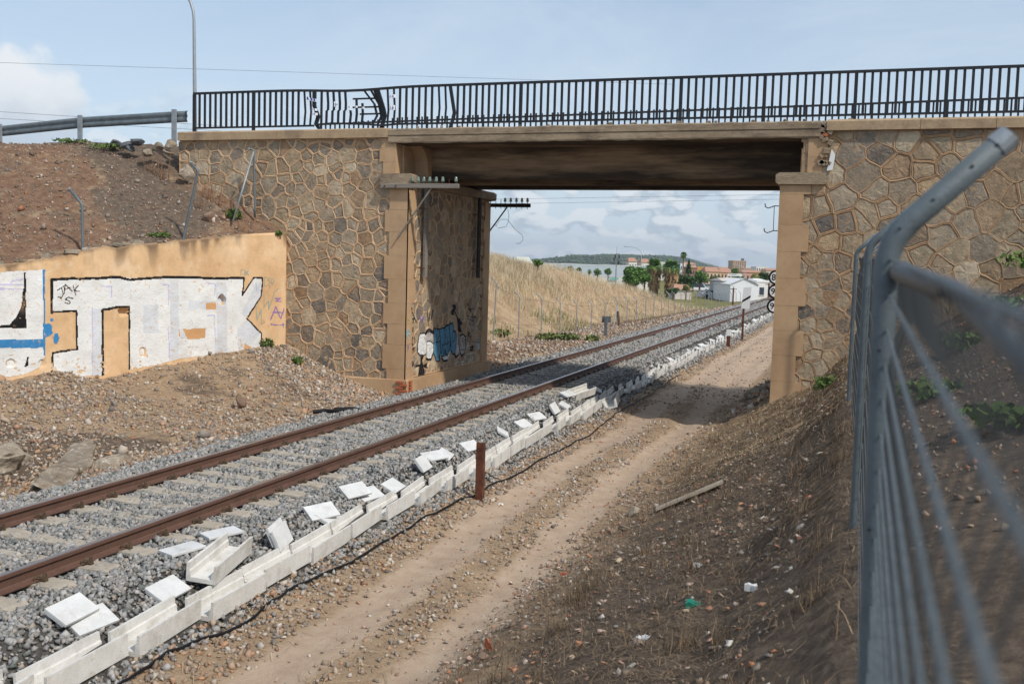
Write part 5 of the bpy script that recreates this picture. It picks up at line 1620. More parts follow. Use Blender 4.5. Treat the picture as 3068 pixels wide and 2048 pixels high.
lids = [(-6.33, 6.85, 0.24, -0.15, 0.28, 0.05, 'large white lid topmost of the nearest pair'), (-6.22, 6.95, 0.17, -0.1, 0.12, -0.15, 'white lid under the nearest one'), (-6.18, 7.95, 0.2, 0, 0.12, 0.02, 'single white lid leaning flat behind the second trough'),
        (-6.62, 8.75, 0.22, 0.1, 0.2, -0.32, 'white lid left of the askew trough'), (-6.5, 8.78, 0.15, 0.05, 0.05, -0.2, 'white lid half under the one left of the askew trough'), (-6.62, 9.45, 0.22, 0, 0.3, -0.5, 'white lid behind the far end of the askew trough'), (-6.55, 9.55, 0.14, 0, 0.12, -0.2, 'white lid under the one behind the askew trough'),
        (-6.14, 9.85, 0.24, 0.15, 1.15, 0.35, 'white lid standing upright between two troughs'), (-6.2, 9.85, 0.22, 0.15, 1.15, 0.35, 'second upright lid behind the first one'),
        (-6.22, 11, 0.22, 0.05, 0.25, -0.45, 'white lid on the pair level with the stamped trough'), (-6.15, 11.08, 0.16, 0, 0.12, 0.25, 'lower lid of the pair level with the stamped trough'), (-6.3, 12.05, 0.24, 0.1, 0.4, -0.35, 'left lid of two leaning side by side'), (-6.22, 12.3, 0.23, 0.1, 0.4, -0.25, 'right lid of two leaning side by side'),
        (-6.18, 13, 0.17, 0, 0.12, 0.06, 'flat white lid just before the rusty post'), (-6.25, 14.1, 0.22, 0, 0.9, 0.1, 'lid standing on edge behind the rusty post'), (-6.35, 14.9, 0.22, 0.1, 0.2, -0.5, 'lid lying on ballast just past the rusty post'), (-6.3, 15.25, 0.24, 0.1, 0.3, 0.2, 'lid leaning next after the rusty post'),
        (-6.25, 16.3, 0.24, 0.1, 0.2, -0.3, 'lid about two metres past the rusty post'), (-6.18, 16.7, 0.18, 0.1, 0.12, 0.1, 'lower lid about two metres past the rusty post'), (-6.25, 18, 0.25, 0.1, 0.5, 0.4, 'lid tilted up before the bridge shadow, first of two'), (-6.28, 18.6, 0.25, 0.1, 0.4, -0.2, 'lid tilted up before the bridge shadow, second of three'), (-6.22, 19.2, 0.25, 0.6, 0.2, -0.2, 'lid tilted up before the bridge shadow, second of two'),
        (-6.25, 20.2, 0.27, 0.1, 0.2, -0.4, 'broad lid on the row near the shadow edge'), (-6.2, 21.2, 0.24, 0.1, 1, 0.1, 'lid on edge at the shadow edge'), (-6.22, 22.3, 0.22, 0.1, 0.2, 0.1, 'lid lying just inside the bridge shadow'), (-6.4, 23.2, 0.3, 0.1, 0.3, -0.3, 'upper lid of the jumbled heap in the bridge shadow'), (-6.5, 23.4, 0.18, 0.2, 0.2, 0.2, 'lower lid of the jumbled heap in the bridge shadow'), (-6.35, 24.6, 0.26, 0.5, 0.2, -0.4, 'lid at the far end of the jumbled heap'), (-6.25, 25.6, 0.26, 0.3, 0.3, 0.3, 'lid near the far edge of the bridge shadow')]
placed = []
for (x_, y_, dz_, rx_, ry_, rz_, lb) in lids[::-1]:
    if any(w_ in lb for w_ in ('half under', 'under the one behind', 'second of three', 'lower lid about')):
        continue
    if ry_ > .8:                                         # standing on edge against a trough
        place_obj('trough_lid', lm, (x_ + .08, y_, gz(x_, y_) + .15), (rx_, ry_, rz_), lb, 'lid', 'lids beside the near troughs')
        continue
    x_ = min(x_ + .02, -6.16)                            # lying on the ballast shoulder
    sl_ = math.atan2(float(ground(x_ - .12, y_, False) - ground(x_ + .10, y_, False)), .22)
    up_ = .050 * sum(1 for a_, b_ in placed if math.hypot(a_ - x_, b_ - y_) < .30)
    placed.append((x_, y_))
    place_obj('trough_lid', lm, (x_, y_, float(ground(x_, y_, False)) + .075 + up_), (.04, sl_ * .9 + (.10 if up_ else .02), rz_), lb, 'lid', 'lids beside the near troughs')

# black cable along the road edge
cp = []
for (u, v) in [(300, 2100), (382, 2048), (501, 1973), (716, 1868), (859, 1775), (1006, 1712), (1146, 1630), (1279, 1555), (1419, 1486), (1550, 1415), (1676, 1349), (1768, 1295), (1845, 1238), (1906, 1203), (1952, 1180), (1971, 1165), (2006, 1142), (2048, 1115)]:
    p = at_z(u, v, -.54); cp.append((p[0], p[1]))
cc = []
for (a_, b_) in zip(cp[:-1], cp[1:]):
    for k in range(6):
        t = k / 6; x_, y_ = a_[0] + (b_[0] - a_[0]) * t, a_[1] + (b_[1] - a_[1]) * t
        cc.append((x_ + .008 * math.sin(y_ * 3), y_, gz(x_, y_) + .045))
tag(MB().tube(cc, .014, 6).build('cable', MT['cable'], None, True), 'black cable lying along the edge of the dirt road', 'cable')
q = at_z(1025, 1225, -.15)
hp = [(q[0] - .55, q[1] - .25, .18), (q[0] - .35, q[1] - .1, .10), (q[0] - .15, q[1] - .05, .06), (q[0] - .02, q[1] - .15, .05)]
hp = [(a_, b_, gz(a_, b_) + c_ * .6 + .04) for a_, b_, c_ in hp]
hs = thing('broken_hose', hp[2], 'broken black rubber hose pieces on the rubble near the pier', 'hose')
MB().tube(hp, .045, 8).build('hose_piece', MT['cable'], hs); MB().tube([(hp[2][0], hp[2][1], hp[2][2] + .03), (hp[2][0] + .25, hp[2][1] + .35, hp[2][2] + .02), (hp[2][0] + .42, hp[2][1] + .42, hp[2][2] - .02)], .05, 8).build('hose_piece', MT['cable'], hs)

# rusty marker posts
def ipost(x_, y_, z0, z1, w, label, mats=('rust',)):
    t = thing('marker_post', (x_, y_, z0), label, 'post')
    MB().box((x_ - w / 2, y_ - .006, z0 - .2), (x_ + w / 2, y_ + .006, z1)).box((x_ - w / 2, y_ + .0065, z0 - .2), (x_ - w / 2 + .01, y_ + w * .8, z1)).box((x_ + w / 2 - .01, y_ + .0065, z0 - .2), (x_ + w / 2, y_ + w * .8, z1)).build('channel_section', MT['rust'], t)
    return t


p = at_z(1434, 1492, -.56); ipost(p[0], p[1], gz(p[0], p[1]), .29, .115, 'short rusty steel post beside the troughs')
t = ipost(-5.35, 47.6, -.6, .22, .16, 'short post with white top in the distance beside the troughs')
MB().box((-5.45, 47.57, -.05), (-5.25, 47.75, .24)).build('white_top', MT['paint_white'], t)
# white board sign with black bar
sg = thing('trackside_sign', (-5.25, 53, -.55), 'white board with diagonal black bar on a rusty post by the track', 'sign')
MB().box((-5.30, 52.99, -.8), (-5.20, 53.09, 1.25)).build('post', MT['rust'], sg)
pn = [at_y(2228, 861, 52.95), at_y(2252, 860, 52.95), at_y(2245, 925, 52.95), at_y(2220, 924, 52.95)]
brd = MB().prism([tuple(q) for q in pn], (0, .03, 0)).build('board', MT['paint_white'], sg)
pb = [at_y(2224, 899, 52.945), at_y(2249, 884, 52.945), at_y(2249, 891, 52.945), at_y(2223, 906, 52.945)]
MB().prism([tuple(q) for q in pb], (0, .004, 0)).build('black_bar', MT['paint_black'], brd)
# speed discs
sp = thing('speed_sign', (-3.62, 52, -.62), 'three round white speed discs with black rims on one post behind the right pier', 'sign')
MB().tube([(-3.55, 52.06, -.8), (-3.55, 52.06, 2.9)], .04, 8).build('post', MT['rust'], sp)
for (u, v, s) in ((2322, 831, '85'), (2320, 873, '90'), (2317, 917, '95')):
    c = at_y(u + 3, v, 52.0)
    for r, d, m_, nm in ((.375, .0, 'paint_black', 'disc_rim'), (.275, -.004, 'paint_white', 'disc_face')):
        mb = MB(); n = 28
        vv = [(c[0] + r * math.cos(6.2832 * i / n), 52.0 + d - .012, c[2] + r * math.sin(6.2832 * i / n)) for i in range(n)]
        mb.prism(vv, (0, .02, 0)); rim = mb.build(nm, MT[m_], sp if nm == 'disc_rim' else rim)
    cu = bpy.data.curves.new('numerals', 'FONT'); cu.body = s; cu.size = .44; cu.extrude = .002; cu.align_x = 'CENTER'; cu.offset = .006
    tmp = bpy.data.objects.new('tmp', cu); COL.objects.link(tmp)
    me = bpy.data.meshes.new_from_object(tmp.evaluated_get(bpy.context.evaluated_depsgraph_get())); bpy.data.objects.remove(tmp)
    o = link('numerals', me, MT['paint_black'], rim.parent); o.location = (c[0] + 3.62, -.022, c[2] - .14 + .62); o.rotation_euler = (math.pi / 2, 0, 0)

def slope_pt(u, v):
    r = ray(u, v); t = np.linspace(2, 30, 3000); P = EYE + r * t[:, None]; d = P[:, 2] - ground(P[:, 0], P[:, 1], False); i = int(np.argmax(d < 0)); return P[i]


# plank, litter
q0, q1 = slope_pt(1965, 1537), slope_pt(2165, 1455)
z0, z1 = gz(q0[0], q0[1]) + .06, gz(q1[0], q1[1]) + .06
pk = MB(); dxy = np.array([q1[0] - q0[0], q1[1] - q0[1]]); Lp = np.linalg.norm(dxy); dxy /= Lp; sd = np.array([-dxy[1], dxy[0]])
hw = .15
cr = [np.array([q_[0] + sd[0] * g_, q_[1] + sd[1] * g_, 0.0]) for q_ in (q0, q1) for g_ in (-hw, hw)]
for c_ in cr:
    c_[2] = float(ground(c_[0], c_[1], False)) + .075
dn = np.array([0, 0, -.03])
pk.add([cr[0], cr[1], cr[3], cr[2], cr[0] + dn, cr[1] + dn, cr[3] + dn, cr[2] + dn], [(0, 1, 2, 3), (7, 6, 5, 4), (0, 4, 5, 1), (1, 5, 6, 2), (2, 6, 7, 3), (3, 7, 4, 0)])
tag(pk.build('plank', MT['plank']), 'long pale wooden plank lying on the right slope', 'plank')
lit = [(2080, 1815, 'plastic_green', 'crumpled green plastic scrap on the slope', 'plastic scrap', .20), (2290, 1490, 'lid', 'white crumpled paper lump on the slope', 'paper', .13), (1930, 1920, 'lid', 'white plastic strip near the bottom of the slope', 'plastic scrap', .16), (2250, 1760, 'lid', 'white torn scrap high on the slope', 'paper', .12), (2092, 1695, 'lid', 'grey-white shard beside the orange stones', 'shard', .12),
       (475, 1975, 'brick', 'small crushed colourful carton by the cable', 'carton', .09), (1255, 1540, 'brick', 'ribbed red brick fragment by the cable', 'brick', .09), (1690, 1720, 'brick', 'striped red brick fragment on the far wheel track edge', 'brick', .09), (1500, 1512, 'paint_white', 'white shard lying past the rusty post', 'shard', .10), (2000, 1440, 'brick', 'red tile piece near the plank', 'tile', .08), (1740, 1130 + 150, 'paint_white', 'pale plastic scrap on the road before the shadow', 'plastic scrap', .16)]
for k, (u, v, m_, lb, ct, d) in enumerate(lit):
    p = slope_pt(u, v); d *= .45
    Rl = random.Random(k)
    mb = MB(); n = 5; vv = []
    for i in range(n):
        for j in range(n):
            vv.append((p[0] + (i / 4 - .5) * d * 1.4 + Rl.uniform(-.01, .01), p[1] + (j / 4 - .5) * d + Rl.uniform(-.01, .01), p[2] + .015 + Rl.uniform(0, .30) * d))
    ff = [(i * n + j, i * n + j + 1, (i + 1) * n + j + 1, (i + 1) * n + j) for i in range(n - 1) for j in range(n - 1)]
    lo = [(a_, b_, p[2] - .02) for a_, b_, c_ in vv]
    mb.add(vv + lo, ff + [tuple(25 + i for i in q_[::-1]) for q_ in ff] + [(i, i + 1, i + 26, i + 25) for i in range(4)] + [(20 + i, 21 + i, 46 + i, 45 + i) for i in range(4)] + [(i * 5, i * 5 + 5, i * 5 + 30, i * 5 + 25) for i in range(4)] + [(i * 5 + 4, i * 5 + 9, i * 5 + 34, i * 5 + 29) for i in range(4)])
    tag(mb.build('litter', MT[m_]), lb, ct)

# ------------------------------------------------------------------ fences
def bent_post(pts, r, m_, label, group, cat='fence post', name='fence_post', parent=None):
    base = pts[0]
    t = parent or thing(name, base, label, cat, group)
    P = [np.array(p, float) for p in pts]
    out = [P[0] - np.array([0, 0, .25])]
    out += [P[0]]
    for i in range(1, len(P) - 1):                     # rounded bends
        a, b, c = P[i - 1], P[i], P[i + 1]
        l1 = min(.065, np.linalg.norm(b - a) * .4); l2 = min(.065, np.linalg.norm(c - b) * .4)
        s, e = b + (a - b) / np.linalg.norm(a - b) * l1, b + (c - b) / np.linalg.norm(c - b) * l2
        for k in range(5):
            w = k / 4; out.append((1 - w) ** 2 * s + 2 * w * (1 - w) * b + w * w * e)
    out.append(P[-1])
    tb_ = MB().tube(out, r, 12).build('post' if parent else 'tube', MT[m_], t, True)
    d = (P[-1] - P[-2]) / np.linalg.norm(P[-1] - P[-2])
    MB().tube([P[-1] - d * .03, P[-1] + d * .006], r * 1.05, 12).build('end_cap', MT['galv'], tb_ if parent else t)
    return t


# posts on the left embankment
p0, p1, p2 = at_y(248, 765, 17.75), at_y(246, 612, 17.75), at_y(207, 565, 17.75)
bent_post([p0, p1, p2], .032, 'galv_dark', 'grey bent-top fence post rising behind the left part of the graffiti wall', 'posts on the embankment')
p0, p1, p2 = at_y(545, 735, 19.95), at_y(594, 512, 19.95), at_y(571, 486, 19.95)
bent_post([p0, p1, p2], .032, 'galv_dark', 'grey bent-top fence post leaning right on the embankment', 'posts on the embankment')
p0, p1 = at_y(697, 648, 21.4), at_y(760, 455, 22.1)
t = thing('brace_pole', p0, 'shiny galvanised pole leaning against the thin post by the stone wall', 'pole'); MB().tube([p0 + np.array([0, 0, -.15]), p1], .024, 10).build('tube', MT['galv'], t, True)
p0, p1, p2 = at_y(764, 622, 22.2), at_y(760, 448, 22.2), at_y(745, 446, 22.15)
bent_post([p0, p1, p2], .026, 'galv_dark', 'thin upright post against the stone wall with a short hooked top', 'posts on the embankment')

# far bent posts along the grass bank
meas = [((1478, 982), (1488, 847)), ((1553, 1020), (1557, 888)), ((1621, 1013), (1624, 894)), ((1677, 1006), (1679, 904)), ((1726, 1005), (1729, 911)), ((1770, 1002), (1774, 911)), ((1810, 992), (1814, 906)), ((1847, 984), (1850, 899)), ((1878, 977), (1880, 898)), ((1906, 973), (1908.6, 898)), ((1933, 964), (1936, 891)), ((1958, 957), (1961, 883)), ((1982, 949), (1984, 881)), ((2003, 945), (2004, 880)), ((2020, 943), (2022, 881)), ((2039, 941), (2041, 880)),
        ((2055, 937), (2057, 880)), ((2084, 931), (2086, 877)), ((2098, 930), (2100, 876)), ((2111, 929), (2113, 876)), ((2123, 925), (2124, 876)), ((2131, 930), (2132, 878)), ((2145, 920), (2146, 876)), ((2155, 918), (2156, 876)), ((2165, 916), (2166, 876)), ((2175, 914), (2176, 876)), ((2190, 912), (2191, 877)), ((2205, 911), (2206, 877)), ((2217, 910), (2219, 877))]
bf = thing('wire_fence', (-13.8, 60, -.6), 'line of galvanised bent-top fence posts along the foot of the dry bank', 'fence')
ordw = ['first', 'second', 'third', 'fourth', 'fifth', 'sixth', 'seventh', 'eighth', 'ninth', 'tenth']
prev = None
for k, (b, tp_) in enumerate(meas):
    Y = 40.3 + 3.0 * k if k else 40.5
    p0, p1 = at_y(*b, Y), at_y(*tp_, Y)
    p0[2] = min(p0[2], gz(p0[0], p0[1]) + .05)
    s = .36
    p2 = p1 + np.array([-.27, .0, .22])
    bent_post([p0, p1, p2], .026 if k < 8 else .03, 'galv', None, None, parent=bf)
    if prev is not None and k < 24:
        for hh in (.35, .95):
            w0 = prev[0] + (prev[1] - prev[0]) * hh; w1 = p0 + (p1 - p0) * hh
            MB().tube([w0, (w0 + w1) / 2 - np.array([0, 0, .02]), w1], .005, 4, False).build('wire', MT['wire'], bf)
    prev = (p0, p1)
b0, b1 = at_y(1836, 987, 58.0), at_y(1850, 915, 60.5)
t = thing('brace_pole', b0, 'thin pale brace leaning on the eighth bank fence post', 'pole'); MB().tube([b0, b1], .03, 8).build('tube', MT['galv'], t)
b0, b1 = at_y(1858, 982, 60), at_y(1851, 932, 60)
t = thing('timber_stub', b0, 'brown timber stub standing behind the braced post', 'timber'); MB().tube([b0 + np.array([0, 0, -.2]), b1], [.10, .08], 8).build('trunk', MT['bark'], t)
b0, b1 = at_y(2061, 937, 91), at_y(2068, 880, 91)
t = thing('brace_pole', b0, 'grey brace leaning in the distant stretch of the bank fence', 'pole'); MB().tube([b0, b1], .035, 8).build('tube', MT['galv'], t)
# grey marker post with plate
b0 = at_z(1814, 1013, -.40)
t = thing('marker_post', b0, 'grey wooden marker post with a small plate in front of the bank fence', 'post')
MB().box((b0[0] - .07, b0[1] - .05, b0[2] - .2), (b0[0] + .07, b0[1] + .05, b0[2] + 1.02)).build('post', MT['galv_dark'], t)
MB().box((b0[0] - .22, b0[1] + .051, b0[2] + .75), (b0[0] + .22, b0[1] + .075, b0[2] + 1.06)).build('plate', MT['galv_dark'], t)

# near fence on the right
pA = at_y(2657, 723, 2.35); pB = at_y(2603, 736, 7.0); pC = at_y(2566, 754, 14.0)
nf = thing('mesh_fence', (.12, 8.0, 1.2), 'grey welded wire mesh fence with bent-top posts along the right slope, nearest the viewer', 'fence')
PX = [(pA[0], 2.35, pA[2]), (pB[0], 7.0, pB[2]), (pC[0], 14.0, pC[2]), (.16, 18.0, 3.25), (.2, 21.8, 3.25)]
for k, (x_, y_, zt) in enumerate(PX):
    zg = gz(x_, y_)
    tip = at_y(3020, 412, 2.37) if k == 0 else (x_ + .235, y_, zt + .225)
    xb_ = at_y(2624, 2030, 2.35)[0] if k == 0 else x_
    q = bent_post([(xb_, y_, zg), (x_, y_, zt), tip], .0262, 'fence_paint', None, None, parent=nf)
    if k == 0:
        b_ = MB()
        for w in (.12, .40, .72, .92):
            c_ = np.array([x_, y_, zt]) * (1 - w) + np.array(tip) * w
            b_.cbox((c_[0] - .004, c_[1] - .0262, c_[2]), (.005, .004, .005))
        for z_ in (2.80, 2.40, 2.00):
            b_.cbox((x_ - .004, y_ - .0262, z_), (.005, .004, .005))
        b_.build('hole_marks', MT['paint_black'], nf.children[-1] if False else nf)  # black blocks stand in for small holes, their dark inside put in as colour


def panel(x0, y0, x1, y1, zt0, zt1, zb0, zb1, dz=.076, dy=.05, r=.0022, kink=True, rv=None, bow=0.0):
    L_ = math.hypot(x1 - x0, y1 - y0); nz = int((zt0 - zb0) / dz)

    def P(s, w, off=0.0):
        x_ = x0 + (x1 - x0) * s; y_ = y0 + (y1 - y0) * s
        zt = zt0 + (zt1 - zt0) * s; zb = zb0 + (zb1 - zb0) * s
        return (x_ + off + bow * math.sin(math.pi * s), y_, zb + (zt - zb) * w)
    for k in range(nz + 1):
        w = k / nz
        pts = [P(s, w, (.006 if kink and .02 < s < .05 else 0)) for s in np.linspace(0, 1, 14)]
        MB().tube(pts, r, 6, False).build('horizontal_wire', MT['fence_paint'], nf)
    nv = int(L_ / dy)
    for k in range(nv + 1):
        s = k / nv
        q = []
        for j in range(17):
            w = j / 16
            off = .028 if any(abs(w - f_) < .035 for f_ in (.0625, .5, .9375)) else 0.0      # stiffening folds
            q.append(P(s, w, off + r * 2))
        MB().tube(q, rv or r, 5, False).build('vertical_wire', MT['fence_mesh_shaded'], nf)


panel(PX[0][0] + .010, 2.34, .058, .18, 3.0, 2.945, 1.22, 1.27, r=.0034, rv=.0017, dy=.07, dz=.076)
MB().tube([(PX[0][0] + .028, 2.33, 2.972), (PX[0][0] + .020, 2.0, 2.975), (PX[0][0] - .0, 1.5, 2.968), (.088, .95, 2.952), (.072, .5, 2.932), (.064, .2, 2.915)], [.020, .019, .015, .010, .007, .006], 10).build('top_rail', MT['fence_mesh_shaded'], nf, True)
for k in range(3):
    (xa, ya, za), (xb, yb, zb_) = PX[k], PX[k + 1]
    panel(xa + .03, ya + .03, xb + .03, yb - .03, za - .08, zb_ - .08, gz(xa, ya) + .05, gz(xb, yb) + .05, dz=.15, dy=.10, r=.0022)

# ------------------------------------------------------------------ guardrail, street lamp, overhead wires
gr = thing('guardrail', (-20.5, 22.8, 6.0), 'galvanised crash barrier along the road left of the bridge railing', 'guardrail')
gp = [(-30.5, 6.15), (-26.8, 6.42), (-23.41, 6.57), (-20.55, 6.76), (-17.42, 6.85), (-17.0, 6.86)]
sec = [(.0, .0), (-.03, -.02), (-.05, -.055), (-.05, -.095), (-.02, -.13), (-.02, -.165), (-.05, -.20), (-.05, -.245), (-.03, -.28), (.0, -.30)]
wb = MB(); v = []; f = []
xs_ = np.linspace(-30.5, -17.05, 40)
for xx in xs_:
    zt = float(np.interp(xx, [p_[0] for p_ in gp], [p_[1] for p_ in gp])) - .02
    for (a_, b_) in sec:
        v.append((xx, 22.78 + a_ * .8, zt + b_ * .98))
n = len(sec)
for i in range(len(xs_) - 1):
    for j in range(n - 1):
        f.append((i * n + j, (i + 1) * n + j, (i + 1) * n + j + 1, i * n + j + 1))
wb.add(v, f)
o = wb.build('beam', MT['galv_dark'], gr, True)
so = o.modifiers.new('thickness', 'SOLIDIFY'); so.thickness = .004
for (xx, zt) in ((-17.42, 6.87), (-20.55, 6.78), (-23.41, 6.59), (-26.6, 6.45)):
    MB().box((xx - .065, 22.66, zt - .95), (xx + .065, 22.672, zt)).box((xx - .065, 22.6725, zt - .95), (xx - .055, 22.72, zt)).box((xx + .055, 22.6725, zt - .95), (xx + .065, 22.72, zt)).build('post', MT['galv'], gr)
for k in range(8):
    MB().tube([(-17.15 + (k % 2) * .05, 22.735, 6.80 - (k // 2) * .075), (-17.15 + (k % 2) * .05, 22.72, 6.80 - (k // 2) * .075)], .008, 6).build('bolt', MT['galv_dark'], gr)


def lamp_post(base, top, reach, label, r=.08, head=True, dirx=-1.0, m_='galv', rise=.5, group=None):
    t = thing('street_lamp', base, label, 'street lamp', group)
    b, tp_ = np.array(base, float), np.array(top, float)
    pts = [b, b + (tp_ - b) * .5, tp_]
    for k in range(1, 9):
        a = k / 8 * math.pi / 2
        pts.append(tp_ + np.array([dirx * reach * (1 - math.cos(a)) * .85, 0, reach * rise * math.sin(a)]))
    e = pts[-1] + np.array([dirx * reach * .15, 0, 0]); pts.append(e)
    rr = [r, r * .85] + [r * .6] * (len(pts) - 2)
    MB().tube(pts, rr, 10).build('pole', MT[m_], t, True)
    if head:
        hd = MB(); hd.prism([(e[0], e[1] - .13, e[2] - .05), (e[0], e[1] + .13, e[2] - .05), (e[0], e[1] + .1, e[2] + .05), (e[0], e[1] - .1, e[2] + .05)], (dirx * .75, 0, .02)); hd.build('lamp_head', MT['galv_dark'], t)
    return t


b = at_y(588, 300, 32); tp_ = at_y(581, 60, 32)
lamp_post((b[0], 32, 5.0), tuple(tp_), 2.2, 'tall pale street lamp behind the left end of the bridge railing', .09, rise=.75)
MT['lampgrey'] = M('lamp_grey', [S(176, 182, 186)], 2, 0.5)
for (a, b, D0, D1, lb) in [((-60, 186), (1800, 246), 60, 75, 'upper thin overhead wire crossing the sky above the railing'), ((-60, 331), (575, 372), 45, 45, 'upper of two thin wires low in the left sky'), ((-60, 352), (575, 388), 45, 45, 'lower of two thin wires low in the left sky'), ((1470, 597), (2345, 583), 60, 60, 'upper of two wires seen under the bridge'), ((1470, 611), (2345, 597), 62, 62, 'lower of two wires seen under the bridge')]:
    p0, p1 = at_d(*a, D0), at_d(*b, D1); d = p1 - p0; P = [p0 - d * .15 + d * 1.3 * k / 12 - np.array([0, 0, .0]) for k in range(13)]
    tag(MB().tube(P, .007 if D0 < 59 or D0 == D1 else .009, 4, False).build('overhead_wire', MT['wire']), lb, 'wire')

# ------------------------------------------------------------------ telegraph cross-arms on the pier
def insulator(t, p):
    o = MB().lathe(p, [(.012, .0), (.012, .05), (.035, .05), (.045, .07), (.042, .10), (.034, .115), (.036, .14), (.026, .165), (.010, .172)], 10).build('insulator', MT['glassins'], t, True)
    MB().tube([(p[0], p[1], p[2] - .16), (p[0], p[1], p[2] + .05)], .010, 6).build('pin', MT['rust'], t)


def crossarm(xl, xr, y, z, xs, bare_, brace, label, m_, hs=.055):
    t = thing('telegraph_crossarm', (xl + .5, y, z), label, 'cross-arm')
    MB().cbox(((xl + xr) / 2, y, z), (xr - xl, .09, hs * 2)).build('arm', MT[m_], t)
    for x_ in xs:
        insulator(t, (x_, y, z + hs))
    for x_ in bare_:
        MB().tube([(x_, y, z - .10), (x_, y, z + hs + .12)], .010, 6).build('pin', MT['rust'], t)
    a, b = brace
    MB().tube([a, b], .022, 8).build('brace', MT[m_ if m_ == 'wood' else 'rust'], t)
    m = (np.array(a) * .4 + np.array(b) * .6)
    MB().tube([m, m + np.array([.05, -.03, .07])], .008, 5).tube([m, m + np.array([.09, -.03, -.02])], .008, 5).build('hook', MT['rust'], t)
    for x_ in (xl + .12, xl + .42):
        MB().tube([(x_, y - .06, z), (x_, y - .04, z)], .02, 8).build('bolt', MT['rust'], t)
    return t


c1 = lambda u, v: at_y(1130 + u / 4.125, 400 + v / 4.125, 22.36)
xs = [c1(u, 600)[0] for u in (437, 508, 577, 650, 730, 811, 975)]
crossarm(c1(50, 650)[0], c1(1008, 650)[0], 22.36, c1(500, 650)[2], xs, [c1(890, 600)[0]], (c1(680, 660), c1(250, 1290)), 'weathered wooden cross-arm with glass insulators on the front of the left pier', 'wood')
c2 = lambda u, v: at_y(1130 + u / 4.125, 400 + v / 4.125, 28.42)
xs = [c2(u, 600)[0] for u in (1405, 1588, 1658, 1728, 1797, 1865)]
crossarm(c2(1300, 880)[0] - .2, c2(1893, 900)[0], 28.42, c2(1600, 888)[2], xs, [c2(1467, 850)[0], c2(1530, 850)[0]], (c2(1610, 905), c2(1335, 1280)), 'dark cross-arm with glass insulators on the far side of the left pier', 'wood_dark')


def wall_board(y, z0, z1, w, label, hooks, m_):
    t = thing('cable_board', (XL + .12, y, z0), label, 'wooden board')
    MB().cbox((XL + .14, y, (z0 + z1) / 2), (.06, w, z1 - z0)).build('board', MT[m_], t)
    for zz in hooks:
        pts = [(XL + .16, y + w / 2, zz), (XL + .16, y + w / 2 + .08, zz + .01), (XL + .16, y + w / 2 + .13, zz - .07), (XL + .16, y + w / 2 + .21, zz - .08), (XL + .16, y + w / 2 + .24, zz + .02)]
        MB().tube(pts, .010, 5).build('hook', MT['rust'], t)
    for zz in (z0 + .25, z1 - .5):
        MB().tube([(XL, y - .22, zz), (XL + .16, y - .22, zz), (XL + .16, y, zz)], .012, 5).build('bracket', MT['rust'], t)
    return t


pb0, pb1 = at_x(1279, 560, XL + .14), at_x(1275, 832, XL + .14)
wall_board(pb0[1], pb1[2], pb0[2] - .05, .17, 'grey weathered upright board on the inner face near the pier corner', [pb1[2] + .3, pb1[2] + .65, pb1[2] + 1.9], 'wood')
pb0, pb1 = at_x(1438, 592, XL + .14), at_x(1431, 832, XL + .14)
wall_board(pb0[1], pb1[2], pb0[2], .17, 'dark upright board with a column of hooks on the far end of the inner face', [pb0[2] - .15 - k * .38 for k in range(9)], 'wood_dark')
# loose wire hanging from the far cross-arm
w0 = c2(1620, 940)
wp = [c2(u, v) for u, v in ((1615, 930), (1628, 1010), (1622, 1090), (1590, 1150), (1500, 1170), (1465, 1140), (1520, 1060), (1600, 1060), (1625, 1080), (1700, 1180), (1790, 1250), (1805, 1310), (1760, 1360), (1715, 1355))]
tag(MB().tube(wp, .006, 4).build('loose_wire', MT['wire']), 'thin curled wire dangling from the dark cross-arm', 'wire')
# hooks on the right pier
t = thing('cable_hook', (XR - .05, 22.9, 3.6), 'two iron cable hooks on a rod on the right pier', 'hook')
h0, h1 = at_y(2320, 617, 22.9), at_y(2317, 691, 22.9)
for h in (h0, h1):
    MB().tube([(XR - .03, 22.9, h[2] + .0), (h[0], 22.9, h[2])], .011, 6).build('arm', MT['rust'], t)
    MB().tube([(h[0], 22.9, h[2]), (h[0] - .07, 22.88, h[2] - .03), (h[0] - .13, 22.88, h[2] - .05), (h[0] - .19, 22.88, h[2] - .02), (h[0] - .20, 22.88, h[2] + .05)], .012, 6).build('hook', MT['rust'], t)
MB().tube([h0, h1], .008, 6).build('rod', MT['rust'], t)
# ------------------------------------------------------------------ far side: town, trees, hill
def fp(u, D, z=None):
    p = at_d(u, 812, D)
    p[2] = gz(p[0], p[1]) if z is None else z
    return p


def zat(u, v, D):
    return float(at_d(u, v, D)[2])


def leaves(t, name, centre, rad, n, size, mat_, shells=7, seed=0, down=None):
    """clumped foliage: leaf cards gathered in several uneven clumps through the crown."""
    Rg = np.random.default_rng(seed)
    cs = Rg.normal(size=(shells, 3)); cs /= np.linalg.norm(cs, axis=1)[:, None]; cs *= Rg.uniform(.25, .78, (shells, 1))
    ci = Rg.integers(0, shells, n)
    q = Rg.normal(size=(n, 3)); q /= np.linalg.norm(q, axis=1)[:, None]; q *= (Rg.random(n) ** .33)[:, None] * Rg.uniform(.30, .52, shells)[ci][:, None]
    c = np.array(centre) + (cs[ci] + q) * np.array(rad)
    m = rot_mats(n); s = size * Rg.uniform(.6, 1.4, n)
    quad = np.array([(-.6, -.5, 0), (.6, -.5, 0.1), (.5, .6, 0), (-.5, .5, .1)])
    V = (np.einsum('nij,kj->nki', m, quad) * s[:, None, None] + c[:, None]).reshape(-1, 3) - ORG[t]
    return link(name, fast_mesh(name, V, np.arange(len(V)).reshape(-1, 4)), MT[mat_], t)


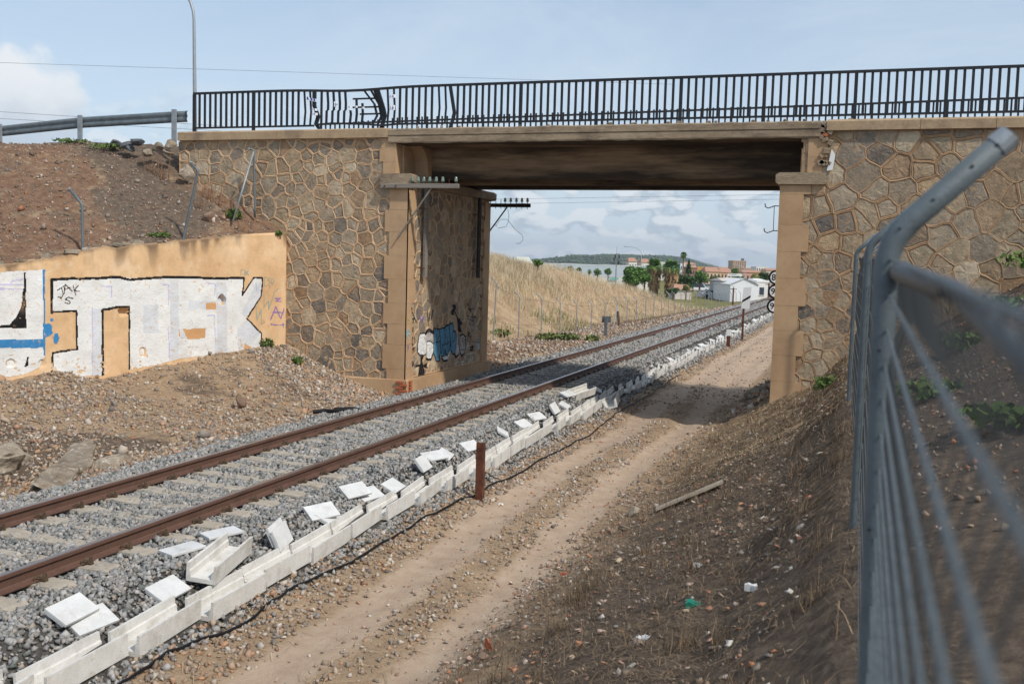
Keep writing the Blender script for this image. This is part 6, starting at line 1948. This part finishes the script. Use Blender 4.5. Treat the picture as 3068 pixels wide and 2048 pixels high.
def tree(u, vt, vb, wpx, D, label, mat_='leaf', n=900, base=None, seed=1, group='trees beyond the bridge', conical=False, trunk=True, cat='tree'):
    b = fp(u, D) if base is None else np.array(base)
    zt = zat(u, vt, D); zb = max(zat(u, vb, D), b[2])
    w = wpx * D / 2983 / 2
    t = thing('tree', b, label, cat, group)
    if trunk:
        tr = MB().tube([b - np.array([0, 0, .3]), b + np.array([.05, 0, (zt - b[2]) * .5]), b + np.array([.1, 0, (zt - b[2]) * .8])], [w * .10 + .05, w * .08 + .04, .03], 7)
        for k in range(4):
            a = k * 1.7 + seed; h = b[2] + (zt - b[2]) * (.35 + .1 * k)
            tr.tube([(b[0], b[1], h), (b[0] + w * .5 * math.cos(a), b[1] + w * .5 * math.sin(a), h + (zt - b[2]) * .2)], [.06, .02], 5)
        tr.build('trunk', MT['bark'], t)
    if conical:
        Rg = np.random.default_rng(seed); hh = Rg.random(n) ** 1.4; a = Rg.random(n) * 6.283; rr = w * (1 - hh) * Rg.uniform(.5, 1.05, n)
        c = np.stack([b[0] + rr * np.cos(a), b[1] + rr * np.sin(a), zb + (zt - zb) * hh], 1); m = rot_mats(n)
        quad = np.array([(-.6, -.5, 0), (.6, -.5, .1), (.5, .6, 0), (-.5, .5, .1)]) * w * .35
        V = (np.einsum('nij,kj->nki', m, quad) + c[:, None]).reshape(-1, 3) - ORG[t]
        link('crown', fast_mesh('crown', V, np.arange(len(V)).reshape(-1, 4)), MT[mat_], t)
    else:
        leaves(t, 'crown', (b[0], b[1], (zt + zb) / 2), (w, w, (zt - zb) / 2), int(n * 2.2), max(w * .095, .08), mat_, seed=seed, shells=15)
    return t


def palm(u, vt, vb, wpx, D, label, skirt=True, seed=0, nf=46):
    Rg = random.Random(seed); b = fp(u, D); zt = zat(u, vt, D); w = wpx * D / 2983 / 2
    hc = zt - w * .55
    t = thing('palm_tree', b, label, 'palm', 'palm trees beyond the bridge')
    MB().tube([b - np.array([0, 0, .3]), (b[0], b[1], (b[2] + hc) / 2), (b[0], b[1], hc)], [.45 if skirt else .22, .38 if skirt else .18, .30 if skirt else .16], 9).build('trunk', MT['bark'], t)

    def frond(mb, a, el, L_, fan):
        d = np.array([math.cos(a) * math.cos(el), math.sin(a) * math.cos(el), math.sin(el)]); side = np.array([-math.sin(a), math.cos(a), 0]); up = np.cross(side, d)
        o = np.array([b[0], b[1], hc])
        s1 = o + d * L_ * .45
        for k in range(-4, 5):
            q = k / 4 * 1.15
            tipd = d * math.cos(q) + side * math.sin(q)
            tip = s1 + tipd * L_ * fan - np.array([0, 0, L_ * .22 * (.4 + abs(q))])
            n_ = side * math.cos(q) - d * math.sin(q)
            mb.add([s1, s1 + tipd * L_ * fan * .5 + n_ * .06 * L_, tip, s1 + tipd * L_ * fan * .5 - n_ * .06 * L_], [(0, 1, 2, 3)])
        mb.add([o - side * .03, o + side * .03, s1 + side * .02, s1 - side * .02], [(0, 1, 2, 3)])
    cr = MB()
    for k in range(int(nf * 1.8)):
        frond(cr, Rg.uniform(0, 6.283), Rg.uniform(-.5, 1.3), w * Rg.uniform(.75, 1.05), .72)
    cr.build('fronds', MT['leaf'], t)
    dr = MB()
    for k in range(nf if skirt else nf // 3):
        frond(dr, Rg.uniform(0, 6.283), Rg.uniform(-1.35, -.5), w * Rg.uniform(.8, 1.1), .6)
    dr.build('dead_fronds', MT['dead_leaf'], t)
    if skirt:
        sk = MB(); zb = zat(u, vb, D)
        for k in range(320):
            a = Rg.uniform(0, 6.283); r = w * Rg.uniform(.40, .80); z_ = Rg.uniform(zb, hc)
            r *= .6 + .6 * (z_ - zb) / max(hc - zb, .1)
            c = np.array([b[0] + r * math.cos(a), b[1] + r * math.sin(a), z_]); s = np.array([-math.sin(a), math.cos(a), 0])
            l = w * Rg.uniform(.3, .6)
            sk.add([c - s * .05 * w, c + s * .05 * w, c + s * .10 * w + np.array([math.cos(a) * .1, math.sin(a) * .1, -l * .7]), c + np.array([math.cos(a) * .15, math.sin(a) * .15, -l]), c - s * .10 * w + np.array([0, 0, -l * .7])], [(0, 1, 2, 3, 4)])
        sk.build('leaf_skirt', MT['dead_leaf'], t)
    return t


CW = {}


def pm(r, g_, b):
    k = (r, g_, b)
    if k not in CW:
        CW[k] = M('facade_%d_%d_%d' % k, [S(r, g_, b), S(max(0, r - 12), max(0, g_ - 12), max(0, b - 12))], .7, .9, 0, 1, .05)
    return CW[k]


MT['roof'] = M('roof_tile', [S(166, 124, 102), S(184, 144, 122)], 3, .9, 0, 1, .12)
MT['glassdark'] = M('window_glass', [S(58, 70, 84)], 1, .15, spec=.6)
MT['steel_clad'] = M('warehouse_cladding', [S(176, 186, 196), S(188, 197, 205)], .3, .6, 0, 1, .03)


def bldg(u0, u1, vt, D, label, wall, depth=10, roof=None, rows=0, cols=0, vb=None, cat='building', rise=0, zb=None, name='building', wcol=None, gable_front=False, parapet=False, group='buildings of the town'):
    p0, p1 = at_d(u0, vt, D), at_d(u1, vt, D)
    p1[2] = p0[2] = (p0[2] + p1[2]) / 2
    zb = -2.2 if zb is None else zb
    ex = p1 - p0; W = np.linalg.norm(ex[:2]); ex = ex / W; ey = np.array([-ex[1], ex[0], 0]); H = p0[2] - zb
    o = np.array([p0[0], p0[1], zb])
    t = thing(name, o + ex * W / 2 + ey * depth / 2, label, cat, group)
    L2 = lambda a, b_, c: tuple(o + ex * a + ey * b_ + np.array([0, 0, c]))
    wm = pm(*wall) if isinstance(wall, tuple) else MT[wall]
    mb = MB()

    def lbox(mb, a0, a1, b0, b1, c0, c1):
        v = [L2(a, b_, c) for c in (c0, c1) for a, b_ in ((a0, b0), (a1, b0), (a1, b1), (a0, b1))]
        return mb.add(v, [(3, 2, 1, 0), (4, 5, 6, 7), (0, 1, 5, 4), (1, 2, 6, 5), (2, 3, 7, 6), (3, 0, 4, 7)])
    lbox(mb, 0, W, 0, depth, 0, H).build('wall', wm, t)
    if gable_front and rise:
        MB().add([L2(0, 0, H), L2(W, 0, H), L2(W / 2, 0, H + rise), L2(0, depth, H), L2(W, depth, H), L2(W / 2, depth, H + rise)], [(0, 1, 2), (5, 4, 3)]).build('gable', wm, t)
        MB().add([L2(-.2, -.2, H - .05), L2(W / 2, -.2, H + rise + .06), L2(W / 2, depth + .2, H + rise + .06), L2(-.2, depth + .2, H - .05), L2(W + .2, -.2, H - .05), L2(W + .2, depth + .2, H - .05)], [(0, 1, 2, 3), (1, 4, 5, 2)]).build('roof', MT['roof'] if roof is None else (pm(*roof) if isinstance(roof, tuple) else MT[roof]), t)
    elif rise:
        MB().add([L2(-.3, -.3, H), L2(W + .3, -.3, H), L2(W + .3, depth + .3, H), L2(-.3, depth + .3, H), L2(W * .12, depth / 2, H + rise), L2(W * .88, depth / 2, H + rise)], [(0, 1, 5, 4), (1, 2, 5), (2, 3, 4, 5), (3, 0, 4), (3, 2, 1, 0)]).build('roof', MT['roof'] if roof is None else (pm(*roof) if isinstance(roof, tuple) else MT[roof]), t)
    else:
        lbox(MB(), -.08, W + .08, -.08, depth + .08, H + .003, H + .28).build('parapet', wm if roof is None else (pm(*roof) if isinstance(roof, tuple) else MT[roof]), t)
    if rows and cols:
        gh = H / (rows + .4); gw = W / cols
        for i in range(rows):
            for j in range(cols):
                a0 = gw * (j + .28); a1 = gw * (j + .72); c0 = H - gh * (i + .95) + .1; c1 = c0 + gh * .55
                win = lbox(MB(), a0, a1, -.05, .02, c0, c1).build('window', MT['glassdark'] if wcol is None else pm(*wcol), t)
                lbox(MB(), a0 - .08, a1 + .08, -.12, .02, c0 - .12, c0 - .003).build('sill', wm, win)
    return t


# hill
hp_ = [(1690, 808), (1751, 791), (1783, 778.7), (1822, 770), (1861, 766), (1900, 767), (1942, 770), (2003, 770), (2040, 773), (2064, 779), (2105, 793.5), (2136, 802), (2170, 808), (2260, 812)]
DH = 2600
hu = np.linspace(1650, 2290, 150); hv = np.interp(hu, [p_[0] for p_ in hp_], [p_[1] for p_ in hp_])
top = np.array([at_d(u, v, DH) for u, v in zip(hu, hv)])
V = []
for k, s in enumerate(np.linspace(-1, 1, 26)):
    row = top.copy(); row[:, 1] += s * 900
    hgt = np.maximum(top[:, 2] - 2, 0) * np.cos(s * math.pi / 2) ** 1.2
    row[:, 2] = 2.0 + hgt * (1 + .05 * fbm(row[:, 0], row[:, 1], .01, 3)) + (6 * fbm(row[:, 0], row[:, 1], .02, 3) if abs(s) > .05 else 0)
    V.append(row)
V = np.array(V); nr, nc = V.shape[:2]; i = np.arange((nr - 1) * (nc - 1)); a = (i // (nc - 1)) * nc + i % (nc - 1)
MT['hill'] = M('hill_scrub', [S(84, 90, 80), S(108, 108, 96), S(132, 124, 110)], .02, .95, 0, 1, .25)
o = link('hill', fast_mesh('hill', V.reshape(-1, 3), np.stack([a, a + 1, a + nc + 1, a + nc], -1), True), MT['hill']); tag(o, kind='structure')
n = 11000
ri = rng.integers(0, nr // 2 + 1, n); ci_ = rng.integers(1, nc - 1, n)
P = V[ri, ci_] + rng.uniform(-1, 1, (n, 3)) * np.array([8, 34, 0]); hz = P[:, 2]; P = P[hz > 8]
v, f = stones_mesh(P + np.array([0, 0, .2]), rng.uniform(4, 7.5, len(P)), True, (.6, .9))
MT['scrub'] = M('scrub', [S(58, 74, 56), S(76, 92, 66), S(66, 82, 64)], 1, .95, src='island')
o = link('hill_scrub', fast_mesh('hill_scrub', v, f), MT['scrub']); tag(o, 'dark scrub trees dotted over the distant hill', 'scrub', kind='stuff')

# warehouse and sheds behind the bank
w_ = bldg(1560, 1960, 794, 350, 'long low pale grey warehouse behind the dry bank', 'steel_clad', depth=40, roof=(226, 230, 234), cat='warehouse', name='warehouse')
bldg(1540, 1592, 788, 150, 'cream shed with low gable showing above the dry bank', (214, 212, 196), depth=14, rise=1.0, roof=(206, 206, 190), gable_front=False, cat='shed', name='shed')
bldg(1625, 1660, 797, 160, 'flat cream shed in front of the grey warehouse', (222, 216, 198), depth=8, cat='shed', name='shed')
bldg(1775, 1875, 829, 300, 'low white boundary wall with turquoise graffiti before the warehouse', (214, 212, 208), depth=.4, cat='wall', name='boundary_wall', group=None)
q0 = at_d(1827, 833, 299.5); ex_ = at_d(1855, 833, 299.5) - q0; ex_ /= np.linalg.norm(ex_)
MT['turq'] = M('turquoise_paint', [S(96, 176, 170)], 2, .8)
tg = thing('graffiti_tag', q0, 'turquoise graffiti on the low white boundary wall', 'graffiti')
mb = MB()
for k, (a, h) in enumerate(((0, .7), (.55, .9), (1.1, .75), (1.7, .85), (2.2, .6))):
    for s in (0, 1):
        c = q0 + ex_ * (a + s * .28); mb.prism([c + np.array([0, 0, -.5]), c + ex_ * .2 + np.array([0, 0, -.5]), c + ex_ * .2 + np.array([0, 0, -.5 + h]), c + np.array([0, 0, -.5 + h])], (0, .02, 0))
mb.build('lettering', MT['turq'], tg)
# phone mast
b = fp(1846, 290); t = thing('phone_mast', b, 'slim phone mast with clustered antennas beside the warehouse', 'mast')
zt = zat(1846, 758, 290)
MB().tube([b, (b[0], b[1], zt)], [.22, .14], 8).build('pole', MT['galv'], t); MB().tube([(b[0], b[1], zt), (b[0], b[1], zat(1846, 738, 290))], .05, 6).build('spike', MT['galv'], t)
for k in range(9):
    a = k * .75; r = .75; z_ = zat(1846, 768 + (k % 3) * 9, 290); MB().cbox((b[0] + r * math.cos(a), b[1] + r * math.sin(a), z_), (.28, .28, .95)).build('antenna', MT['galv_dark'] if k % 2 else MT['wood_dark'], t)
    MB().tube([(b[0], b[1], z_), (b[0] + r * math.cos(a), b[1] + r * math.sin(a), z_)], .05, 5).build('antenna_arm', MT['galv'], t)
# lamps
for (u, vtop, D, reach, lb) in [(1920, 762, 215, 3.2, 'tall curved street lamp left of the palms'), (2232, 812, 190, 2.4, 'curved street lamp above the white house'), (2220, 834, 165, 1.2, 'short curved lamp in front of the white house roof'), (2090, 832, 240, 1.3, 'small curved lamp left of the street'), (2201, 862, 150, 1.0, 'low lamp by the left corner of the white house')]:
    b = fp(u, D); tp_ = at_d(u, vtop, D); tp_[:2] = b[:2]; lamp_post(tuple(b), tuple(tp_), reach, lb, .09, m_='lampgrey', group='street lamps of the town')
# trees
tree(1898, 800, 862, 78, 170, 'dense bright green tree clump left of the palms', 'leaf', 2600, seed=2)
tree(1932, 806, 858, 46, 175, 'smaller green tree just left of the first palm', 'leaf', 1200, seed=3)
palm(1960, 783, 878, 56, 185, 'left of two squat shaggy fan palms', seed=1); palm(2010, 787, 876, 58, 182, 'right of two squat shaggy fan palms', seed=2)
palm(2046, 758, 0, 22, 260, 'tall thin palm rising above the roofs', skirt=False, seed=5, nf=40)
tree(2063, 779, 818, 20, 260, 'dark pointed conifer beside the tall palm', 'leaf_dark', 700, seed=4, conical=True)
for (u, vt, vb, w, D, m_, n_, lb) in [(2055, 815, 868, 62, 185, 'leaf_dark', 1800, 'broad dark green tree right of the palms'), (2098, 810, 848, 52, 230, 'leaf', 1500, 'round green tree behind the street lamp'), (2140, 822, 852, 46, 240, 'leaf_olive', 1300, 'round olive tree at the left of the street'), (2152, 842, 870, 34, 215, 'leaf_dark', 900, 'dark tree overhanging the street'), (2200, 800, 822, 30, 300, 'leaf', 700, 'pale tree left of the brown tower block'),
                                      (2212, 826, 846, 44, 230, 'leaf', 900, 'green tree under the white billboard'), (2262, 817, 846, 32, 220, 'leaf_yellow', 800, 'yellowish flowering tree above the white house'), (2292, 812, 846, 36, 220, 'leaf_dark', 900, 'dark tree near the speed discs'), (2325, 812, 846, 34, 230, 'leaf_dark', 800, 'dark tree behind the speed discs'), (2058, 852, 872, 30, 165, 'leaf_olive', 700, 'low yellow-green bush right of the palms'),
                                      (1765, 806, 824, 17, 280, 'leaf', 400, 'first small tree along the warehouse'), (1790, 803, 828, 26, 280, 'leaf', 600, 'second, largest small tree along the warehouse'), (1822, 803, 829, 27, 280, 'leaf', 600, 'third small tree along the warehouse'), (2020, 860, 880, 40, 160, 'leaf_dark', 700, 'dark shrub under the palms')]:
    tree(u, vt, vb, w, D, lb, m_, n_, seed=int(u))
p = at_d(1612, 792, 71); tree(1612, 778, 797, 38, 71, 'green shrub on the crest of the dry bank', 'leaf', 700, base=(p[0], p[1], gz(p[0], p[1])), seed=9, cat='shrub', group=None)
p = at_d(1710, 806, 82); tree(1710, 797, 812, 18, 82, 'small olive bush on the bank crest, nearer the shrub', 'leaf_olive', 260, base=(p[0], p[1], gz(p[0], p[1])), seed=10, cat='bush', group=None, trunk=False)
p = at_d(1735, 808, 84); tree(1735, 800, 813, 18, 84, 'small olive bush on the bank crest, farther right', 'leaf_olive', 220, base=(p[0], p[1], gz(p[0], p[1])), seed=11, cat='bush', group=None, trunk=False)
# white sheds and houses near the track
bldg(1910, 1950, 846, 205, 'whitewashed shed with grey roof edge half hidden by palms', (226, 222, 214), depth=9, rise=1.2, roof=(120, 112, 104), gable_front=True, cat='shed', name='shed')
bldg(2022, 2072, 868, 170, 'low white wall house with red tiled roof right of the palms', (214, 206, 196), depth=6, rise=.9, cat='house', name='house')
wh_ = bldg(2189, 2272, 852, 165, 'big white gabled house beside the track', (236, 238, 240), depth=14, rise=.95, roof=(228, 228, 226), gable_front=True, cat='house', name='house')
bldg(2168, 2190, 842, 172, 'grey-white lean-to left of the big white house', (196, 200, 204), depth=12, rise=.5, roof=(206, 196, 186), cat='house', name='house')
bldg(2268, 2330, 846, 175, 'plain white flat house right of the big white one', (230, 228, 224), depth=10, rows=1, cols=2, cat='house', name='house')
bldg(2266, 2296, 841, 180, 'white house top rising behind the flat one', (236, 234, 230), depth=8, rise=.4, roof=(226, 224, 218), cat='house', name='house')
# town beyond
TB = [(1884, 1909, 783, 420, (228, 222, 212), 1.6, 2, 3, 'white house with red roof above the warehouse, left one'), (1924, 1948, 786, 420, (230, 224, 214), 1.6, 2, 3, 'white house with red roof above the warehouse, right one'), (1975, 1992, 786, 460, (226, 222, 216), 0, 3, 2, 'plain white block behind the left palm'),
      (2026, 2038, 793, 380, (70, 96, 120), 0, 3, 2, 'dark blue glass-fronted block by the tall palm'), (2038, 2053, 791, 380, (228, 228, 226), 0, 3, 2, 'white block by the tall palm'), (2050, 2085, 792, 520, (220, 206, 194), 1.2, 3, 4, 'pale pink house under the hill'),
      (2067, 2090, 802, 340, (170, 132, 110), .8, 2, 3, 'brick-red low block under the hill'), (2090, 2109, 801, 350, (216, 168, 104), 0, 2, 2, 'yellow ochre block under the hill'), (2120, 2148, 802, 600, (226, 220, 212), 0, 2, 4, 'white row house behind the cream row'), (2152, 2192, 804, 620, (224, 216, 206), .8, 2, 5, 'pale row of houses left of the tower block'),
      (2116, 2160, 814, 330, (222, 190, 158), 1.6, 2, 4, 'cream and terracotta house row left of the street'), (2160, 2200, 816, 340, (214, 184, 152), 1.4, 2, 4, 'tan house row behind the street trees'), (2196, 2236, 782, 560, (192, 164, 140), 0, 9, 6, 'brown brick tower block with many windows'),
      (2266, 2301, 800, 520, (230, 226, 220), 0, 4, 5, 'white apartment block right of the tower'), (2236, 2262, 806, 540, (220, 206, 192), .8, 2, 4, 'low pale houses right of the tower block'), (2225, 2290, 816, 400, (204, 162, 138), 1.0, 1, 6, 'terracotta house row above the white billboard'), (2296, 2345, 810, 480, (212, 190, 170), 1.0, 2, 5, 'tan houses behind the speed discs'), (2110, 2124, 806, 500, (216, 210, 202), 0, 2, 2, 'small white block by the ochre one')]
for (u0, u1, vt, D, wc, rise, rows, cols, lb) in TB:
    tb_ = bldg(u0, u1, vt, D, lb, wc, depth=12, rise=rise, rows=rows, cols=cols)
q = at_d(2223, 778, 560)
t = thing('water_tank', (q[0], q[1] + 3, zat(2223, 781, 560)), 'dark square tank on the roof of the tower block', 'tank'); MB().cbox((q[0], q[1] + 3, q[2]), (1.7, 1.7, 1.6)).build('tank_body', MT['galv_dark'], t); MB().box((q[0] - .5, q[1] + 2.5, zat(2223, 783, 560) - .6), (q[0] + .5, q[1] + 3.5, q[2] - .75)).build('stand', MT['galv_dark'], t)
# billboard
b0, b1 = at_d(2181, 819, 210), at_d(2223, 820, 210); t = thing('billboard', ((b0[0] + b1[0]) / 2, b0[1], -2.1), 'long white billboard on posts above the white house', 'billboard')
MB().prism([b0, b1, b1 - np.array([0, 0, .55]), b0 - np.array([0, 0, .55])], (0, .12, 0)).build('panel', MT['paint_white'], t)
for w in (.15, .85):
    c = b0 * (1 - w) + b1 * w; MB().tube([(c[0], c[1] + .2, -2.2), (c[0], c[1] + .2, c[2])], .06, 6).build('post', MT['galv_dark'], t)
mb = MB(); c = b0 * .62 + b1 * .38; c2_ = b0 * .42 + b1 * .58
mb.prism([c + np.array([0, -.01, -.12]), c2_ + np.array([0, -.01, -.12]), c2_ + np.array([0, -.01, -.3]), c + np.array([0, -.01, -.3])], (0, .006, 0)); mb.build('green_mark', MT['turq'], t)
# street climbing into the town
MT['asphalt'] = M('asphalt', [S(96, 94, 94), S(116, 113, 112)], 1, .95, 0, 1, .06)
e0, e1 = at_d(2104, 812, 330), at_d(2118, 812, 330); f0, f1 = at_d(2085, 812, 190), at_d(2140, 812, 190)
mb = MB(); vv = []
for (p0, p1) in ((f0, f1), (e0, e1)):
    for q in (p0, p1):
        vv.append((q[0], q[1], -1.94 + (.0 if p0 is f0 else .5)))
mb.add(vv, [(0, 1, 3, 2)]); o = mb.build('street', MT['asphalt']); tag(o, kind='structure')


def car(u, D, label, colr, L_=4.2, H=1.45, rz=.3):
    b = fp(u, D); b[2] = -1.9
    t = thing('parked_car', b, label, 'car', 'cars parked by the street', rz)
    mb = MB(); w = .85
    body = [(-L_ / 2, .35), (L_ / 2, .35), (L_ / 2, .8), (L_ * .30, .92), (L_ * .12, H), (-L_ * .30, H), (-L_ * .44, .95), (-L_ / 2, .85)]
    mb.prism([(b[0] + a, b[1] - w, b[2] + c) for a, c in body], (0, 2 * w, 0)).build('body', pm(*colr), t)
    gl = [(L_ * .26, .95), (L_ * .115, H - .07), (-L_ * .28, H - .07), (-L_ * .38, .97)]
    MB().prism([(b[0] + a, b[1] - w - .01, b[2] + c) for a, c in gl], (0, 2 * w + .02, 0)).build('side_windows', MT['glassdark'], t)
    for sx in (-.31, .31):
        for sy in (-1, 1):
            MB().tube([(b[0] + L_ * sx, b[1] + sy * (w - .12), b[2] + .32), (b[0] + L_ * sx, b[1] + sy * (w + .03), b[2] + .32)], .32, 12).build('wheel', MT['cable'], t)
    return t


car(2140, 180, 'light grey car parked behind the bank fence near the white house', (186, 190, 194)); car(2152, 205, 'dark car parked by the street trees', (70, 74, 80)); car(2096, 235, 'white van at the left of the street', (232, 234, 236), 5.2, 2.1); car(2128, 260, 'small silver car farther up the street', (170, 174, 180))
# telegraph pole near the white house
for (u, vt, D, lb) in [(2200, 862, 150, 'dark timber pole at the left corner of the white house'), (2306, 848, 140, 'rusty lattice mast beside the track near the speed discs')]:
    b = fp(u, D); t = thing('utility_pole', b, lb, 'pole'); MB().tube([b - np.array([0, 0, .3]), (b[0], b[1], zat(u, vt, D))], [.14, .11], 8).build('pole_shaft', MT['rust'], t); MB().cbox((b[0], b[1], zat(u, vt + 4, D)), (1.0, .08, .1)).build('crosspiece', MT['rust'], t)

# ------------------------------------------------------------------ the air
hz_m = bpy.data.materials.new('haze'); hz_m.use_nodes = True
_n = hz_m.node_tree.nodes; _n.clear()
_v = _n.new('ShaderNodeVolumePrincipled'); _v.inputs['Color'].default_value = (0.80, 0.88, 1.0, 1); _v.inputs['Density'].default_value = 0.00013; _v.inputs['Anisotropy'].default_value = 0.2
_o = _n.new('ShaderNodeOutputMaterial'); hz_m.node_tree.links.new(_v.outputs[0], _o.inputs['Volume'])
tag(MB().box((-4100, -40, -8), (4100, 7100, 160)).build('haze', hz_m), 'thin pale summer haze over the whole place', 'haze', kind='stuff')
